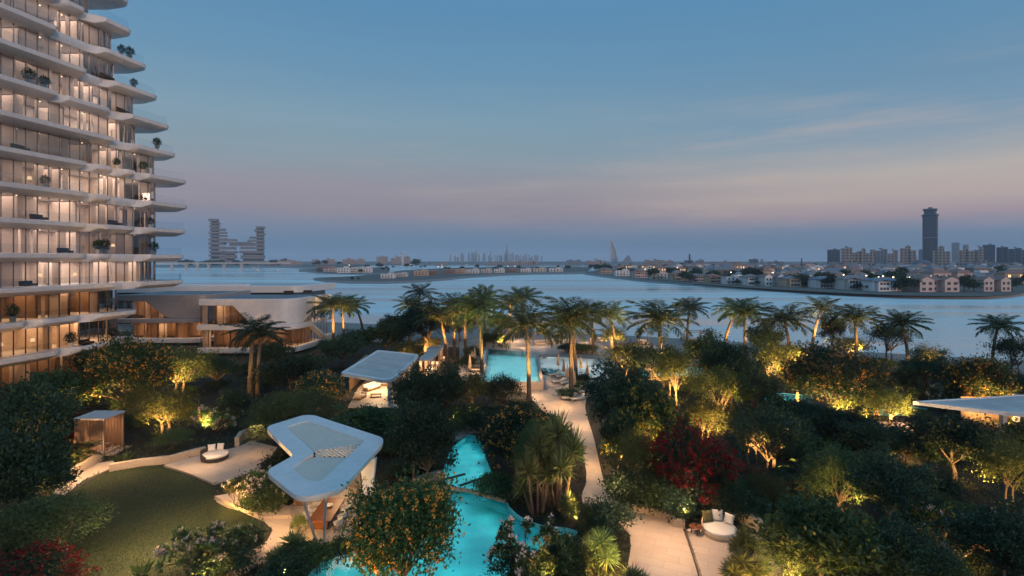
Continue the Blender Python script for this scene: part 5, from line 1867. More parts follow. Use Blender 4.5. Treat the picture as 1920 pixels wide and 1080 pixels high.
T = [
 # ---- left garden
 ('D', 36, 905, 716, 190, 'dark tree at the foot of the tower, at the picture edge', 0),
 ('D', 104, 800, 694, 130, 'olive green tree rising against the lowest tower windows', 2),
 ('D', 186, 716, 648, 96, 'dark tree between the tower end and the orange blossom tree', 1),
 ('D', 20, 1010, 800, 190, 'huge black green tree mass above the crimson bush', 1),
 ('D', 88, 960, 850, 110, 'black green tree just left of the lawn corner', 0),
 ('H', 92, 1050, 930, 190, 'soft dim shrub spilling over the lawn edge', 0),
 ('H', 24, 1075, 950, 150, 'soft dim shrub behind the crimson bush', 0),
 ('B', 52, 1125, 1038, 190, 'crimson flowered bush in the near corner beside the lawn', 0),
 ('B', 108, 850, 768, 96, 'crimson flowered bush lit yellow beside the bamboo palm', 0),
 ('P', 152, 874, 812, 74, 'yellow green bamboo palm in front of the timber hut', 0),
 ('S', 108, 886, 838, 80, 'lit low shrub behind the planter wall left of the bamboo palm', 1),
 ('S', 70, 880, 812, 90, 'dark low shrub left of the crimson bush', 0),
 ('O', 240, 776, 642, 160, 'orange blossom tree lit from below behind the timber hut', 0),
 ('L', 338, 742, 648, 130, 'tall yellow lit olive tree right of the orange blossom tree', 0),
 ('L', 312, 814, 728, 130, 'bright yellow lit small tree left of the white frangipani', 0),
 ('L', 262, 800, 716, 90, 'dim olive tree under the orange blossom tree', 0),
 ('F', 408, 806, 734, 104, 'glowing white frangipani with fanned bare branches', 0),
 ('D', 300, 720, 655, 90, 'dark bushy tree between the orange blossom tree and the villas', 0),
 ('D', 408, 728, 668, 90, 'dark tree below the white villa, left of the feather palms', 1),
 ('D', 512, 700, 638, 80, 'dark tree below the white villa, right of the feather palms', 0),
 ('D', 575, 702, 668, 100, 'dark leafy tree under the villa ramp', 2),
 ('D', 440, 800, 728, 70, 'dark tree right of the glowing frangipani', 0),
 ('H', 530, 838, 736, 150, 'soft green shrub mass above the angular white roof', 0),
 ('H', 590, 810, 726, 110, 'soft green shrub beside the dim orange bush', 0),
 ('O', 598, 776, 700, 96, 'dim orange flowering bush left of the lounge pavilion', 1),
 ('D', 545, 745, 665, 120, 'dark tree between the feather palms and the dim orange bush', 1),
 ('D', 640, 690, 628, 90, 'dark tree on the sand side of the villa palms', 0),
 ('D', 724, 668, 604, 100, 'round green tree behind the lounge pavilion', 2),
 ('D', 668, 668, 618, 70, 'dark shrub tree between the villa palms and the round green tree', 1),
 ('D', 798, 662, 566, 130, 'tall dark tree below the two far palms', 0),
 ('D', 742, 634, 590, 66, 'dark tree at the shore left of the far palms', 1),
 ('D', 862, 640, 580, 80, 'dark tree behind the gold fronded palms', 0),
 ('L', 766, 680, 640, 74, 'yellow lit bush between the lounge pavilion roof and the cabanas', 0),
 ('L', 804, 660, 628, 60, 'yellow lit bush behind the cabana roofs', 0),
 ('A', 938, 650, 588, 76, 'gold lit slender tree behind the raised pool', 1),
 ('D', 925, 652, 622, 60, 'dark clipped shrub at the far corner of the raised pool', 0),
 # ---- centre
 ('D', 680, 850, 764, 140, 'dark green tree rising just behind the angular white roof', 2),
 ('D', 776, 905, 752, 130, 'deep green tree between the angular roof and the stream', 0),
 ('D', 800, 918, 770, 130, 'very dark tree overhanging the upper stream', 1),
 ('D', 778, 800, 690, 110, 'dark tree hiding the foot of the lounge pavilion', 1),
 ('D', 836, 790, 688, 100, 'dark tree with warm lit underside right of the lounge pavilion', 0),
 ('A', 884, 784, 700, 86, 'warm lit slender tree left of the raised pool wall', 1),
 ('A', 944, 776, 700, 80, 'slender dark tree in front of the raised pool wall', 0),
 ('S', 900, 800, 762, 110, 'dark low shrub under the slender trees at the sand patch', 0),
 ('S', 848, 806, 768, 90, 'dark low shrub left of the sand patch', 1),
 ('S', 970, 776, 752, 60, 'small dark shrub at the palm foot in front of the pool', 0),
 ('O', 966, 890, 772, 156, 'dark bush with yellow orange flowers overhanging the stream bend', 1),
 ('H', 1008, 930, 786, 104, 'tall soft green shrub behind the spiky yuccas', 0),
 ('D', 990, 872, 778, 84, 'deep green tree above the spiky yuccas beside the walk', 0),
 ('V', 1046, 955, 836, 84, 'group of tall spiky yuccas leaning over the curved walk', 0),
 ('V', 1008, 962, 858, 70, 'dark tall yuccas left of the lit ones', 0),
 ('U', 1066, 968, 896, 56, 'small bright yellow lit yucca at the bend of the walk', 1),
 ('S', 925, 930, 892, 84, 'low green shrub on the stream bank beside the weir', 1),
 ('S', 970, 940, 900, 80, 'low dark shrub on the bank under the yuccas', 0),
 ('F', 992, 1075, 932, 180, 'pink white frangipani standing over the turquoise stream', 1),
 ('S', 1060, 1080, 1020, 110, 'black low shrub on the bank beside the bright yuccas', 1),
 ('S', 985, 1090, 1040, 120, 'black low shrub under the stream frangipani', 0),
 ('O', 756, 1112, 912, 232, 'large dark tree full of orange flowers in front of the stream', 0),
 ('S', 1136, 1000, 942, 96, 'dark rounded hedge shrub between the stream and the walk', 0),
 ('H', 1096, 1000, 948, 60, 'dim grassy shrub beside the small pale pool end', 0),
 ('U', 1128, 1062, 985, 90, 'bright lit yucca cluster beside the near walk', 0),
 ('U', 1112, 1000, 940, 66, 'dim yucca behind the bright cluster', 1),
 ('U', 1186, 1100, 1040, 70, 'dark low yucca at the lower edge of the walk', 1),
 ('F', 386, 1072, 940, 196, 'dark frangipani with pale flowers spreading over the lawn', 0),
 ('F', 455, 955, 868, 104, 'brightly lit frangipani leaning over the pale garden step', 1),
 ('F', 492, 946, 850, 100, 'dim frangipani between the lit one and the angular roof', 0),
 ('S', 495, 962, 920, 84, 'low shrub at the foot of the paired frangipani', 1),
 ('S', 410, 1086, 1020, 130, 'dark low shrub under the lawn frangipani', 0),
 ('S', 470, 1040, 984, 60, 'dark shrub at the terrace edge beside the lawn frangipani', 0),
 ('U', 548, 1060, 990, 84, 'spiky yucca pair in front of the dining terrace', 0),
 ('U', 512, 1064, 1010, 56, 'lit yucca left of the spiky pair', 1),
 ('U', 702, 1022, 992, 34, 'tiny yucca at the foot of the steel legs', 1),
 ('S', 590, 1068, 1020, 80, 'low shrub between the yuccas and the stream', 1),
 ('S', 640, 1050, 1010, 60, 'low dark shrub at the stream corner of the dining terrace', 0),
 ('S', 540, 1100, 1048, 100, 'black low shrub at the bottom beside the stream', 0),
 ('R', 266, 1082, 1044, 40, 'glossy broad leaved plant at the lit lower lawn edge', 0),
 ('R', 232, 872, 836, 40, 'broad leaved plant beside the hut step', 0),
 ('H', 560, 1005, 962, 34, 'small yellow lit upright shrub at the terrace corner', 0),
 # ---- right garden
 ('D', 1174, 850, 684, 168, 'very large dark tree at the right edge of the pool walk', 0),
 ('D', 1158, 884, 770, 80, 'dark tree hanging over the walk below the very large one', 1),
 ('Y', 1216, 864, 728, 130, 'yellow flowering tree in front of the very large dark tree', 0),
 ('Y', 1164, 882, 778, 70, 'small yellow flowering bush beside the walk', 0),
 ('H', 1188, 916, 806, 90, 'olive green shrub on bare stems beside the walk', 0),
 ('A', 1228, 740, 642, 120, 'warm lit slender tree around the tall broad palm', 0),
 ('A', 1180, 716, 640, 90, 'slender tree with gold lit leaves beside the beach path', 1),
 ('A', 1262, 760, 655, 90, 'orange lit slender tree right of the tall broad palm', 1),
 ('D', 1322, 722, 622, 90, 'dark tree behind the small blue pool', 0),
 ('D', 1372, 770, 640, 120, 'deep dark tree below the dark crowned palm', 1),
 ('L', 1446, 726, 636, 100, 'bright yellow lit olive tree on the beach row', 0),
 ('L', 1150, 654, 608, 58, 'bright yellow lit bush at a palm foot on the sand', 0),
 ('A', 1350, 790, 690, 120, 'warm lit slender tree with visible branches right of the small blue pool', 1),
 ('L', 1322, 830, 742, 110, 'yellow green lit olive tree above the crimson tree', 0),
 ('B', 1292, 936, 806, 176, 'large crimson flowering tree right of the walk', 0),
 ('D', 1260, 870, 770, 110, 'dark tree between the yellow flowering tree and the crimson one', 0),
 ('A', 1450, 900, 760, 160, 'open dark tree with many thin trunks in mid garden', 0),
 ('A', 1410, 870, 770, 110, 'open olive tree left of the thin trunked one', 1),
 ('D', 1420, 800, 690, 110, 'dark tree in front of the yellow olive tree', 0),
 ('D', 1500, 820, 745, 110, 'dark tree hiding the teal stream', 1),
 ('D', 1580, 850, 760, 140, 'dark tree between the two closed parasols', 0),
 ('O', 1562, 780, 652, 186, 'big round tree covered in orange flowers near the teal stream', 1),
 ('L', 1476, 700, 640, 80, 'yellow lit bush left of the big orange tree', 0),
 ('L', 1592, 668, 628, 80, 'amber lit bush under the shaggy palm', 0),
 ('D', 1562, 660, 588, 50, 'dark tree behind the shaggy palm', 1),
 ('A', 1665, 678, 602, 74, 'small dark beach tree with a bent trunk', 0),
 ('L', 1740, 706, 644, 62, 'amber lit bush on the sand right of the slim palm', 0),
 ('D', 1740, 756, 660, 104, 'blue green tree behind the teal stream', 0),
 ('D', 1680, 750, 690, 80, 'dark tree right of the big orange tree', 1),
 ('O', 1836, 782, 672, 120, 'round orange flowering tree above the pavilion roof', 0),
 ('F', 1770, 770, 700, 70, 'dim pink flowering frangipani left of the round orange tree', 0),
 ('L', 1664, 800, 722, 100, 'yellow green lit olive tree above the pale parasol', 0),
 ('L', 1600, 800, 736, 80, 'dim olive tree left of the yellow green one', 0),
 ('A', 1902, 706, 628, 80, 'spreading dark tree on the sand at the picture edge', 0),
 ('D', 1435, 690, 602, 70, 'dark tree between the dark crowned palm and the gold fronded palm', 0),
 ('D', 1790, 900, 776, 160, 'broad dark tree in front of the pavilion roof', 1),
 ('D', 1700, 880, 800, 120, 'dark tree below the pale sandy path', 0),
 ('D', 1626, 880, 790, 110, 'very dark tree left of the sandy path', 1),
 ('F', 1690, 860, 800, 90, 'pinkish flowering shrub at the sandy path', 1),
 ('T', 1500, 930, 832, 150, 'dark tree fern with arching fronds', 0),
 ('T', 1560, 900, 826, 110, 'second dark tree fern behind the arching one', 0),
 ('H', 1572, 960, 836, 130, 'dark soft shrub right of the arching tree fern', 0),
 ('D', 1668, 1000, 850, 160, 'blue black tree in the middle of the right garden', 0),
 ('D', 1546, 1120, 938, 230, 'large dark tree over the near daybed terrace', 2),
 ('H', 1480, 1090, 985, 130, 'olive shrub beside the near terrace with lit twigs', 0),
 ('F', 1790, 1050, 898, 200, 'dark frangipani with scattered pale flowers at the right', 0),
 ('L', 1890, 950, 812, 110, 'dim olive tree at the picture edge above the frangipani', 0),
 ('D', 1880, 1110, 950, 190, 'black tree in the near right corner', 0),
 ('D', 1690, 1130, 980, 170, 'black green tree below the dark frangipani', 1),
 ('H', 1750, 1120, 1016, 130, 'dim soft shrub at the bottom right', 0),
 ('D', 1930, 880, 790, 90, 'dark tree under the pavilion roof edge', 0),
 ('U', 1396, 1052, 980, 70, 'dark yucca in front of the cream daybed', 0),
 ('U', 1392, 1090, 1030, 100, 'lit yucca cluster at the bottom beside the terrace', 0),
 ('U', 1430, 1080, 1020, 60, 'dark yucca right of the lit cluster', 1),
 ('S', 1176, 950, 886, 100, 'clipped dark hedge along the walk, upper part', 0),
 ('S', 1222, 958, 896, 100, 'clipped dark hedge along the walk, middle part', 1),
 ('S', 1272, 972, 914, 100, 'clipped dark hedge along the walk above the low wall', 0),
 ('S', 1330, 966, 918, 90, 'dark shrub behind the round side table', 1),
 ('S', 1386, 972, 922, 100, 'dark shrub behind the daybed wall', 0),
 ('R', 1430, 985, 930, 60, 'broad leaved plant behind the daybed wall', 0),
 ('H', 1440, 960, 890, 90, 'dark grassy shrub above the daybed wall', 0),
 ('S', 1064, 747, 729, 40, 'low round shrub at the foot of the paired palms', 0),
 ('S', 1085, 731, 716, 40, 'low shrub beside the closed parasol under the paired palms', 1),
 ('S', 1092, 716, 702, 42, 'low dark shrub at the shallow pool corner', 0),
 ('S', 1068, 660, 644, 50, 'low shrub beyond the shallow pool, left one', 0),
 ('S', 1096, 662, 646, 50, 'low shrub beyond the shallow pool, right one', 1),
 ('S', 925, 642, 628, 46, 'low green mound on the sand beyond the raised pool', 1),
 ('S', 886, 672, 650, 40, 'low dark shrub behind the parasols of the narrow deck', 0),
 ('S', 876, 690, 668, 36, 'low dark shrub at the outer edge of the narrow deck', 1),
 ('S', 1660, 690, 674, 50, 'low green shrub on the beach under the bent tree', 1),
 ('S', 1900, 724, 704, 60, 'low green hedge at the sand edge behind the pavilion', 0),
]
for k, x, yb, yt, w, lb, v in T:
    plant(k, x, yb, yt, w * .97, lb, var=min(v, len(PROTO[k]) - 1))
# glowing plants: pixel of the foot, lamp power, lamp offset towards the viewer, aim height
UPL = ((240, 776, 420, -1.6, -2.6, 3.2), (338, 742, 700, .4, -2.4, 5), (312, 814, 420, .4, -1.6, 2.6), (408, 806, 230, -.2, -1.3, 2.2), (108, 852, 150, .6, -1.7, 1.5), (150, 878, 70, .2, -1.4, 1.4), (108, 890, 60, .5, -1.2, 1.0),
                            (455, 955, 170, -1.3, -1.4, 1.8), (386, 1072, 60, 1.4, -1.6, 1.6), (766, 680, 260, 0, -1.8, 1.8), (804, 660, 300, 0, -1.8, 2), (938, 650, 700, .3, -1.8, 4), (836, 790, 300, .8, -1.8, 3),
                            (884, 784, 330, .4, -1.6, 3), (1066, 968, 110, .2, -1.3, 1.6), (1075, 958, 150, 1.2, -.8, 2), (1128, 1062, 110, .2, -1.4, .8), (548, 1060, 70, .4, -1.3, .9), (560, 1005, 45, 0, -1, .9), (598, 776, 160, .6, -2.0, 2),
                            (1164, 882, 150, .2, -1.6, 1.8), (1228, 740, 600, .6, -1.8, 3), (1180, 716, 600, .3, -1.8, 3), (1262, 760, 500, .4, -1.8, 3), (1446, 726, 1100, .2, -2.0, 3.5), (1150, 654, 500, 0, -1.6, 2.2),
                            (1350, 790, 300, .2, -1.8, 3), (1322, 830, 400, .3, -1.8, 3), (1562, 780, 900, -1.5, -3.0, 4), (1540, 786, 500, 1.5, -2.6, 4), (1476, 700, 900, .2, -1.8, 3), (1592, 668, 700, .2, -1.8, 2.6), (1740, 706, 600, 0, -1.6, 2.6),
                            (1664, 800, 400, .4, -1.8, 3), (1836, 782, 650, -.8, -2.8, 2.5), (1292, 936, 70, -1.2, -2.2, 1.6), (1392, 1090, 80, .1, -1.2, .8), (1480, 1090, 90, -.8, -1.2, 1.6), (1450, 900, 260, .2, -1.0, 3), (1410, 870, 300, .2, -1, 3), (992, 1075, 40, .8, -1.2, 1.8),
                            (746, 1110, 70, -1.2, -2.5, 2.6), (1216, 864, 330, .3, -2.2, 2.6), (966, 890, 120, .6, -2.4, 2.5), (1546, 1120, 110, -1.8, -2.2, 3), (1572, 960, 130, .3, -1.6, 2.2), (1790, 900, 220, -.5, -2.2, 3), (88, 960, 50, .8, -1.8, 2), (36, 905, 120, .8, -2, 4), (104, 800, 200, .6, -2.0, 4), (1690, 860, 130, .2, -1.5, 1.4), (1790, 1050, 45, -.6, -1.6, 1.5), (1890, 950, 90, -.4, -1.8, 2.5), (1178, 916, 60, -.6, -1.4, 1.6), (1495, 771, 60, .4, -1.2, 1.5), (1643, 792, 50, .3, -1.2, 1.5))
LIT = []
for u_ in UPL:
    q_ = P(u_[0], u_[1])
    LIT.append((q_.x + u_[3] * .9, q_.y + u_[4] * 1.3))
# low shrubs that fill the beds between the trees, one like another
placed, tries = [], 0
while len(placed) < 120 and tries < 9000:
    tries += 1
    py_ = HZ + 168 + 430 * rnd.random() ** .9
    px_ = rnd.uniform(20, 1930)
    p = P(px_, py_)
    if not inside(p.x, p.y, [tuple(q) for q in poly(EDGE, 0)] + [(150, -10), (-150, -10)]): continue
    if any(inside(p.x + dx_, p.y + dy_, k_) for k_ in KEEP for dx_, dy_ in ((0, 0), (1.3, 0), (-1.3, 0), (0, 1.3), (0, -1.6), (0, -3.2))): continue
    if any((p.x - a) ** 2 + (p.y - b) ** 2 < 3.2 for a, b in placed): continue
    if p.y > 112: continue
    if any((p.x - a) ** 2 + (p.y - b) ** 2 < 11 for a, b in LIT): continue
    placed.append((p.x, p.y))
    h_ = rnd.uniform(1.0, 2.0)
    wd = rnd.uniform(2.2, 3.8) * F / p.y
    plant(rnd.choice('SSSH'), px_, py_, HZ + (CH - h_) * F / p.y, wd, 'unlit low shrub filling the garden beds between the trees', 'low shrubs filling the garden beds', cat='shrub')
# garden spotlights under the glowing plants: pixel of the plant's foot, power, offset towards the viewer, aim height
for x, yb, e, dx, dy, h in UPL:
    uplight(x, yb, e * 18, dx, dy, h, 104)
# path and lawn lamps: area lights facing down from above head height
for x, y, e, hz in ((150, 905, 55, 1.2), (185, 885, 45, 1.2), (250, 886, 26, .9), (370, 880, 38, 1.0), (430, 948, 30, .9), (440, 1000, 42, 1.0), (500, 1020, 45, 1.2), (290, 1052, 130, 1.6), (215, 1060, 60, 1.8), (330, 985, 40, 1.8), (340, 1012, 36, 1.6), (480, 855, 32, 1.2), (1090, 800, 75, 1.5), (1050, 765, 85, 1.6), (1105, 880, 55, 1.3), (1150, 965, 40, 1.2), (1000, 720, 70, 1.8), (985, 745, 90, 1.5),
                    (1700, 800, 90, 1.2), (1260, 1050, 28, 1.5), (890, 700, 60, 1.8), (1060, 640, 110, 2), (960, 640, 130, 2)):
    q = P(x, y) + Vector((0, 0, hz + 1.6))
    lamp('path_light', 'AREA', q, e * 3.2, (1, .60, .30), .9, q - Vector((0, 0, 1)))

# ground cover between the plants: many small leaves, nothing anyone could count
rg = np.random.default_rng(5)
def in_any(x, y):
    return any(inside(x, y, k_) for k_ in KEEP)
gp = []
edge_pg = [(-150, -10), (150, -10)] + [tuple(p) for p in poly(EDGE, 0)[::-1]]
tries = 0
while len(gp) < 7500 and tries < 60000:
    tries += 1
    py_ = HZ + 165 + (640) * rg.random() ** .8
    px_ = rg.uniform(-60, 2000)
    p = P(px_, py_)
    if p.y > 118 or not inside(p.x, p.y, edge_pg) or in_any(p.x, p.y): continue
    gp.append((p.x, p.y, p.y))
gp = np.array(gp)
per = 16
idx = np.repeat(np.arange(len(gp)), per)
sc_ = np.clip(gp[idx, 2] / 55, .7, 2.0)
pos = np.stack([gp[idx, 0] + rg.normal(size=len(idx)) * .34 * sc_, gp[idx, 1] + rg.normal(size=len(idx)) * .34 * sc_, np.abs(rg.normal(size=len(idx))) * .20 * sc_ + .02], 1)
dd = unit(rg.normal(size=(len(idx), 3)) * .8 + np.array([0, 0, .7]))
ok = np.array([not in_any(x, y) for x, y in pos[:, :2]])
o = quads_obj('ground_cover', [(leaf_mesh(pos, dd, .26 * sc_ * rg.uniform(.6, 1.3, len(idx)), .4, 9)[np.repeat(ok, 4)], 0)], [MT['leaf_cover']])
tag(o, 'low dark leafy ground cover filling the garden beds', 'ground cover', kind='stuff')
# lawn blades
xs = [p[0] for p in LAWN]; ys = [p[1] for p in LAWN]
bl = []
while len(bl) < 42000:
    x, y = rg.uniform(min(xs), max(xs), 4000), rg.uniform(max(min(ys), 29), max(ys), 4000)
    for a, b in zip(x, y):
        if inside(a, b, LAWN): bl.append((a, b, .012))
bl = np.array(bl)
dd = unit(rg.normal(size=(len(bl), 3)) * .45 + np.array([0, 0, 1.0]))
o = quads_obj('grass', [(leaf_mesh(bl, dd, rg.uniform(.05, .12, len(bl)), .22, 4), 0)], [MT['grass']])
tag(o, 'short mown grass of the dark lawn', 'grass', kind='stuff')
for ps in PROTO.values():
    for r_ in ps:
        if not r_.get('used'):
            for c_ in list(r_.children_recursive): bpy.data.objects.remove(c_)
            bpy.data.objects.remove(r_)

# potted plants and seats on the tower's balconies
def balcony_at(px, k):
    y = Y_of(px)
    return xf(y) + .95, y, slab_z(k)
pot = empty('potted_bush')
MB().lathe((0, 0, 0), [(.22, 0), (.30, .45), (.33, .55), (.28, .55)], 12).build('pot', MT['roofpanel'], pot)
rr = np.random.default_rng(77)
pp = unit(rr.normal(size=(520, 3))) * (.62 * rr.uniform(.2, 1, (520, 1)) ** .5) * np.array([1, 1, 1.15]) + np.array([0, 0, 1.15])
quads_obj('crown', [(leaf_mesh(pp, unit(rr.normal(size=(520, 3))), rr.uniform(.12, .26, 520), .5, 2), 0)], [MT['leaf_dark']], pot)
WORD = {-2: 'second', -1: 'third', 0: 'fourth', 1: 'fifth', 2: 'sixth', 3: 'seventh', 4: 'eighth', 5: 'ninth', 6: 'tenth', 7: 'eleventh', 8: 'twelfth', -3: 'first'}
first = True
for px, k, w in ((10, -2, 'nearest the viewer'), (120, -3, 'behind the railing'), (200, -3, 'at the tower end'), (172, 0, 'left of two'), (184, 0, 'right of two'), (278, 0, 'near the far end'), (272, 1, 'in front of the lit lamp'), (72, 2, 'near the front'), (208, 3, 'on the stepped balcony'), (258, 3, 'at the far corner'), (70, 5, 'the darker one'), (42, 5, 'the paler one'), (284, 4, 'on the overhanging tip'), (240, 6, 'on the overhanging tip'), (216, 7, 'on the overhanging tip, larger'), (232, 7, 'on the overhanging tip, smaller'), (10, 8, 'at the top edge of the picture')):
    lb = f'potted bush on the {WORD[k]} tower balcony up, {w}'
    x, y, z = balcony_at(px, k)
    s_ = rnd.uniform(.85, 1.25)
    if first:
        o = pot; first = False
        o.location, o.scale = (x, y, z), (s_,) * 3
        o['label'] = lb
    else:
        o = copy_tree(pot, (x, y, z), rnd.uniform(0, 6), (s_,) * 3, lb)
    o['category'] = 'potted plant'
    o['group'] = 'potted bushes on the tower balconies'
seat = empty('balcony_sofa')
MB().rbox((0, 0, .25), (.9, 1.9, .3), .1).build('seat', MT['rattan'], seat)
MB().rbox((-.38, 0, .55), (.18, 1.9, .45), .07).build('backrest', MT['rattan'], seat)
first = True
for px, k, w in ((25, 3, 'above the dark potted bush'), (110, 0, 'beside the clear railing'), (60, 1, 'near the front end'), (205, 1, 'in mid facade'), (265, 2, 'near the far corner'), (40, -1, 'behind the dark railing'), (220, 5, 'on the far wing'), (190, 6, 'under the tip'), (150, -3, 'among the chairs')):
    lb = f'dark sofa on the {WORD[k]} tower balcony up, {w}'
    x, y, z = balcony_at(px, k)
    if first:
        o = seat; first = False
        o.location = (x, y, z); o['label'] = lb
    else:
        o = copy_tree(seat, (x, y, z), 0, None, lb)
    o['category'] = 'sofa'
    o['group'] = 'dark sofas on the tower balconies'

# ---------------------------------------------------------------- the far shores
rf = random.Random(21)
ZLAND = 1.1
def land(name, front, back, zf=-.6):
    """a low shore: the front line slopes out of the water onto a beach; the back line is far away"""
    f0 = poly(front, zS)
    f1 = poly([(x, y - 3.2) for x, y in front], .4)
    f2 = poly([(x, y - 5.0) for x, y in front], ZLAND)
    mb = MB()
    bk = poly(back, ZLAND)
    n = len(front)
    bkr = []
    for i in range(n):
        u = i / (n - 1) * (len(bk) - 1)
        j = min(int(u), len(bk) - 2)
        t = u - j
        bkr.append((bk[j][0] * (1 - t) + bk[j + 1][0] * t, bk[j][1] * (1 - t) + bk[j + 1][1] * t))
    mb.strip([[(x, y, -.7) for x, y in f0][::-1], [(x, y, .4) for x, y in f1][::-1], [(x, y, ZLAND) for x, y in f2][::-1]])
    b = mb.build('shore_beach', MT['far_sand'], smooth=True)
    tag(b, kind='structure')
    mb = MB().strip([[(x, y, ZLAND) for x, y in f2][::-1], [(x, y, ZLAND) for x, y in bkr][::-1]])
    tag(mb.build(name, MT['far_land']), kind='structure')
RS_FRONT = [(1096, 516), (1140, 522), (1200, 529), (1300, 537), (1400, 544), (1500, 550), (1600, 555.5), (1700, 559), (1780, 560), (1850, 560), (1900, 557), (1935, 551), (1950, 547)]
land('far_land', RS_FRONT, [(1096, 511), (1150, 500), (1200, 497), (1350, 496), (1500, 496), (1700, 496), (1900, 497), (2000, 500), (1952, 541)])
land('far_land', [(588, 526.5), (612, 530), (660, 532), (720, 532.5), (780, 531), (830, 527), (880, 522), (940, 518), (1000, 516), (1070, 515), (1100, 514)], [(586, 521.5), (640, 519), (700, 515), (760, 506), (850, 502), (950, 500), (1050, 500), (1110, 500)])
land('far_land', [(560, 510), (590, 513), (640, 515), (700, 516.5), (730, 516)], [(560, 505), (640, 503), (730, 501)])
land('far_land', [(200, 502.5), (330, 503), (430, 503.5), (520, 503), (570, 505), (650, 506)], [(200, 497), (400, 496), (600, 496), (700, 496)])
land('far_land', [(400, 498.5), (700, 499), (1100, 499.5), (1600, 499), (2100, 499.5), (2400, 500)], [(-800, 490.5), (300, 490.3), (960, 490.3), (1600, 490.3), (2600, 490.5)])

def facade(name, wall, win, fl=6.0, bay=6.5, wh=.55, ww=.55):
    """a wall with rows of dark windows between floors"""
    m = Mat(name)
    g = m.n('ShaderNodeTexCoord')
    geo = m.n('ShaderNodeNewGeometry')
    sp = m.n('ShaderNodeSeparateXYZ')
    m.l(g.outputs['Object'], sp.inputs[0])
    sn = m.n('ShaderNodeSeparateXYZ')
    m.l(geo.outputs['True Normal'], sn.inputs[0])
    def ma(op, a, b=None):
        n = m.n('ShaderNodeMath', operation=op)
        for i, v in enumerate((a, b)):
            if v is None: continue
            if isinstance(v, (int, float)): n.inputs[i].default_value = v
            else: m.l(v, n.inputs[i])
        return n.outputs[0]
    hx = ma('ADD', sp.outputs['X'], sp.outputs['Y'])
    fx = ma('FRACT', ma('ADD', ma('DIVIDE', hx, bay), 500.25))
    fz = ma('FRACT', ma('ADD', ma('DIVIDE', sp.outputs['Z'], fl), 500.2))
    inx = ma('MULTIPLY', ma('GREATER_THAN', fx, .5 - ww / 2), ma('LESS_THAN', fx, .5 + ww / 2))
    inz = ma('MULTIPLY', ma('GREATER_THAN', fz, .5 - wh / 2), ma('LESS_THAN', fz, .5 + wh / 2))
    side_ = ma('LESS_THAN', ma('ABSOLUTE', sn.outputs['Z']), .5)
    f = ma('MULTIPLY', ma('MULTIPLY', inx, inz), side_)
    nz = m.noise(m.coord((.12, .12, .12)), 1.0, 3)
    wc = m.mix(nz, tuple(x * .8 for x in wall), tuple(min(1, x * 1.15) for x in wall))
    c = m.mix(f, wc, win)
    p = m.n('ShaderNodeBsdfPrincipled')
    m.l(c, p.inputs['Base Color'])
    mr = m.n('ShaderNodeMapRange')
    m.l(f, mr.inputs[0])
    mr.inputs[3].default_value = .75
    mr.inputs[4].default_value = .45
    m.l(mr.outputs[0], p.inputs['Roughness'])
    m.l(p.outputs[0], m.out.inputs[0])
    return m.m
FC = {'beige': facade('beige_apartments', (.42, .33, .27), (.07, .065, .07)), 'pink': facade('pinkish_apartments', (.44, .31, .27), (.08, .065, .07)), 'glass': facade('blue_glass_block', (.10, .14, .19), (.03, .05, .08), 6.5, 5.0, .8, .85),
      'grey': facade('grey_block', (.26, .27, .29), (.06, .07, .09)), 'stone': facade('stacked_stone_block', (.31, .265, .24), (.13, .12, .13), 6.5, 9, .45, .85), 'dark': facade('dark_glass_tower', (.045, .065, .095), (.018, .030, .050), 7, 7, .75, .8)}
WALLS = [mottled('pale_villa_wall', (.58, .53, .49), (.68, .63, .59), .2, .8), mottled('ochre_villa_wall', (.50, .36, .24), (.58, .44, .31), .2, .8), mottled('pink_villa_wall', (.60, .45, .40), (.68, .53, .47), .2, .8), mottled('white_villa_wall', (.72, .71, .70), (.80, .79, .78), .2, .8), mottled('brown_villa_wall', (.22, .15, .12), (.30, .21, .17), .2, .8)]
ROOFS = [mottled('grey_roof_tiles', (.18, .18, .19), (.27, .27, .28), 1, .8), mottled('red_roof_tiles', (.27, .15, .12), (.36, .21, .17), 1, .8), mottled('blue_grey_roof_tiles', (.16, .19, .24), (.22, .26, .31), 1, .8), mottled('pale_flat_roof', (.36, .34, .33), (.45, .43, .42), .5, .8)]
WIN = MT['dusk_glass']
LITW = emit('lit_window', (1, .60, .30), 1.6)

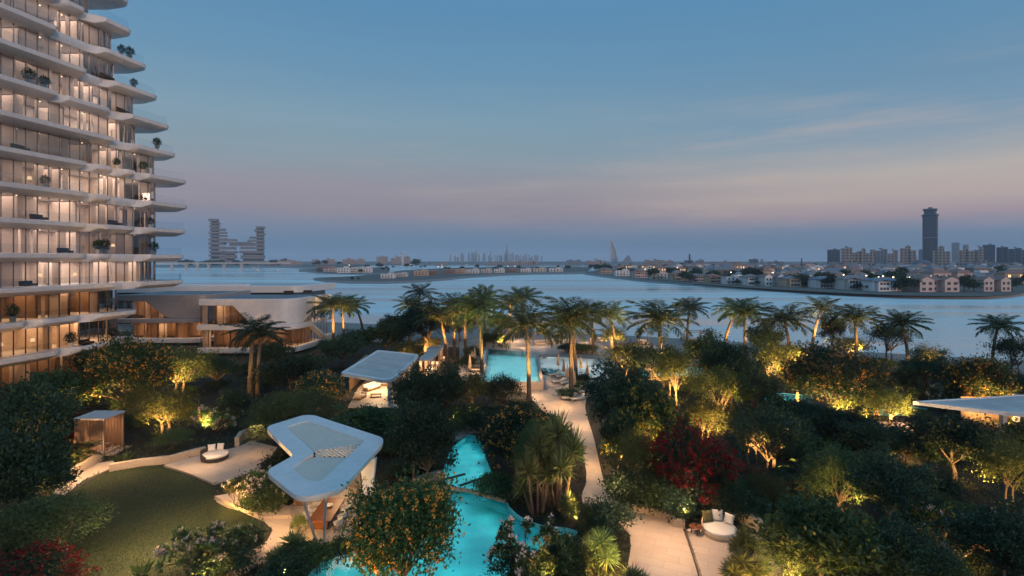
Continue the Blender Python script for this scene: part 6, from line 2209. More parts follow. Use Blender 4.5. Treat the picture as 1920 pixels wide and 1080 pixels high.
def hip_roof(mb, w, d, z, h, ov=.6):
    x, y = w / 2 + ov, d / 2 + ov
    if w > d: r0, r1 = (-(x - y), 0, z + h), (x - y, 0, z + h)
    else: r0, r1 = (0, -(y - x), z + h), (0, y - x, z + h)
    vs = [(-x, -y, z), (x, -y, z), (x, y, z), (-x, y, z), r0, r1, (-x, -y, z - .25), (x, -y, z - .25), (x, y, z - .25), (-x, y, z - .25)]
    fs = [(0, 1, 5, 4), (2, 3, 4, 5), (1, 2, 5), (3, 0, 4)] if w > d else [(0, 1, 4), (1, 2, 5, 4), (2, 3, 5), (3, 0, 4, 5)]
    fs += [(6, 7, 1, 0), (7, 8, 2, 1), (8, 9, 3, 2), (9, 6, 0, 3), (9, 8, 7, 6)]
    mb.add(vs, fs)
def gable(mb, w, d, z, h, cx=0, cy=0, ov=.5):
    x, y = w / 2 + ov, d / 2 + ov
    vs = [(cx - x, cy - y, z), (cx, cy - y, z + h), (cx + x, cy - y, z), (cx - x, cy + y, z), (cx, cy + y, z + h), (cx + x, cy + y, z)]
    vs += [(a, b, c - .25) for a, b, c in vs]
    mb.add(vs, [(0, 1, 4, 3), (1, 2, 5, 4), (6, 9, 10, 7), (7, 10, 11, 8), (0, 6, 7, 1), (1, 7, 8, 2), (3, 4, 10, 9), (4, 5, 11, 10), (0, 3, 9, 6), (2, 8, 11, 5)])
def front_villa(x0, x1, yb, yt, style, wl, rf_, label):
    """a waterfront villa with its own windows, porch and roof"""
    a, b = P(x0, yb, ZLAND), P(x1, yb, ZLAND)
    w = b.x - a.x
    h = (yb - yt) * a.y / F
    rh = min(h * .24, 2.6)
    wh = h - rh
    d = max(9.0, w * .55)
    t = empty('shore_villa', ((a.x + b.x) / 2, a.y + d / 2, ZLAND), rf.uniform(-.05, .05), label, 'villa', 'villas along the far beach')
    W_, R_ = WALLS[wl], ROOFS[rf_]
    if style == 'hip':
        mb = MB().box((0, 0, wh / 2), (w, d, wh)).box((-w * .2, -d / 2 - 1, wh * .46), (w * .42, 2, wh * .92))
        mb.build('wall', W_, t)
        mb = MB(); hip_roof(mb, w, d, wh, rh)
        mb.build('roof', R_, t)
        mb = MB(); gable(mb, w * .42, 2.4, wh * .93, rh * .6, -w * .2, -d / 2 - 1)
        mb.build('porch_roof', R_, t)
        fy = [(-w * .31, -d / 2 - 2.01), (-w * .20, -d / 2 - 2.01), (-w * .09, -d / 2 - 2.01)] + [(w * .10, -d / 2 - .01), (w * .25, -d / 2 - .01), (w * .40, -d / 2 - .01)]
    elif style == 'twin':
        mb = MB().box((0, .8, wh / 2), (w * .98, d, wh))
        for s_ in (-1, 1):
            mb.box((s_ * w * .31, -d / 2 - .9, wh / 2), (w * .36, 3.4, wh))
            x, z = w * .18, wh
            mb.add([(s_ * w * .31 - x, -d / 2 - 2.58, z), (s_ * w * .31 + x, -d / 2 - 2.58, z), (s_ * w * .31, -d / 2 - 2.58, z + rh * .85)], [(0, 1, 2)])
        mb.build('wall', W_, t)
        mb = MB(); hip_roof(mb, w, d, wh, rh)
        mb.build('roof', R_, t)
        mb = MB()
        for s_ in (-1, 1): gable(mb, w * .36, d * .6, wh, rh * .9, s_ * w * .31, -d / 2 - .9 + d * .2)
        mb.build('gable_roof', R_, t)
        fy = [(-w * .31 - w * .08, -d / 2 - 2.61), (-w * .31 + w * .08, -d / 2 - 2.61), (0, -d / 2 + .79), (w * .31 - w * .08, -d / 2 - 2.61), (w * .31 + w * .08, -d / 2 - 2.61)]
    else:
        mb = MB().box((0, 0, wh / 2), (w, d, wh)).box((w * .22, 0, wh + rh * .4), (w * .4, d * .7, rh * .8)).box((-w * .1, -d / 2 - .8, wh * .53), (w * .8, 1.7, .35))
        mb.build('wall', W_, t)
        mb = MB().box((0, 0, wh + .13), (w + .8, d + .8, .25))
        mb.build('roof', ROOFS[3], t)
        fy = [(-w * .34, -d / 2 - .01), (-w * .1, -d / 2 - .01), (w * .12, -d / 2 - .01), (w * .36, -d / 2 - .01)]
    for lv in (.25, .72):
        for x, y in fy:
            MB().box((x, y, wh * lv), (max(w * .085, 1.1), .08, wh * .24)).build('window', WIN, t)
FV = [
 (1838, 1888, 546, 518, 'twin', 2, 1, 'pink twin gabled villa at the tip of the far beach'),
 (1716, 1792, 547, 518, 'twin', 2, 1, 'large pale pink villa with two gables between clumps of trees on the far beach'),
 (1637, 1692, 546, 520, 'hip', 3, 2, 'white villa with blue grey roofs left of the large twin gabled villa'),
 (1582, 1632, 543, 516, 'hip', 0, 0, 'grey white hip roofed villa on the far beach, left of the blue roofed one'),
 (1530, 1576, 540, 518, 'hip', 3, 2, 'low white villa with a dark porch on the far beach'),
 (1472, 1524, 538, 517, 'hip', 1, 0, 'ochre villa with a grey hip roof on the far beach'),
 (1430, 1468, 536, 513, 'twin', 3, 1, 'white villa with brown gables on the far beach beside the ochre one'),
 (1398, 1427, 535, 514, 'hip', 3, 0, 'plain white villa on the far beach left of the brown gabled one'),
 (1362, 1394, 533, 515, 'flat', 3, 3, 'white flat roofed villa with a raised block on the far beach'),
 (1328, 1352, 531, 513, 'hip', 1, 1, 'small ochre villa near the flat roofed white one'),
 (1296, 1322, 528.5, 513, 'hip', 2, 0, 'pinkish villa between dark trees on the far beach'),
 (1262, 1290, 526, 510, 'hip', 1, 1, 'tan villa behind the big dark tree on the far beach'),
 (1222, 1252, 524, 509, 'flat', 0, 3, 'pale flat villa on the far beach before the dark trees'),
 (1188, 1214, 521, 506, 'hip', 2, 1, 'reddish villa towards the narrow end of the far beach'),
 (1154, 1180, 517.5, 504, 'flat', 3, 3, 'white villa at the narrow end of the far beach'),
 (1124, 1148, 513, 502, 'hip', 1, 0, 'small ochre villa where the far beach meets the spit'),
 # sandy spit
 (714, 738, 522, 511, 'flat', 3, 3, 'white box villa standing alone on the sandy spit'),
 (742, 762, 519, 510, 'flat', 0, 3, 'pale arcaded villa beside the white box on the sandy spit'),
 (776, 802, 517, 505, 'flat', 1, 3, 'broad yellow villa on the sandy spit'),
 (802, 820, 516, 505, 'flat', 4, 3, 'brown villa beside the yellow one on the sandy spit'),
 (832, 852, 514, 503, 'flat', 4, 3, 'terracotta villa in the middle of the sandy spit row'),
 (854, 872, 513, 503, 'flat', 1, 3, 'orange tan villa right of the terracotta one'),
 (874, 898, 512.5, 503, 'flat', 3, 3, 'white modern villa with dark openings on the spit row'),
 (902, 922, 512, 503, 'flat', 0, 3, 'low grey modern villa on the spit row'),
 (926, 946, 511.5, 502, 'flat', 3, 3, 'white two level villa right of the grey one on the spit'),
 (950, 972, 511, 502, 'flat', 4, 3, 'brown and glass villa on the spit row'),
 (976, 996, 510.5, 502, 'flat', 3, 3, 'white villa near the end of the spit row'),
 (1000, 1024, 510, 501, 'flat', 0, 3, 'pale villa next to last on the spit row'),
 (1030, 1056, 509.5, 501, 'flat', 3, 3, 'long white villa at the far end of the spit row'),
 (632, 654, 512, 499, 'flat', 3, 3, 'white stepped villa on the left inlet shore'),
 (656, 672, 511.5, 500, 'flat', 0, 3, 'grey villa beside the white stepped one on the inlet shore'),
 (674, 696, 511, 499, 'flat', 3, 3, 'white framed villa on the inlet shore'),
 (606, 628, 510, 498, 'hip', 2, 1, 'pink villa at the left end of the inlet shore'),
 (593, 604, 509, 498, 'flat', 4, 3, 'small brown block at the left end of the inlet shore'),
]
for a in FV: front_villa(*a)

# packed roofs behind: every one an object, a few kinds copied
kinds = []
for i, (wl, rf_, st) in enumerate(((0, 0, 'hip'), (3, 0, 'hip'), (1, 1, 'hip'), (2, 1, 'hip'), (0, 1, 'hip'), (3, 3, 'flat'), (0, 2, 'hip'), (4, 0, 'hip'))):
    mb = MB()
    w, d, h = 15, 11, 6.5
    if st == 'hip':
        mb.box((0, 0, h / 2), (w, d, h)).box((-w * .2, -d / 2 - .8, h * .4), (w * .4, 1.8, h * .8)).mat(1)
        hip_roof(mb, w, d, h, 2.4)
    else:
        mb.box((0, 0, h / 2), (w, d, h)).box((w * .2, 0, h + .9), (w * .4, d * .6, 1.8)).mat(1).box((0, 0, h + .1), (w + .6, d + .6, .2))
    mb.mat(2)
    for lv in (.25, .72):
        for x in (-.38, .08, .36): mb.box((w * x, -d / 2 - (1.72 if x == -.2 else .02) - (.0 if x > -.3 else 1.7), h * lv), (1.5, .06, 1.6))
    me = mb.build('packed_villa', [WALLS[wl], ROOFS[rf_], WIN if i not in (2, 5) else LITW])
    kinds.append(me)
n_v = 0
def packed(px, py):
    global n_v
    if n_v >= 295: return
    src = kinds[rf.randrange(len(kinds))]
    o = src if not src.get('used') else src.copy()
    if o is not src: COL.objects.link(o)
    src['used'] = 1
    p = P(px, py, ZLAND)
    o.location = p
    s_ = rf.uniform(.62, .98)
    o.scale = (s_ * rf.uniform(.8, 1.2), s_, s_ * rf.uniform(.85, 1.55))
    o.rotation_euler.z = rf.choice((0, .3, -.3, 1.57, .1))
    tag(o, 'small villa among the packed roofs behind the far shore', 'villa', 'packed villas behind the far shore')
    n_v += 1
def front_y(px):
    for (a, ya), (b, yb) in zip(RS_FRONT[:-1], RS_FRONT[1:]):
        if a <= px <= b: return ya + (yb - ya) * (px - a) / (b - a)
    return 547
dep = 0
y = 531.0
while y > 501.5:
    px = 1100 + rf.uniform(0, 20)
    stepx = 15 * 1.08 * (y - HZ) / 17 
    while px < 1960:
        if y < front_y(min(px, 1930)) - 17 and rf.random() < .94:
            packed(px, y + rf.uniform(-.6, .6))
        px += stepx * rf.uniform(.9, 1.6)
    y -= max(.9, (y - HZ) * .066)
for y, xa, xb in ((507.5, 700, 1060), (504, 660, 1070), (502, 640, 1090), (506, 600, 720), (503, 590, 700)):
    px = xa
    while px < xb:
        packed(px, y + rf.uniform(-.4, .4))
        px += 15 * 1.3 * (y - HZ) / 17 * rf.uniform(1.0, 2.2)
# trees among the villas
tk_ = []
for i in range(3):
    rr = np.random.default_rng(200 + i)
    root = empty('shore_tree')
    pos, out, ctr = crown_pts(rr, 4.2, 3.0, 4.4, 34, 26, .5, .17)
    quads_obj('crown', [(leaf_mesh(pos, unit(rr.normal(size=(len(pos), 3))), rr.uniform(.7, 1.4, len(pos)), .6, i), 0)], [MT['leaf_dark']], root)
    MB().tube([(0, 0, -.2), (0, 0, 3.5)], [.3, .2], 6).build('trunk', MT['bark'], root)
    tk_.append(root)
ft = 0
def far_tree(px, yb, wpx, label=None):
    global ft
    src = tk_[ft % 3]
    p = P(px, yb, ZLAND)
    s_ = wpx * p.y / F / 9.5
    if not src.get('used'):
        o = src; src['used'] = 1
        o.location, o.scale = p, (s_, s_, s_ * rf.uniform(.8, 1.1))
    else:
        o = copy_tree(src, p, rf.uniform(0, 6), (s_, s_, s_ * rf.uniform(.8, 1.1)))
    o['label'] = label or 'dark round tree among the packed villas of the far shore'
    o['category'] = 'tree'
    o['group'] = 'trees along the far shore'
    ft += 1
for px, yb, w, lb in ((1700, 547, 40, 'dense dark tree clump left of the large twin gabled villa'), (1684, 546, 26, 'dark tree touching the blue roofed villa on the far beach'), (1808, 547, 34, 'dark tree clump right of the large twin gabled villa'), (1826, 547, 26, 'dark tree beside the pink villa at the beach tip'),
                      (1898, 546, 34, 'dark tree at the tip of the far beach'), (1560, 541, 30, 'dark tree before the low white villa'), (1612, 544, 20, 'dark tree hiding the grey white villa corner'), (1632, 545, 18, 'dark tree left of the blue roofed villa'), (1506, 538, 16, 'dark tree beside the ochre villa'),
                      (1225, 524, 26, 'largest dark tree near the narrow end of the far beach'), (1165, 517, 22, 'dark tree beside the white villa at the narrow end'), (1284, 528, 24, 'dark tree right of the tan villa'), (1292, 529, 20, 'dark tree beside the pinkish villa'), (1130, 512, 18, 'dark tree where the beach begins'),
                      (1382, 534, 14, 'small dark tree before the flat roofed white villa'), (1420, 536, 12, 'small dark tree between two white villas on the far beach'), (780, 501, 20, 'round dark tree behind the sandy spit villas'), (676, 513, 10, 'dark shrub tree on the inlet shore'), (660, 526, 8, 'small dark bush on the bare sandy spit, left'), (672, 525, 7, 'small dark bush on the bare sandy spit, right')):
    far_tree(px, yb, w, lb)
for _ in range(110):
    px = rf.uniform(1105, 1935)
    fy_ = front_y(px)
    y = rf.uniform(500, max(501, fy_ - 12))
    far_tree(px, y, 9.5 * rf.uniform(.7, 1.4) * (y - HZ) / 17)
for _ in range(30):
    px = rf.uniform(600, 1090)
    far_tree(px, rf.uniform(500.5, 509), rf.uniform(5, 11))
for _ in range(26):
    px = rf.uniform(330, 640)
    far_tree(px, rf.uniform(497, 499.5), rf.uniform(7, 16))

# street lamps glinting among the villas
sl_post = empty('street_lamp')
MB().tube([(0, 0, 0), (0, 0, 6.2)], [.12, .08], 6).build('pole', MT['dark_metal'], sl_post)
MB().lathe((0, 0, 6.2), [(.15, 0), (.42, .15), (.42, .5), (.1, .7)], 10).build('lamp_head', emit('street_lamp_glow', (1, .74, .46), 5), sl_post)
for i in range(34):
    px = rf.uniform(1115, 1915) if i < 24 else rf.uniform(640, 1080)
    fy_ = front_y(px) if px > 1100 else 513
    p = P(px, fy_ - rf.uniform(13, 24) if px > 1100 else rf.uniform(502, 510), ZLAND)
    o = sl_post if i == 0 else copy_tree(sl_post)
    o.location = p
    tag(o, 'tiny lit street lamp among the villas of the far shore', 'street lamp', 'street lamps of the far shore')

# ---------------------------------------------------------------- skyline
def apart(x0, x1, yt, d, mat, label, steps=1, yb=None, crown=False, name='apartment_block'):
    """a block of flats: main mass, set-back upper parts and roof plant; d is its distance"""
    w = (x1 - x0) / F * d
    h = CH + (HZ - yt) * d / F - ZLAND
    dp = max(14, w * .5)
    th = math.atan(((x0 + x1) / 2 - 960) / F)
    w *= math.cos(th)
    t = empty(name, (((x0 + x1) / 2 - 960) / F * (d + dp / 2), d + dp / 2, ZLAND), -th, label, 'building')
    n = max(1, steps)
    mb = MB()
    if n == 1:
        mb.box((0, 0, h / 2), (w, dp, h))
        MB().box((w * .1, 0, h + 1.4), (w * .25, dp * .4, 2.8)).build('roof_plant', FC['grey'], t)
    else:
        for i in range(n):
            hh = h * rf.uniform(.78, 1.0) if i != n // 2 else h
            mb.box((-w / 2 + w * (i + .5) / n, rf.uniform(-2, 2), hh / 2), (w / n * .985, dp * rf.uniform(.8, 1), hh))
        MB().box((0, 0, h + 1.5), (w / n * .5, dp * .4, 3.0)).build('roof_plant', FC['beige'], t)
    mb.build('wall', FC[mat], t)
    MB().box((0, -dp * .52, 2.5), (w * 1.04, dp * .1, 5)).build('podium', FC['grey'], t)
D1 = 1150
for x0, x1, yt, d, mt, st, lb in (
 (1551, 1575, 468, 1300, 'glass', 1, 'dark blue glass block at the left end of the apartment row'),
 (1576, 1598, 464, D1, 'beige', 2, 'tall beige apartment block beside the dark blue glass block'),
 (1598, 1640, 467, D1, 'beige', 5, 'broadest beige apartment block with rows of windows'),
 (1639, 1664, 467, 1300, 'grey', 2, 'blue grey apartment block right of the broadest beige one'),
 (1664, 1684, 469, 1350, 'pink', 2, 'brownish apartment block left of the stepped pale tower block'),
 (1687, 1718, 462, D1, 'pink', 3, 'pale stepped apartment block just left of the tall dark tower'),
 (1748, 1782, 463, D1, 'beige', 3, 'beige apartment block at the right foot of the tall dark tower'),
 (1797, 1825, 466, D1, 'beige', 3, 'beige apartment block under the pale distant spire blocks'),
 (1825, 1845, 463, D1, 'beige', 2, 'taller beige apartment block left of the crowned glass block'),
 (1842, 1866, 459, 1250, 'glass', 1, 'glass block with a flat crown on its roof'),
 (1868, 1890, 463, 1300, 'dark', 2, 'dark glass apartment block near the picture edge'),
 (1890, 1916, 465, 1300, 'glass', 2, 'blue lit windowed block at the picture edge'),
 (1916, 1950, 462, 1250, 'glass', 2, 'last blue block cut by the picture edge'),
 (1404, 1422, 486, 2000, 'glass', 1, 'small dark blue block alone on the flat horizon'),
 (1426, 1431, 486, 2000, 'pink', 1, 'narrow pinkish block beside the small dark blue one'),
 (1706, 1719, 481, 1700, 'grey', 1, 'low grey block left of the tall dark tower'),
 (706, 727, 481, 1800, 'beige', 2, 'brown twin apartment block left of the water tower'),
 (733, 752, 481, 1800, 'beige', 2, 'brown apartment block directly left of the water tower'),
 (757, 769, 481, 1850, 'beige', 1, 'brown apartment block right of the water tower'),
 (585, 600, 487, 1700, 'beige', 1, 'low brown block right of the linked stacked hotel'),
 (602, 628, 486, 1750, 'pink', 2, 'long brownish block on the left horizon'),
 (642, 666, 485, 1750, 'pink', 3, 'stepped pinkish block on the left horizon'),
 (668, 684, 486, 1750, 'beige', 2, 'domed looking beige block on the left horizon'),
 (815, 840, 493, 1500, 'pink', 1, 'low pink flats below the hazy skyline'),
 (909, 940, 493, 1500, 'pink', 2, 'long low flats beneath the needle tower'),
 (944, 1008, 490, 1500, 'beige', 6, 'very long pale flats right of the needle tower'),
 (1062, 1075, 488, 1500, 'grey', 1, 'grey green flats left of the twin block'),
 (1076, 1090, 488, 1500, 'grey', 1, 'grey green flats beside their twin'),
 (1098, 1136, 487, 1500, 'pink', 4, 'long pinkish resort block left of the sail shaped hotel'),
 (1208, 1246, 487, 1600, 'beige', 4, 'broad pale resort block right of the sail shaped hotel'),
 (1248, 1262, 489, 1600, 'pink', 1, 'short pink block beside the broad pale resort'),
 (1283, 1300, 488, 1700, 'glass', 1, 'pale glass block left of the lattice mast'),
 (1304, 1320, 487, 1700, 'grey', 2, 'pale block right of the lattice mast'),
 (1328, 1392, 490, 1700, 'beige', 7, 'long row of pale flats right of the lattice mast'),
 (1440, 1470, 490, 1600, 'grey', 3, 'low hazy grey blocks before the apartment row'),
 (500, 516, 489, 1500, 'pink', 1, 'low rosy block at the right foot of the linked stacked hotel'),
 (516, 566, 488, 1500, 'beige', 4, 'long low tan block right of the linked stacked hotel'),
): apart(x0, x1, yt, d, mt, lb, st)
# podium strip of the apartment row
for x0, x1, yt, lb in ((1552, 1640, 491, 'long low podium below the broadest beige apartment block'), (1644, 1690, 490.5, 'low white hall below the blue grey apartment block'), (1790, 1900, 491, 'low podium below the right apartment row')):
    apart(x0, x1, yt, 1000, 'grey', lb, 3)
# dome beside the tall tower
t = empty('glass_dome', ((1735 - 960) / F * 1100, 1110, ZLAND), 0, 'low blue glass dome at the foot of the tall dark tower', 'dome')
MB().lathe((0, 0, 0), [(20, 0), (19.5, 5), (17, 10), (12, 14.5), (5, 17), (.5, 17.6)], 28).build('shell', FC['glass'], t, smooth=True)
# tall dark tower with a flared head
D = 1450
k = D / F
t = empty('dark_tower', ((1744 - 960) * k, D, ZLAND), -math.atan(.784), 'tall dark glass tower with a flared stepped head', 'tower')
hh = lambda y: CH + (HZ - y) * k - ZLAND
w = 29 * k * math.cos(math.atan(.784))
MB().rbox((0, 0, hh(406) / 2), (w, w, hh(406)), w * .12).build('shaft', FC['dark'], t)
MB().rbox((0, 0, hh(446)), (w * 1.03, w * 1.03, 1.6), w * .1).build('belt', FC['grey'], t)
mb = MB()
ring = lambda s_, z: [(x * s_ * w / 2, y * s_ * w / 2, z) for x, y in ((-1, -.7), (-.7, -1), (.7, -1), (1, -.7), (1, .7), (.7, 1), (-.7, 1), (-1, .7), (-1, -.7))]
mb.strip([ring(1.0, hh(407)), ring(1.12, hh(404.5)), ring(1.12, hh(403)), ring(.84, hh(402)), ring(.80, hh(397)), ring(.96, hh(393.5)), ring(.96, hh(392)), ring(.4, hh(391.5)), ring(.01, hh(391.5))])
mb.build('head', FC['dark'], t)
MB().box((0, 0, hh(390.5)), (w * .3, w * .3, 5)).build('roof_plant', FC['grey'], t)
# hazy slabs behind
for x0, x1, yt, d, lb in ((1784, 1799, 455, 3600, 'pale hazy slab tower behind the beige apartments'), (1805, 1816, 459, 3600, 'paler hazy slab tower right of the other one'), (1722, 1730, 468, 2600, 'narrow hazy block against the left side of the tall dark tower')):
    apart(x0, x1, yt, d, 'glass', lb, 1)
# linked stacked hotel
D = 1700
k = D / F
t = empty('stacked_hotel', ((444 - 960) * k, D, ZLAND), 0, 'hotel of two stacked box towers linked by a sky bridge', 'hotel')
zz = lambda y: CH + (HZ - y) * k - ZLAND
def stack(rows):
    for x0, x1, ya, yb, mt in rows:
        w_ = (x1 - x0) * k
        MB().box((((x0 + x1) / 2 - 444) * k, rf.uniform(-3, 3), (zz(ya) + zz(yb)) / 2), (w_, 16, (yb - ya) * k * .76)).build('stacked_block', FC[mt], t)
rows = []
for i, (x0, x1, ya, yb) in enumerate(((394, 409, 410, 416), (395, 411, 417, 421), (394, 410, 422, 427), (395, 421, 428, 433), (394, 425, 434, 439), (395, 424, 440, 445), (393, 424, 446, 452), (394, 423, 453, 460), (393, 420, 461, 468), (395, 422, 469, 475), (394, 424, 476, 482), (395, 426, 483, 495))): rows.append((x0, x1, ya, yb, 'stone'))
for x0, x1, ya, yb in ((481, 495, 424, 429), (479, 494, 430, 435), (481, 495, 436, 442), (470, 494, 443, 448), (467, 495, 449, 454), (470, 494, 455, 461), (453, 495, 462, 468), (451, 494, 469, 476), (454, 495, 477, 487), (452, 496, 488, 495)): rows.append((x0, x1, ya, yb, 'stone'))
for x0, x1, ya, yb in ((414, 443, 448, 453), (432, 476, 455, 462), (412, 441, 462, 469), (414, 443, 470, 476), (412, 441, 477, 486), (414, 442, 487, 495)): rows.append((x0, x1, ya, yb, 'stone'))
stack(rows)
mb = MB()
for a, b in ((395, 440), (454, 494)):
    mb.box((((a + b) / 2 - 444) * k, 4, zz(473) / 2), ((b - a) * k * .90, 10, zz(473)))
mb.box(((402 - 444) * k, 4, zz(415) / 2), (12 * k, 10, zz(415))).box(((487 - 444) * k, 4, zz(428) / 2), (11 * k, 10, zz(428)))
mb.build('recessed_core', FC['dark'], t)
MB().box((0, 0, zz(454.3)), (50 * k, 38, 1.4)).build('sky_deck', FC['beige'], t)
MB().box((20, -24, 6), (150 * k * .8, 20, 12)).build('podium', FC['grey'], t)
# sail-shaped hotel
D = 3300
k = D / F
t = empty('sail_hotel', ((1150 - 960) * k, D, ZLAND), 0, 'pale sail shaped hotel with a mast on the horizon', 'hotel')
zz = lambda y: CH + (HZ - y) * k - ZLAND
xs_ = lambda x: (x - 1150) * k
hz_s = mottled('pale_sail_glass', (.30, .34, .38), (.38, .42, .46), .05, .6)
sailm = mottled('pale_sail', (.55, .57, .60), (.65, .67, .70), .05, .6)
MB().tube([(xs_(1144.5), 0, 0), (xs_(1144.5), 0, zz(448)), (xs_(1144.5), 0, zz(444))], [4.0, 3.0, .8], 6).build('mast', sailm, t)
arc = []
for i in range(13):
    f = i / 12
    arc.append((xs_(1145 + 12 * math.sin(f * 1.75) ** .75 if f < 1 else 1156.8), zz(451 + (495 - 451) * f)))
mb = MB().strip([[(x, -6, z) for x, z in arc], [(x + 5, -6, z) for x, z in arc], [(x + 5, 8, z) for x, z in arc]])
mb.build('curved_frame', sailm, t)
mb = MB()
left_ = [(xs_(1145.5), z) for x, z in arc]
mb.strip([[(x, 3, z) for x, z in left_], [(x, 3, z) for x, z in arc]])
mb.strip([[(x, 24, z) for x, z in arc], [(x, 24, z) for x, z in left_]])
mb.build('sail', hz_s, t)
MB().lathe((xs_(1147.5), -4, zz(462)), [(2, -3), (10, 0), (10, 1.5), (2, 2)], 14, 1.2, .6).build('helipad', sailm, t)
# wave-shaped hotel frame beside it
t = empty('wave_building', ((1176 - 960) * 3.2, 3200, ZLAND), 0, 'grey wave shaped building right of the sail hotel', 'building')
mb = MB()
mb.add([(-34, 0, 0), (20, 0, 0), (10, 0, 44), (4, 0, 40), (-20, 0, 10), (-34, 24, 0), (20, 24, 0), (10, 24, 44), (4, 24, 40), (-20, 24, 10)], [(0, 1, 2, 3, 4), (9, 8, 7, 6, 5), (0, 4, 9, 5), (4, 3, 8, 9), (3, 2, 7, 8), (2, 1, 6, 7)])
mb.build('shell', FC['grey'], t)
mb = MB().tube([(10, 8, 44), (34, 8, 0)], 2, 6).tube([(10, 8, 44), (24, 8, 0)], 1.5, 6)
mb.build('strut', FC['grey'], t)
# water tower
D = 1700; k = D / F
t = empty('water_tower', ((755 - 960) * k, D, ZLAND), 0, 'slender white water tower between brown apartment blocks', 'tower')
MB().tube([(0, 0, 0), (0, 0, 33)], [3.0, 2.2], 10).build('stem', sailm, t)
MB().lathe((0, 0, 32), [(2.2, 0), (5.2, 5), (5.2, 9), (1, 11)], 14).build('tank', sailm, t, smooth=True)
# lattice mast and other masts
def mast(px, yt, d, label, arms=True):
    k = d / F
    t = empty('lattice_mast', ((px - 960) * k, d, ZLAND), 0, label, 'mast')
    h = CH + (HZ - yt) * k - ZLAND
    mb = MB()
    for a in range(4):
        s_ = (1 if a in (0, 1) else -1, 1 if a in (0, 3) else -1)
        mb.tube([(s_[0] * 1.6, s_[1] * 1.6, 0), (s_[0] * .5, s_[1] * .5, h)], .42, 4)
    for i in range(9):
        z = h * i / 9
        f = 1.6 - 1.1 * i / 9
        mb.tube([(-f, -f, z), (f, -f, z + h / 9)], .25, 4)
    mb.build('frame', MT['dark_metal'], t)
    if arms:
        m2 = MB()
        for z, w_ in ((h * .72, 9), (h * .86, 6)): m2.box((0, 0, z), (w_, .8, .8))
        m2.build('cross_arm', MT['dark_metal'], t)
mast(1293, 476, 1100, 'dark lattice mast standing above the villas right of the sail hotel')
mast(1503, 484, 1500, 'thin dark mast left of the apartment row', False)
mast(1001, 488, 1500, 'short dark mast beside the very long pale flats', False)
mast(780, 489, 1700, 'thin mast right of the water tower', False)
mast(806, 489, 1700, 'one of the short masts before the hazy skyline', False)
# hazy skyline with the needle tower
D = 4200; k = D / F
t = empty('needle_tower', ((950.5 - 960) * k, D, ZLAND), 0, 'hazy needle tower rising above the distant skyline', 'tower')
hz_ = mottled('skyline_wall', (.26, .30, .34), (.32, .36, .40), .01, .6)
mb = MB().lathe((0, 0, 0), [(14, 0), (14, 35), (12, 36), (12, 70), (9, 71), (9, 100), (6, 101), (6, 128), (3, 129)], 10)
mb.build('shaft', hz_, t)
MB().tube([(0, 0, 128), (0, 0, 172)], [2.5, .6], 6).build('spire', hz_, t)
for i in range(46):
    px = 848 + i * 3.7 + rf.uniform(-1.2, 1.2)
    if abs(px - 950) < 4: continue
    top = 478 - 9 * math.exp(-((px - 890) / 34) ** 2) * rf.random() - 6 * math.exp(-((px - 955) / 30) ** 2) * rf.random() + rf.uniform(0, 6)
    w_ = rf.uniform(1.8, 4.2) * k
    h_ = CH + (HZ - top) * k
    mb = MB().box((0, 0, h_ / 2), (w_, w_, h_))
    st = rf.random()
    if st < .4: mb.box((0, 0, h_ * 1.06), (w_ * .5, w_ * .5, h_ * .12))
    elif st < .6: mb.tube([(0, 0, h_), (0, 0, h_ * 1.2)], [w_ * .2, 1], 6)
    else: mb.box((w_ * .2, 0, h_ * 1.03), (w_ * .6, w_ * .7, h_ * .06))
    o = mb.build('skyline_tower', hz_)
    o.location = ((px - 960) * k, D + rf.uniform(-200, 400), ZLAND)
    tag(o, 'faint blue tower in the hazy distant skyline', 'tower', 'towers of the hazy skyline')
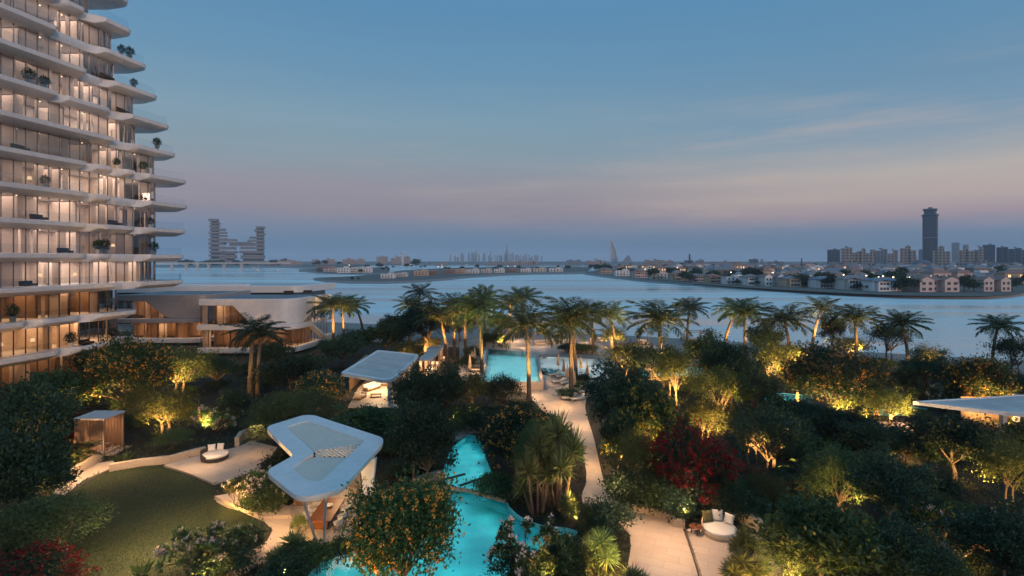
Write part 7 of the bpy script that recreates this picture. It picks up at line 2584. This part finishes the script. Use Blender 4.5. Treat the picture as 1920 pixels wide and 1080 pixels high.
# observation wheel light seen before the skyline
# monorail bridge on Y piers
D = 930; k = D / F
t = empty('bridge', ((420 - 960) * k, D, 0), 0, 'low monorail bridge on forked white piers crossing the water', 'bridge')
MB().box((-40 * k / 1.0, 0, 12.2), (330 * k, 5, 2.0)).build('deck', WALLS[0], t)
for x in (322, 349, 370, 391, 420, 453):
    mb = MB()
    X = (x - 420) * k
    mb.box((X, 0, 2.6), (2.2, 4, 7)).tube([(X, 0, 5.6), (X - 3.2, 0, 11.2)], 1.0, 6).tube([(X, 0, 5.6), (X + 3.2, 0, 11.2)], 1.0, 6).box((X, 0, -.2), (7, 7, 1.8))
    mb.build('pier', WALLS[0], t)
# boats
def boat(px, py, L, label, masted):
    p = P(px, py, zS)
    t = empty('moored_boat', p, rf.uniform(-.2, .2), label, 'boat')
    n = 9
    rows = []
    for z, s_ in ((-.3, .55), (.5, .85), (1.3, 1.0)):
        rows.append([(L / 2 * math.cos(a) * (1.0 if z > 0 else .9), .17 * L * s_ * math.sin(a) * (1 - .35 * max(0, math.cos(a))), z) for a in [2 * math.pi * i / 16 for i in range(17)]])
    mb = MB().strip(rows)
    mb.add(rows[-1][:-1], [tuple(range(16))])
    mb.build('hull', WALLS[3], t, smooth=True)
    MB().rbox((-.05 * L, 0, 1.9), (L * .4, L * .2, 1.2), .5).build('cabin', WALLS[3], t)
    if masted: MB().tube([(.08 * L, 0, 1.2), (.08 * L, 0, 13)], [.22, .14], 6).build('mast', WALLS[3], t)
boat(483, 507.5, 11, 'white sailing boat with a tall mast moored off the bridge', True)
boat(521, 507.5, 8, 'small white boat moored right of the sailing boat', False)
boat(476, 504, 22, 'long low dark hulled barge behind the sailing boat', False)
for px, py, L, lb in ((1418, 536, 6, 'small white boat drawn up before the flat roofed villa'), (1770, 548.5, 7, 'white boat drawn up on the far beach below the twin gabled villa')):
    boat(px, py, L, lb, False)

# ---------------------------------------------------------------- haze over the whole place
hb = MB().box((0, 0, 98), (36000, 36000, 204))
m = Mat('haze_air')
pv = m.n('ShaderNodeVolumePrincipled')
pv.inputs['Color'].default_value = (.74, .82, .92, 1)
pv.inputs['Density'].default_value = .00013
pv.inputs['Anisotropy'].default_value = 0
m.l(pv.outputs[0], m.out.inputs['Volume'])
hz = hb.build('haze', m.m)
tag(hz, kind='stuff')
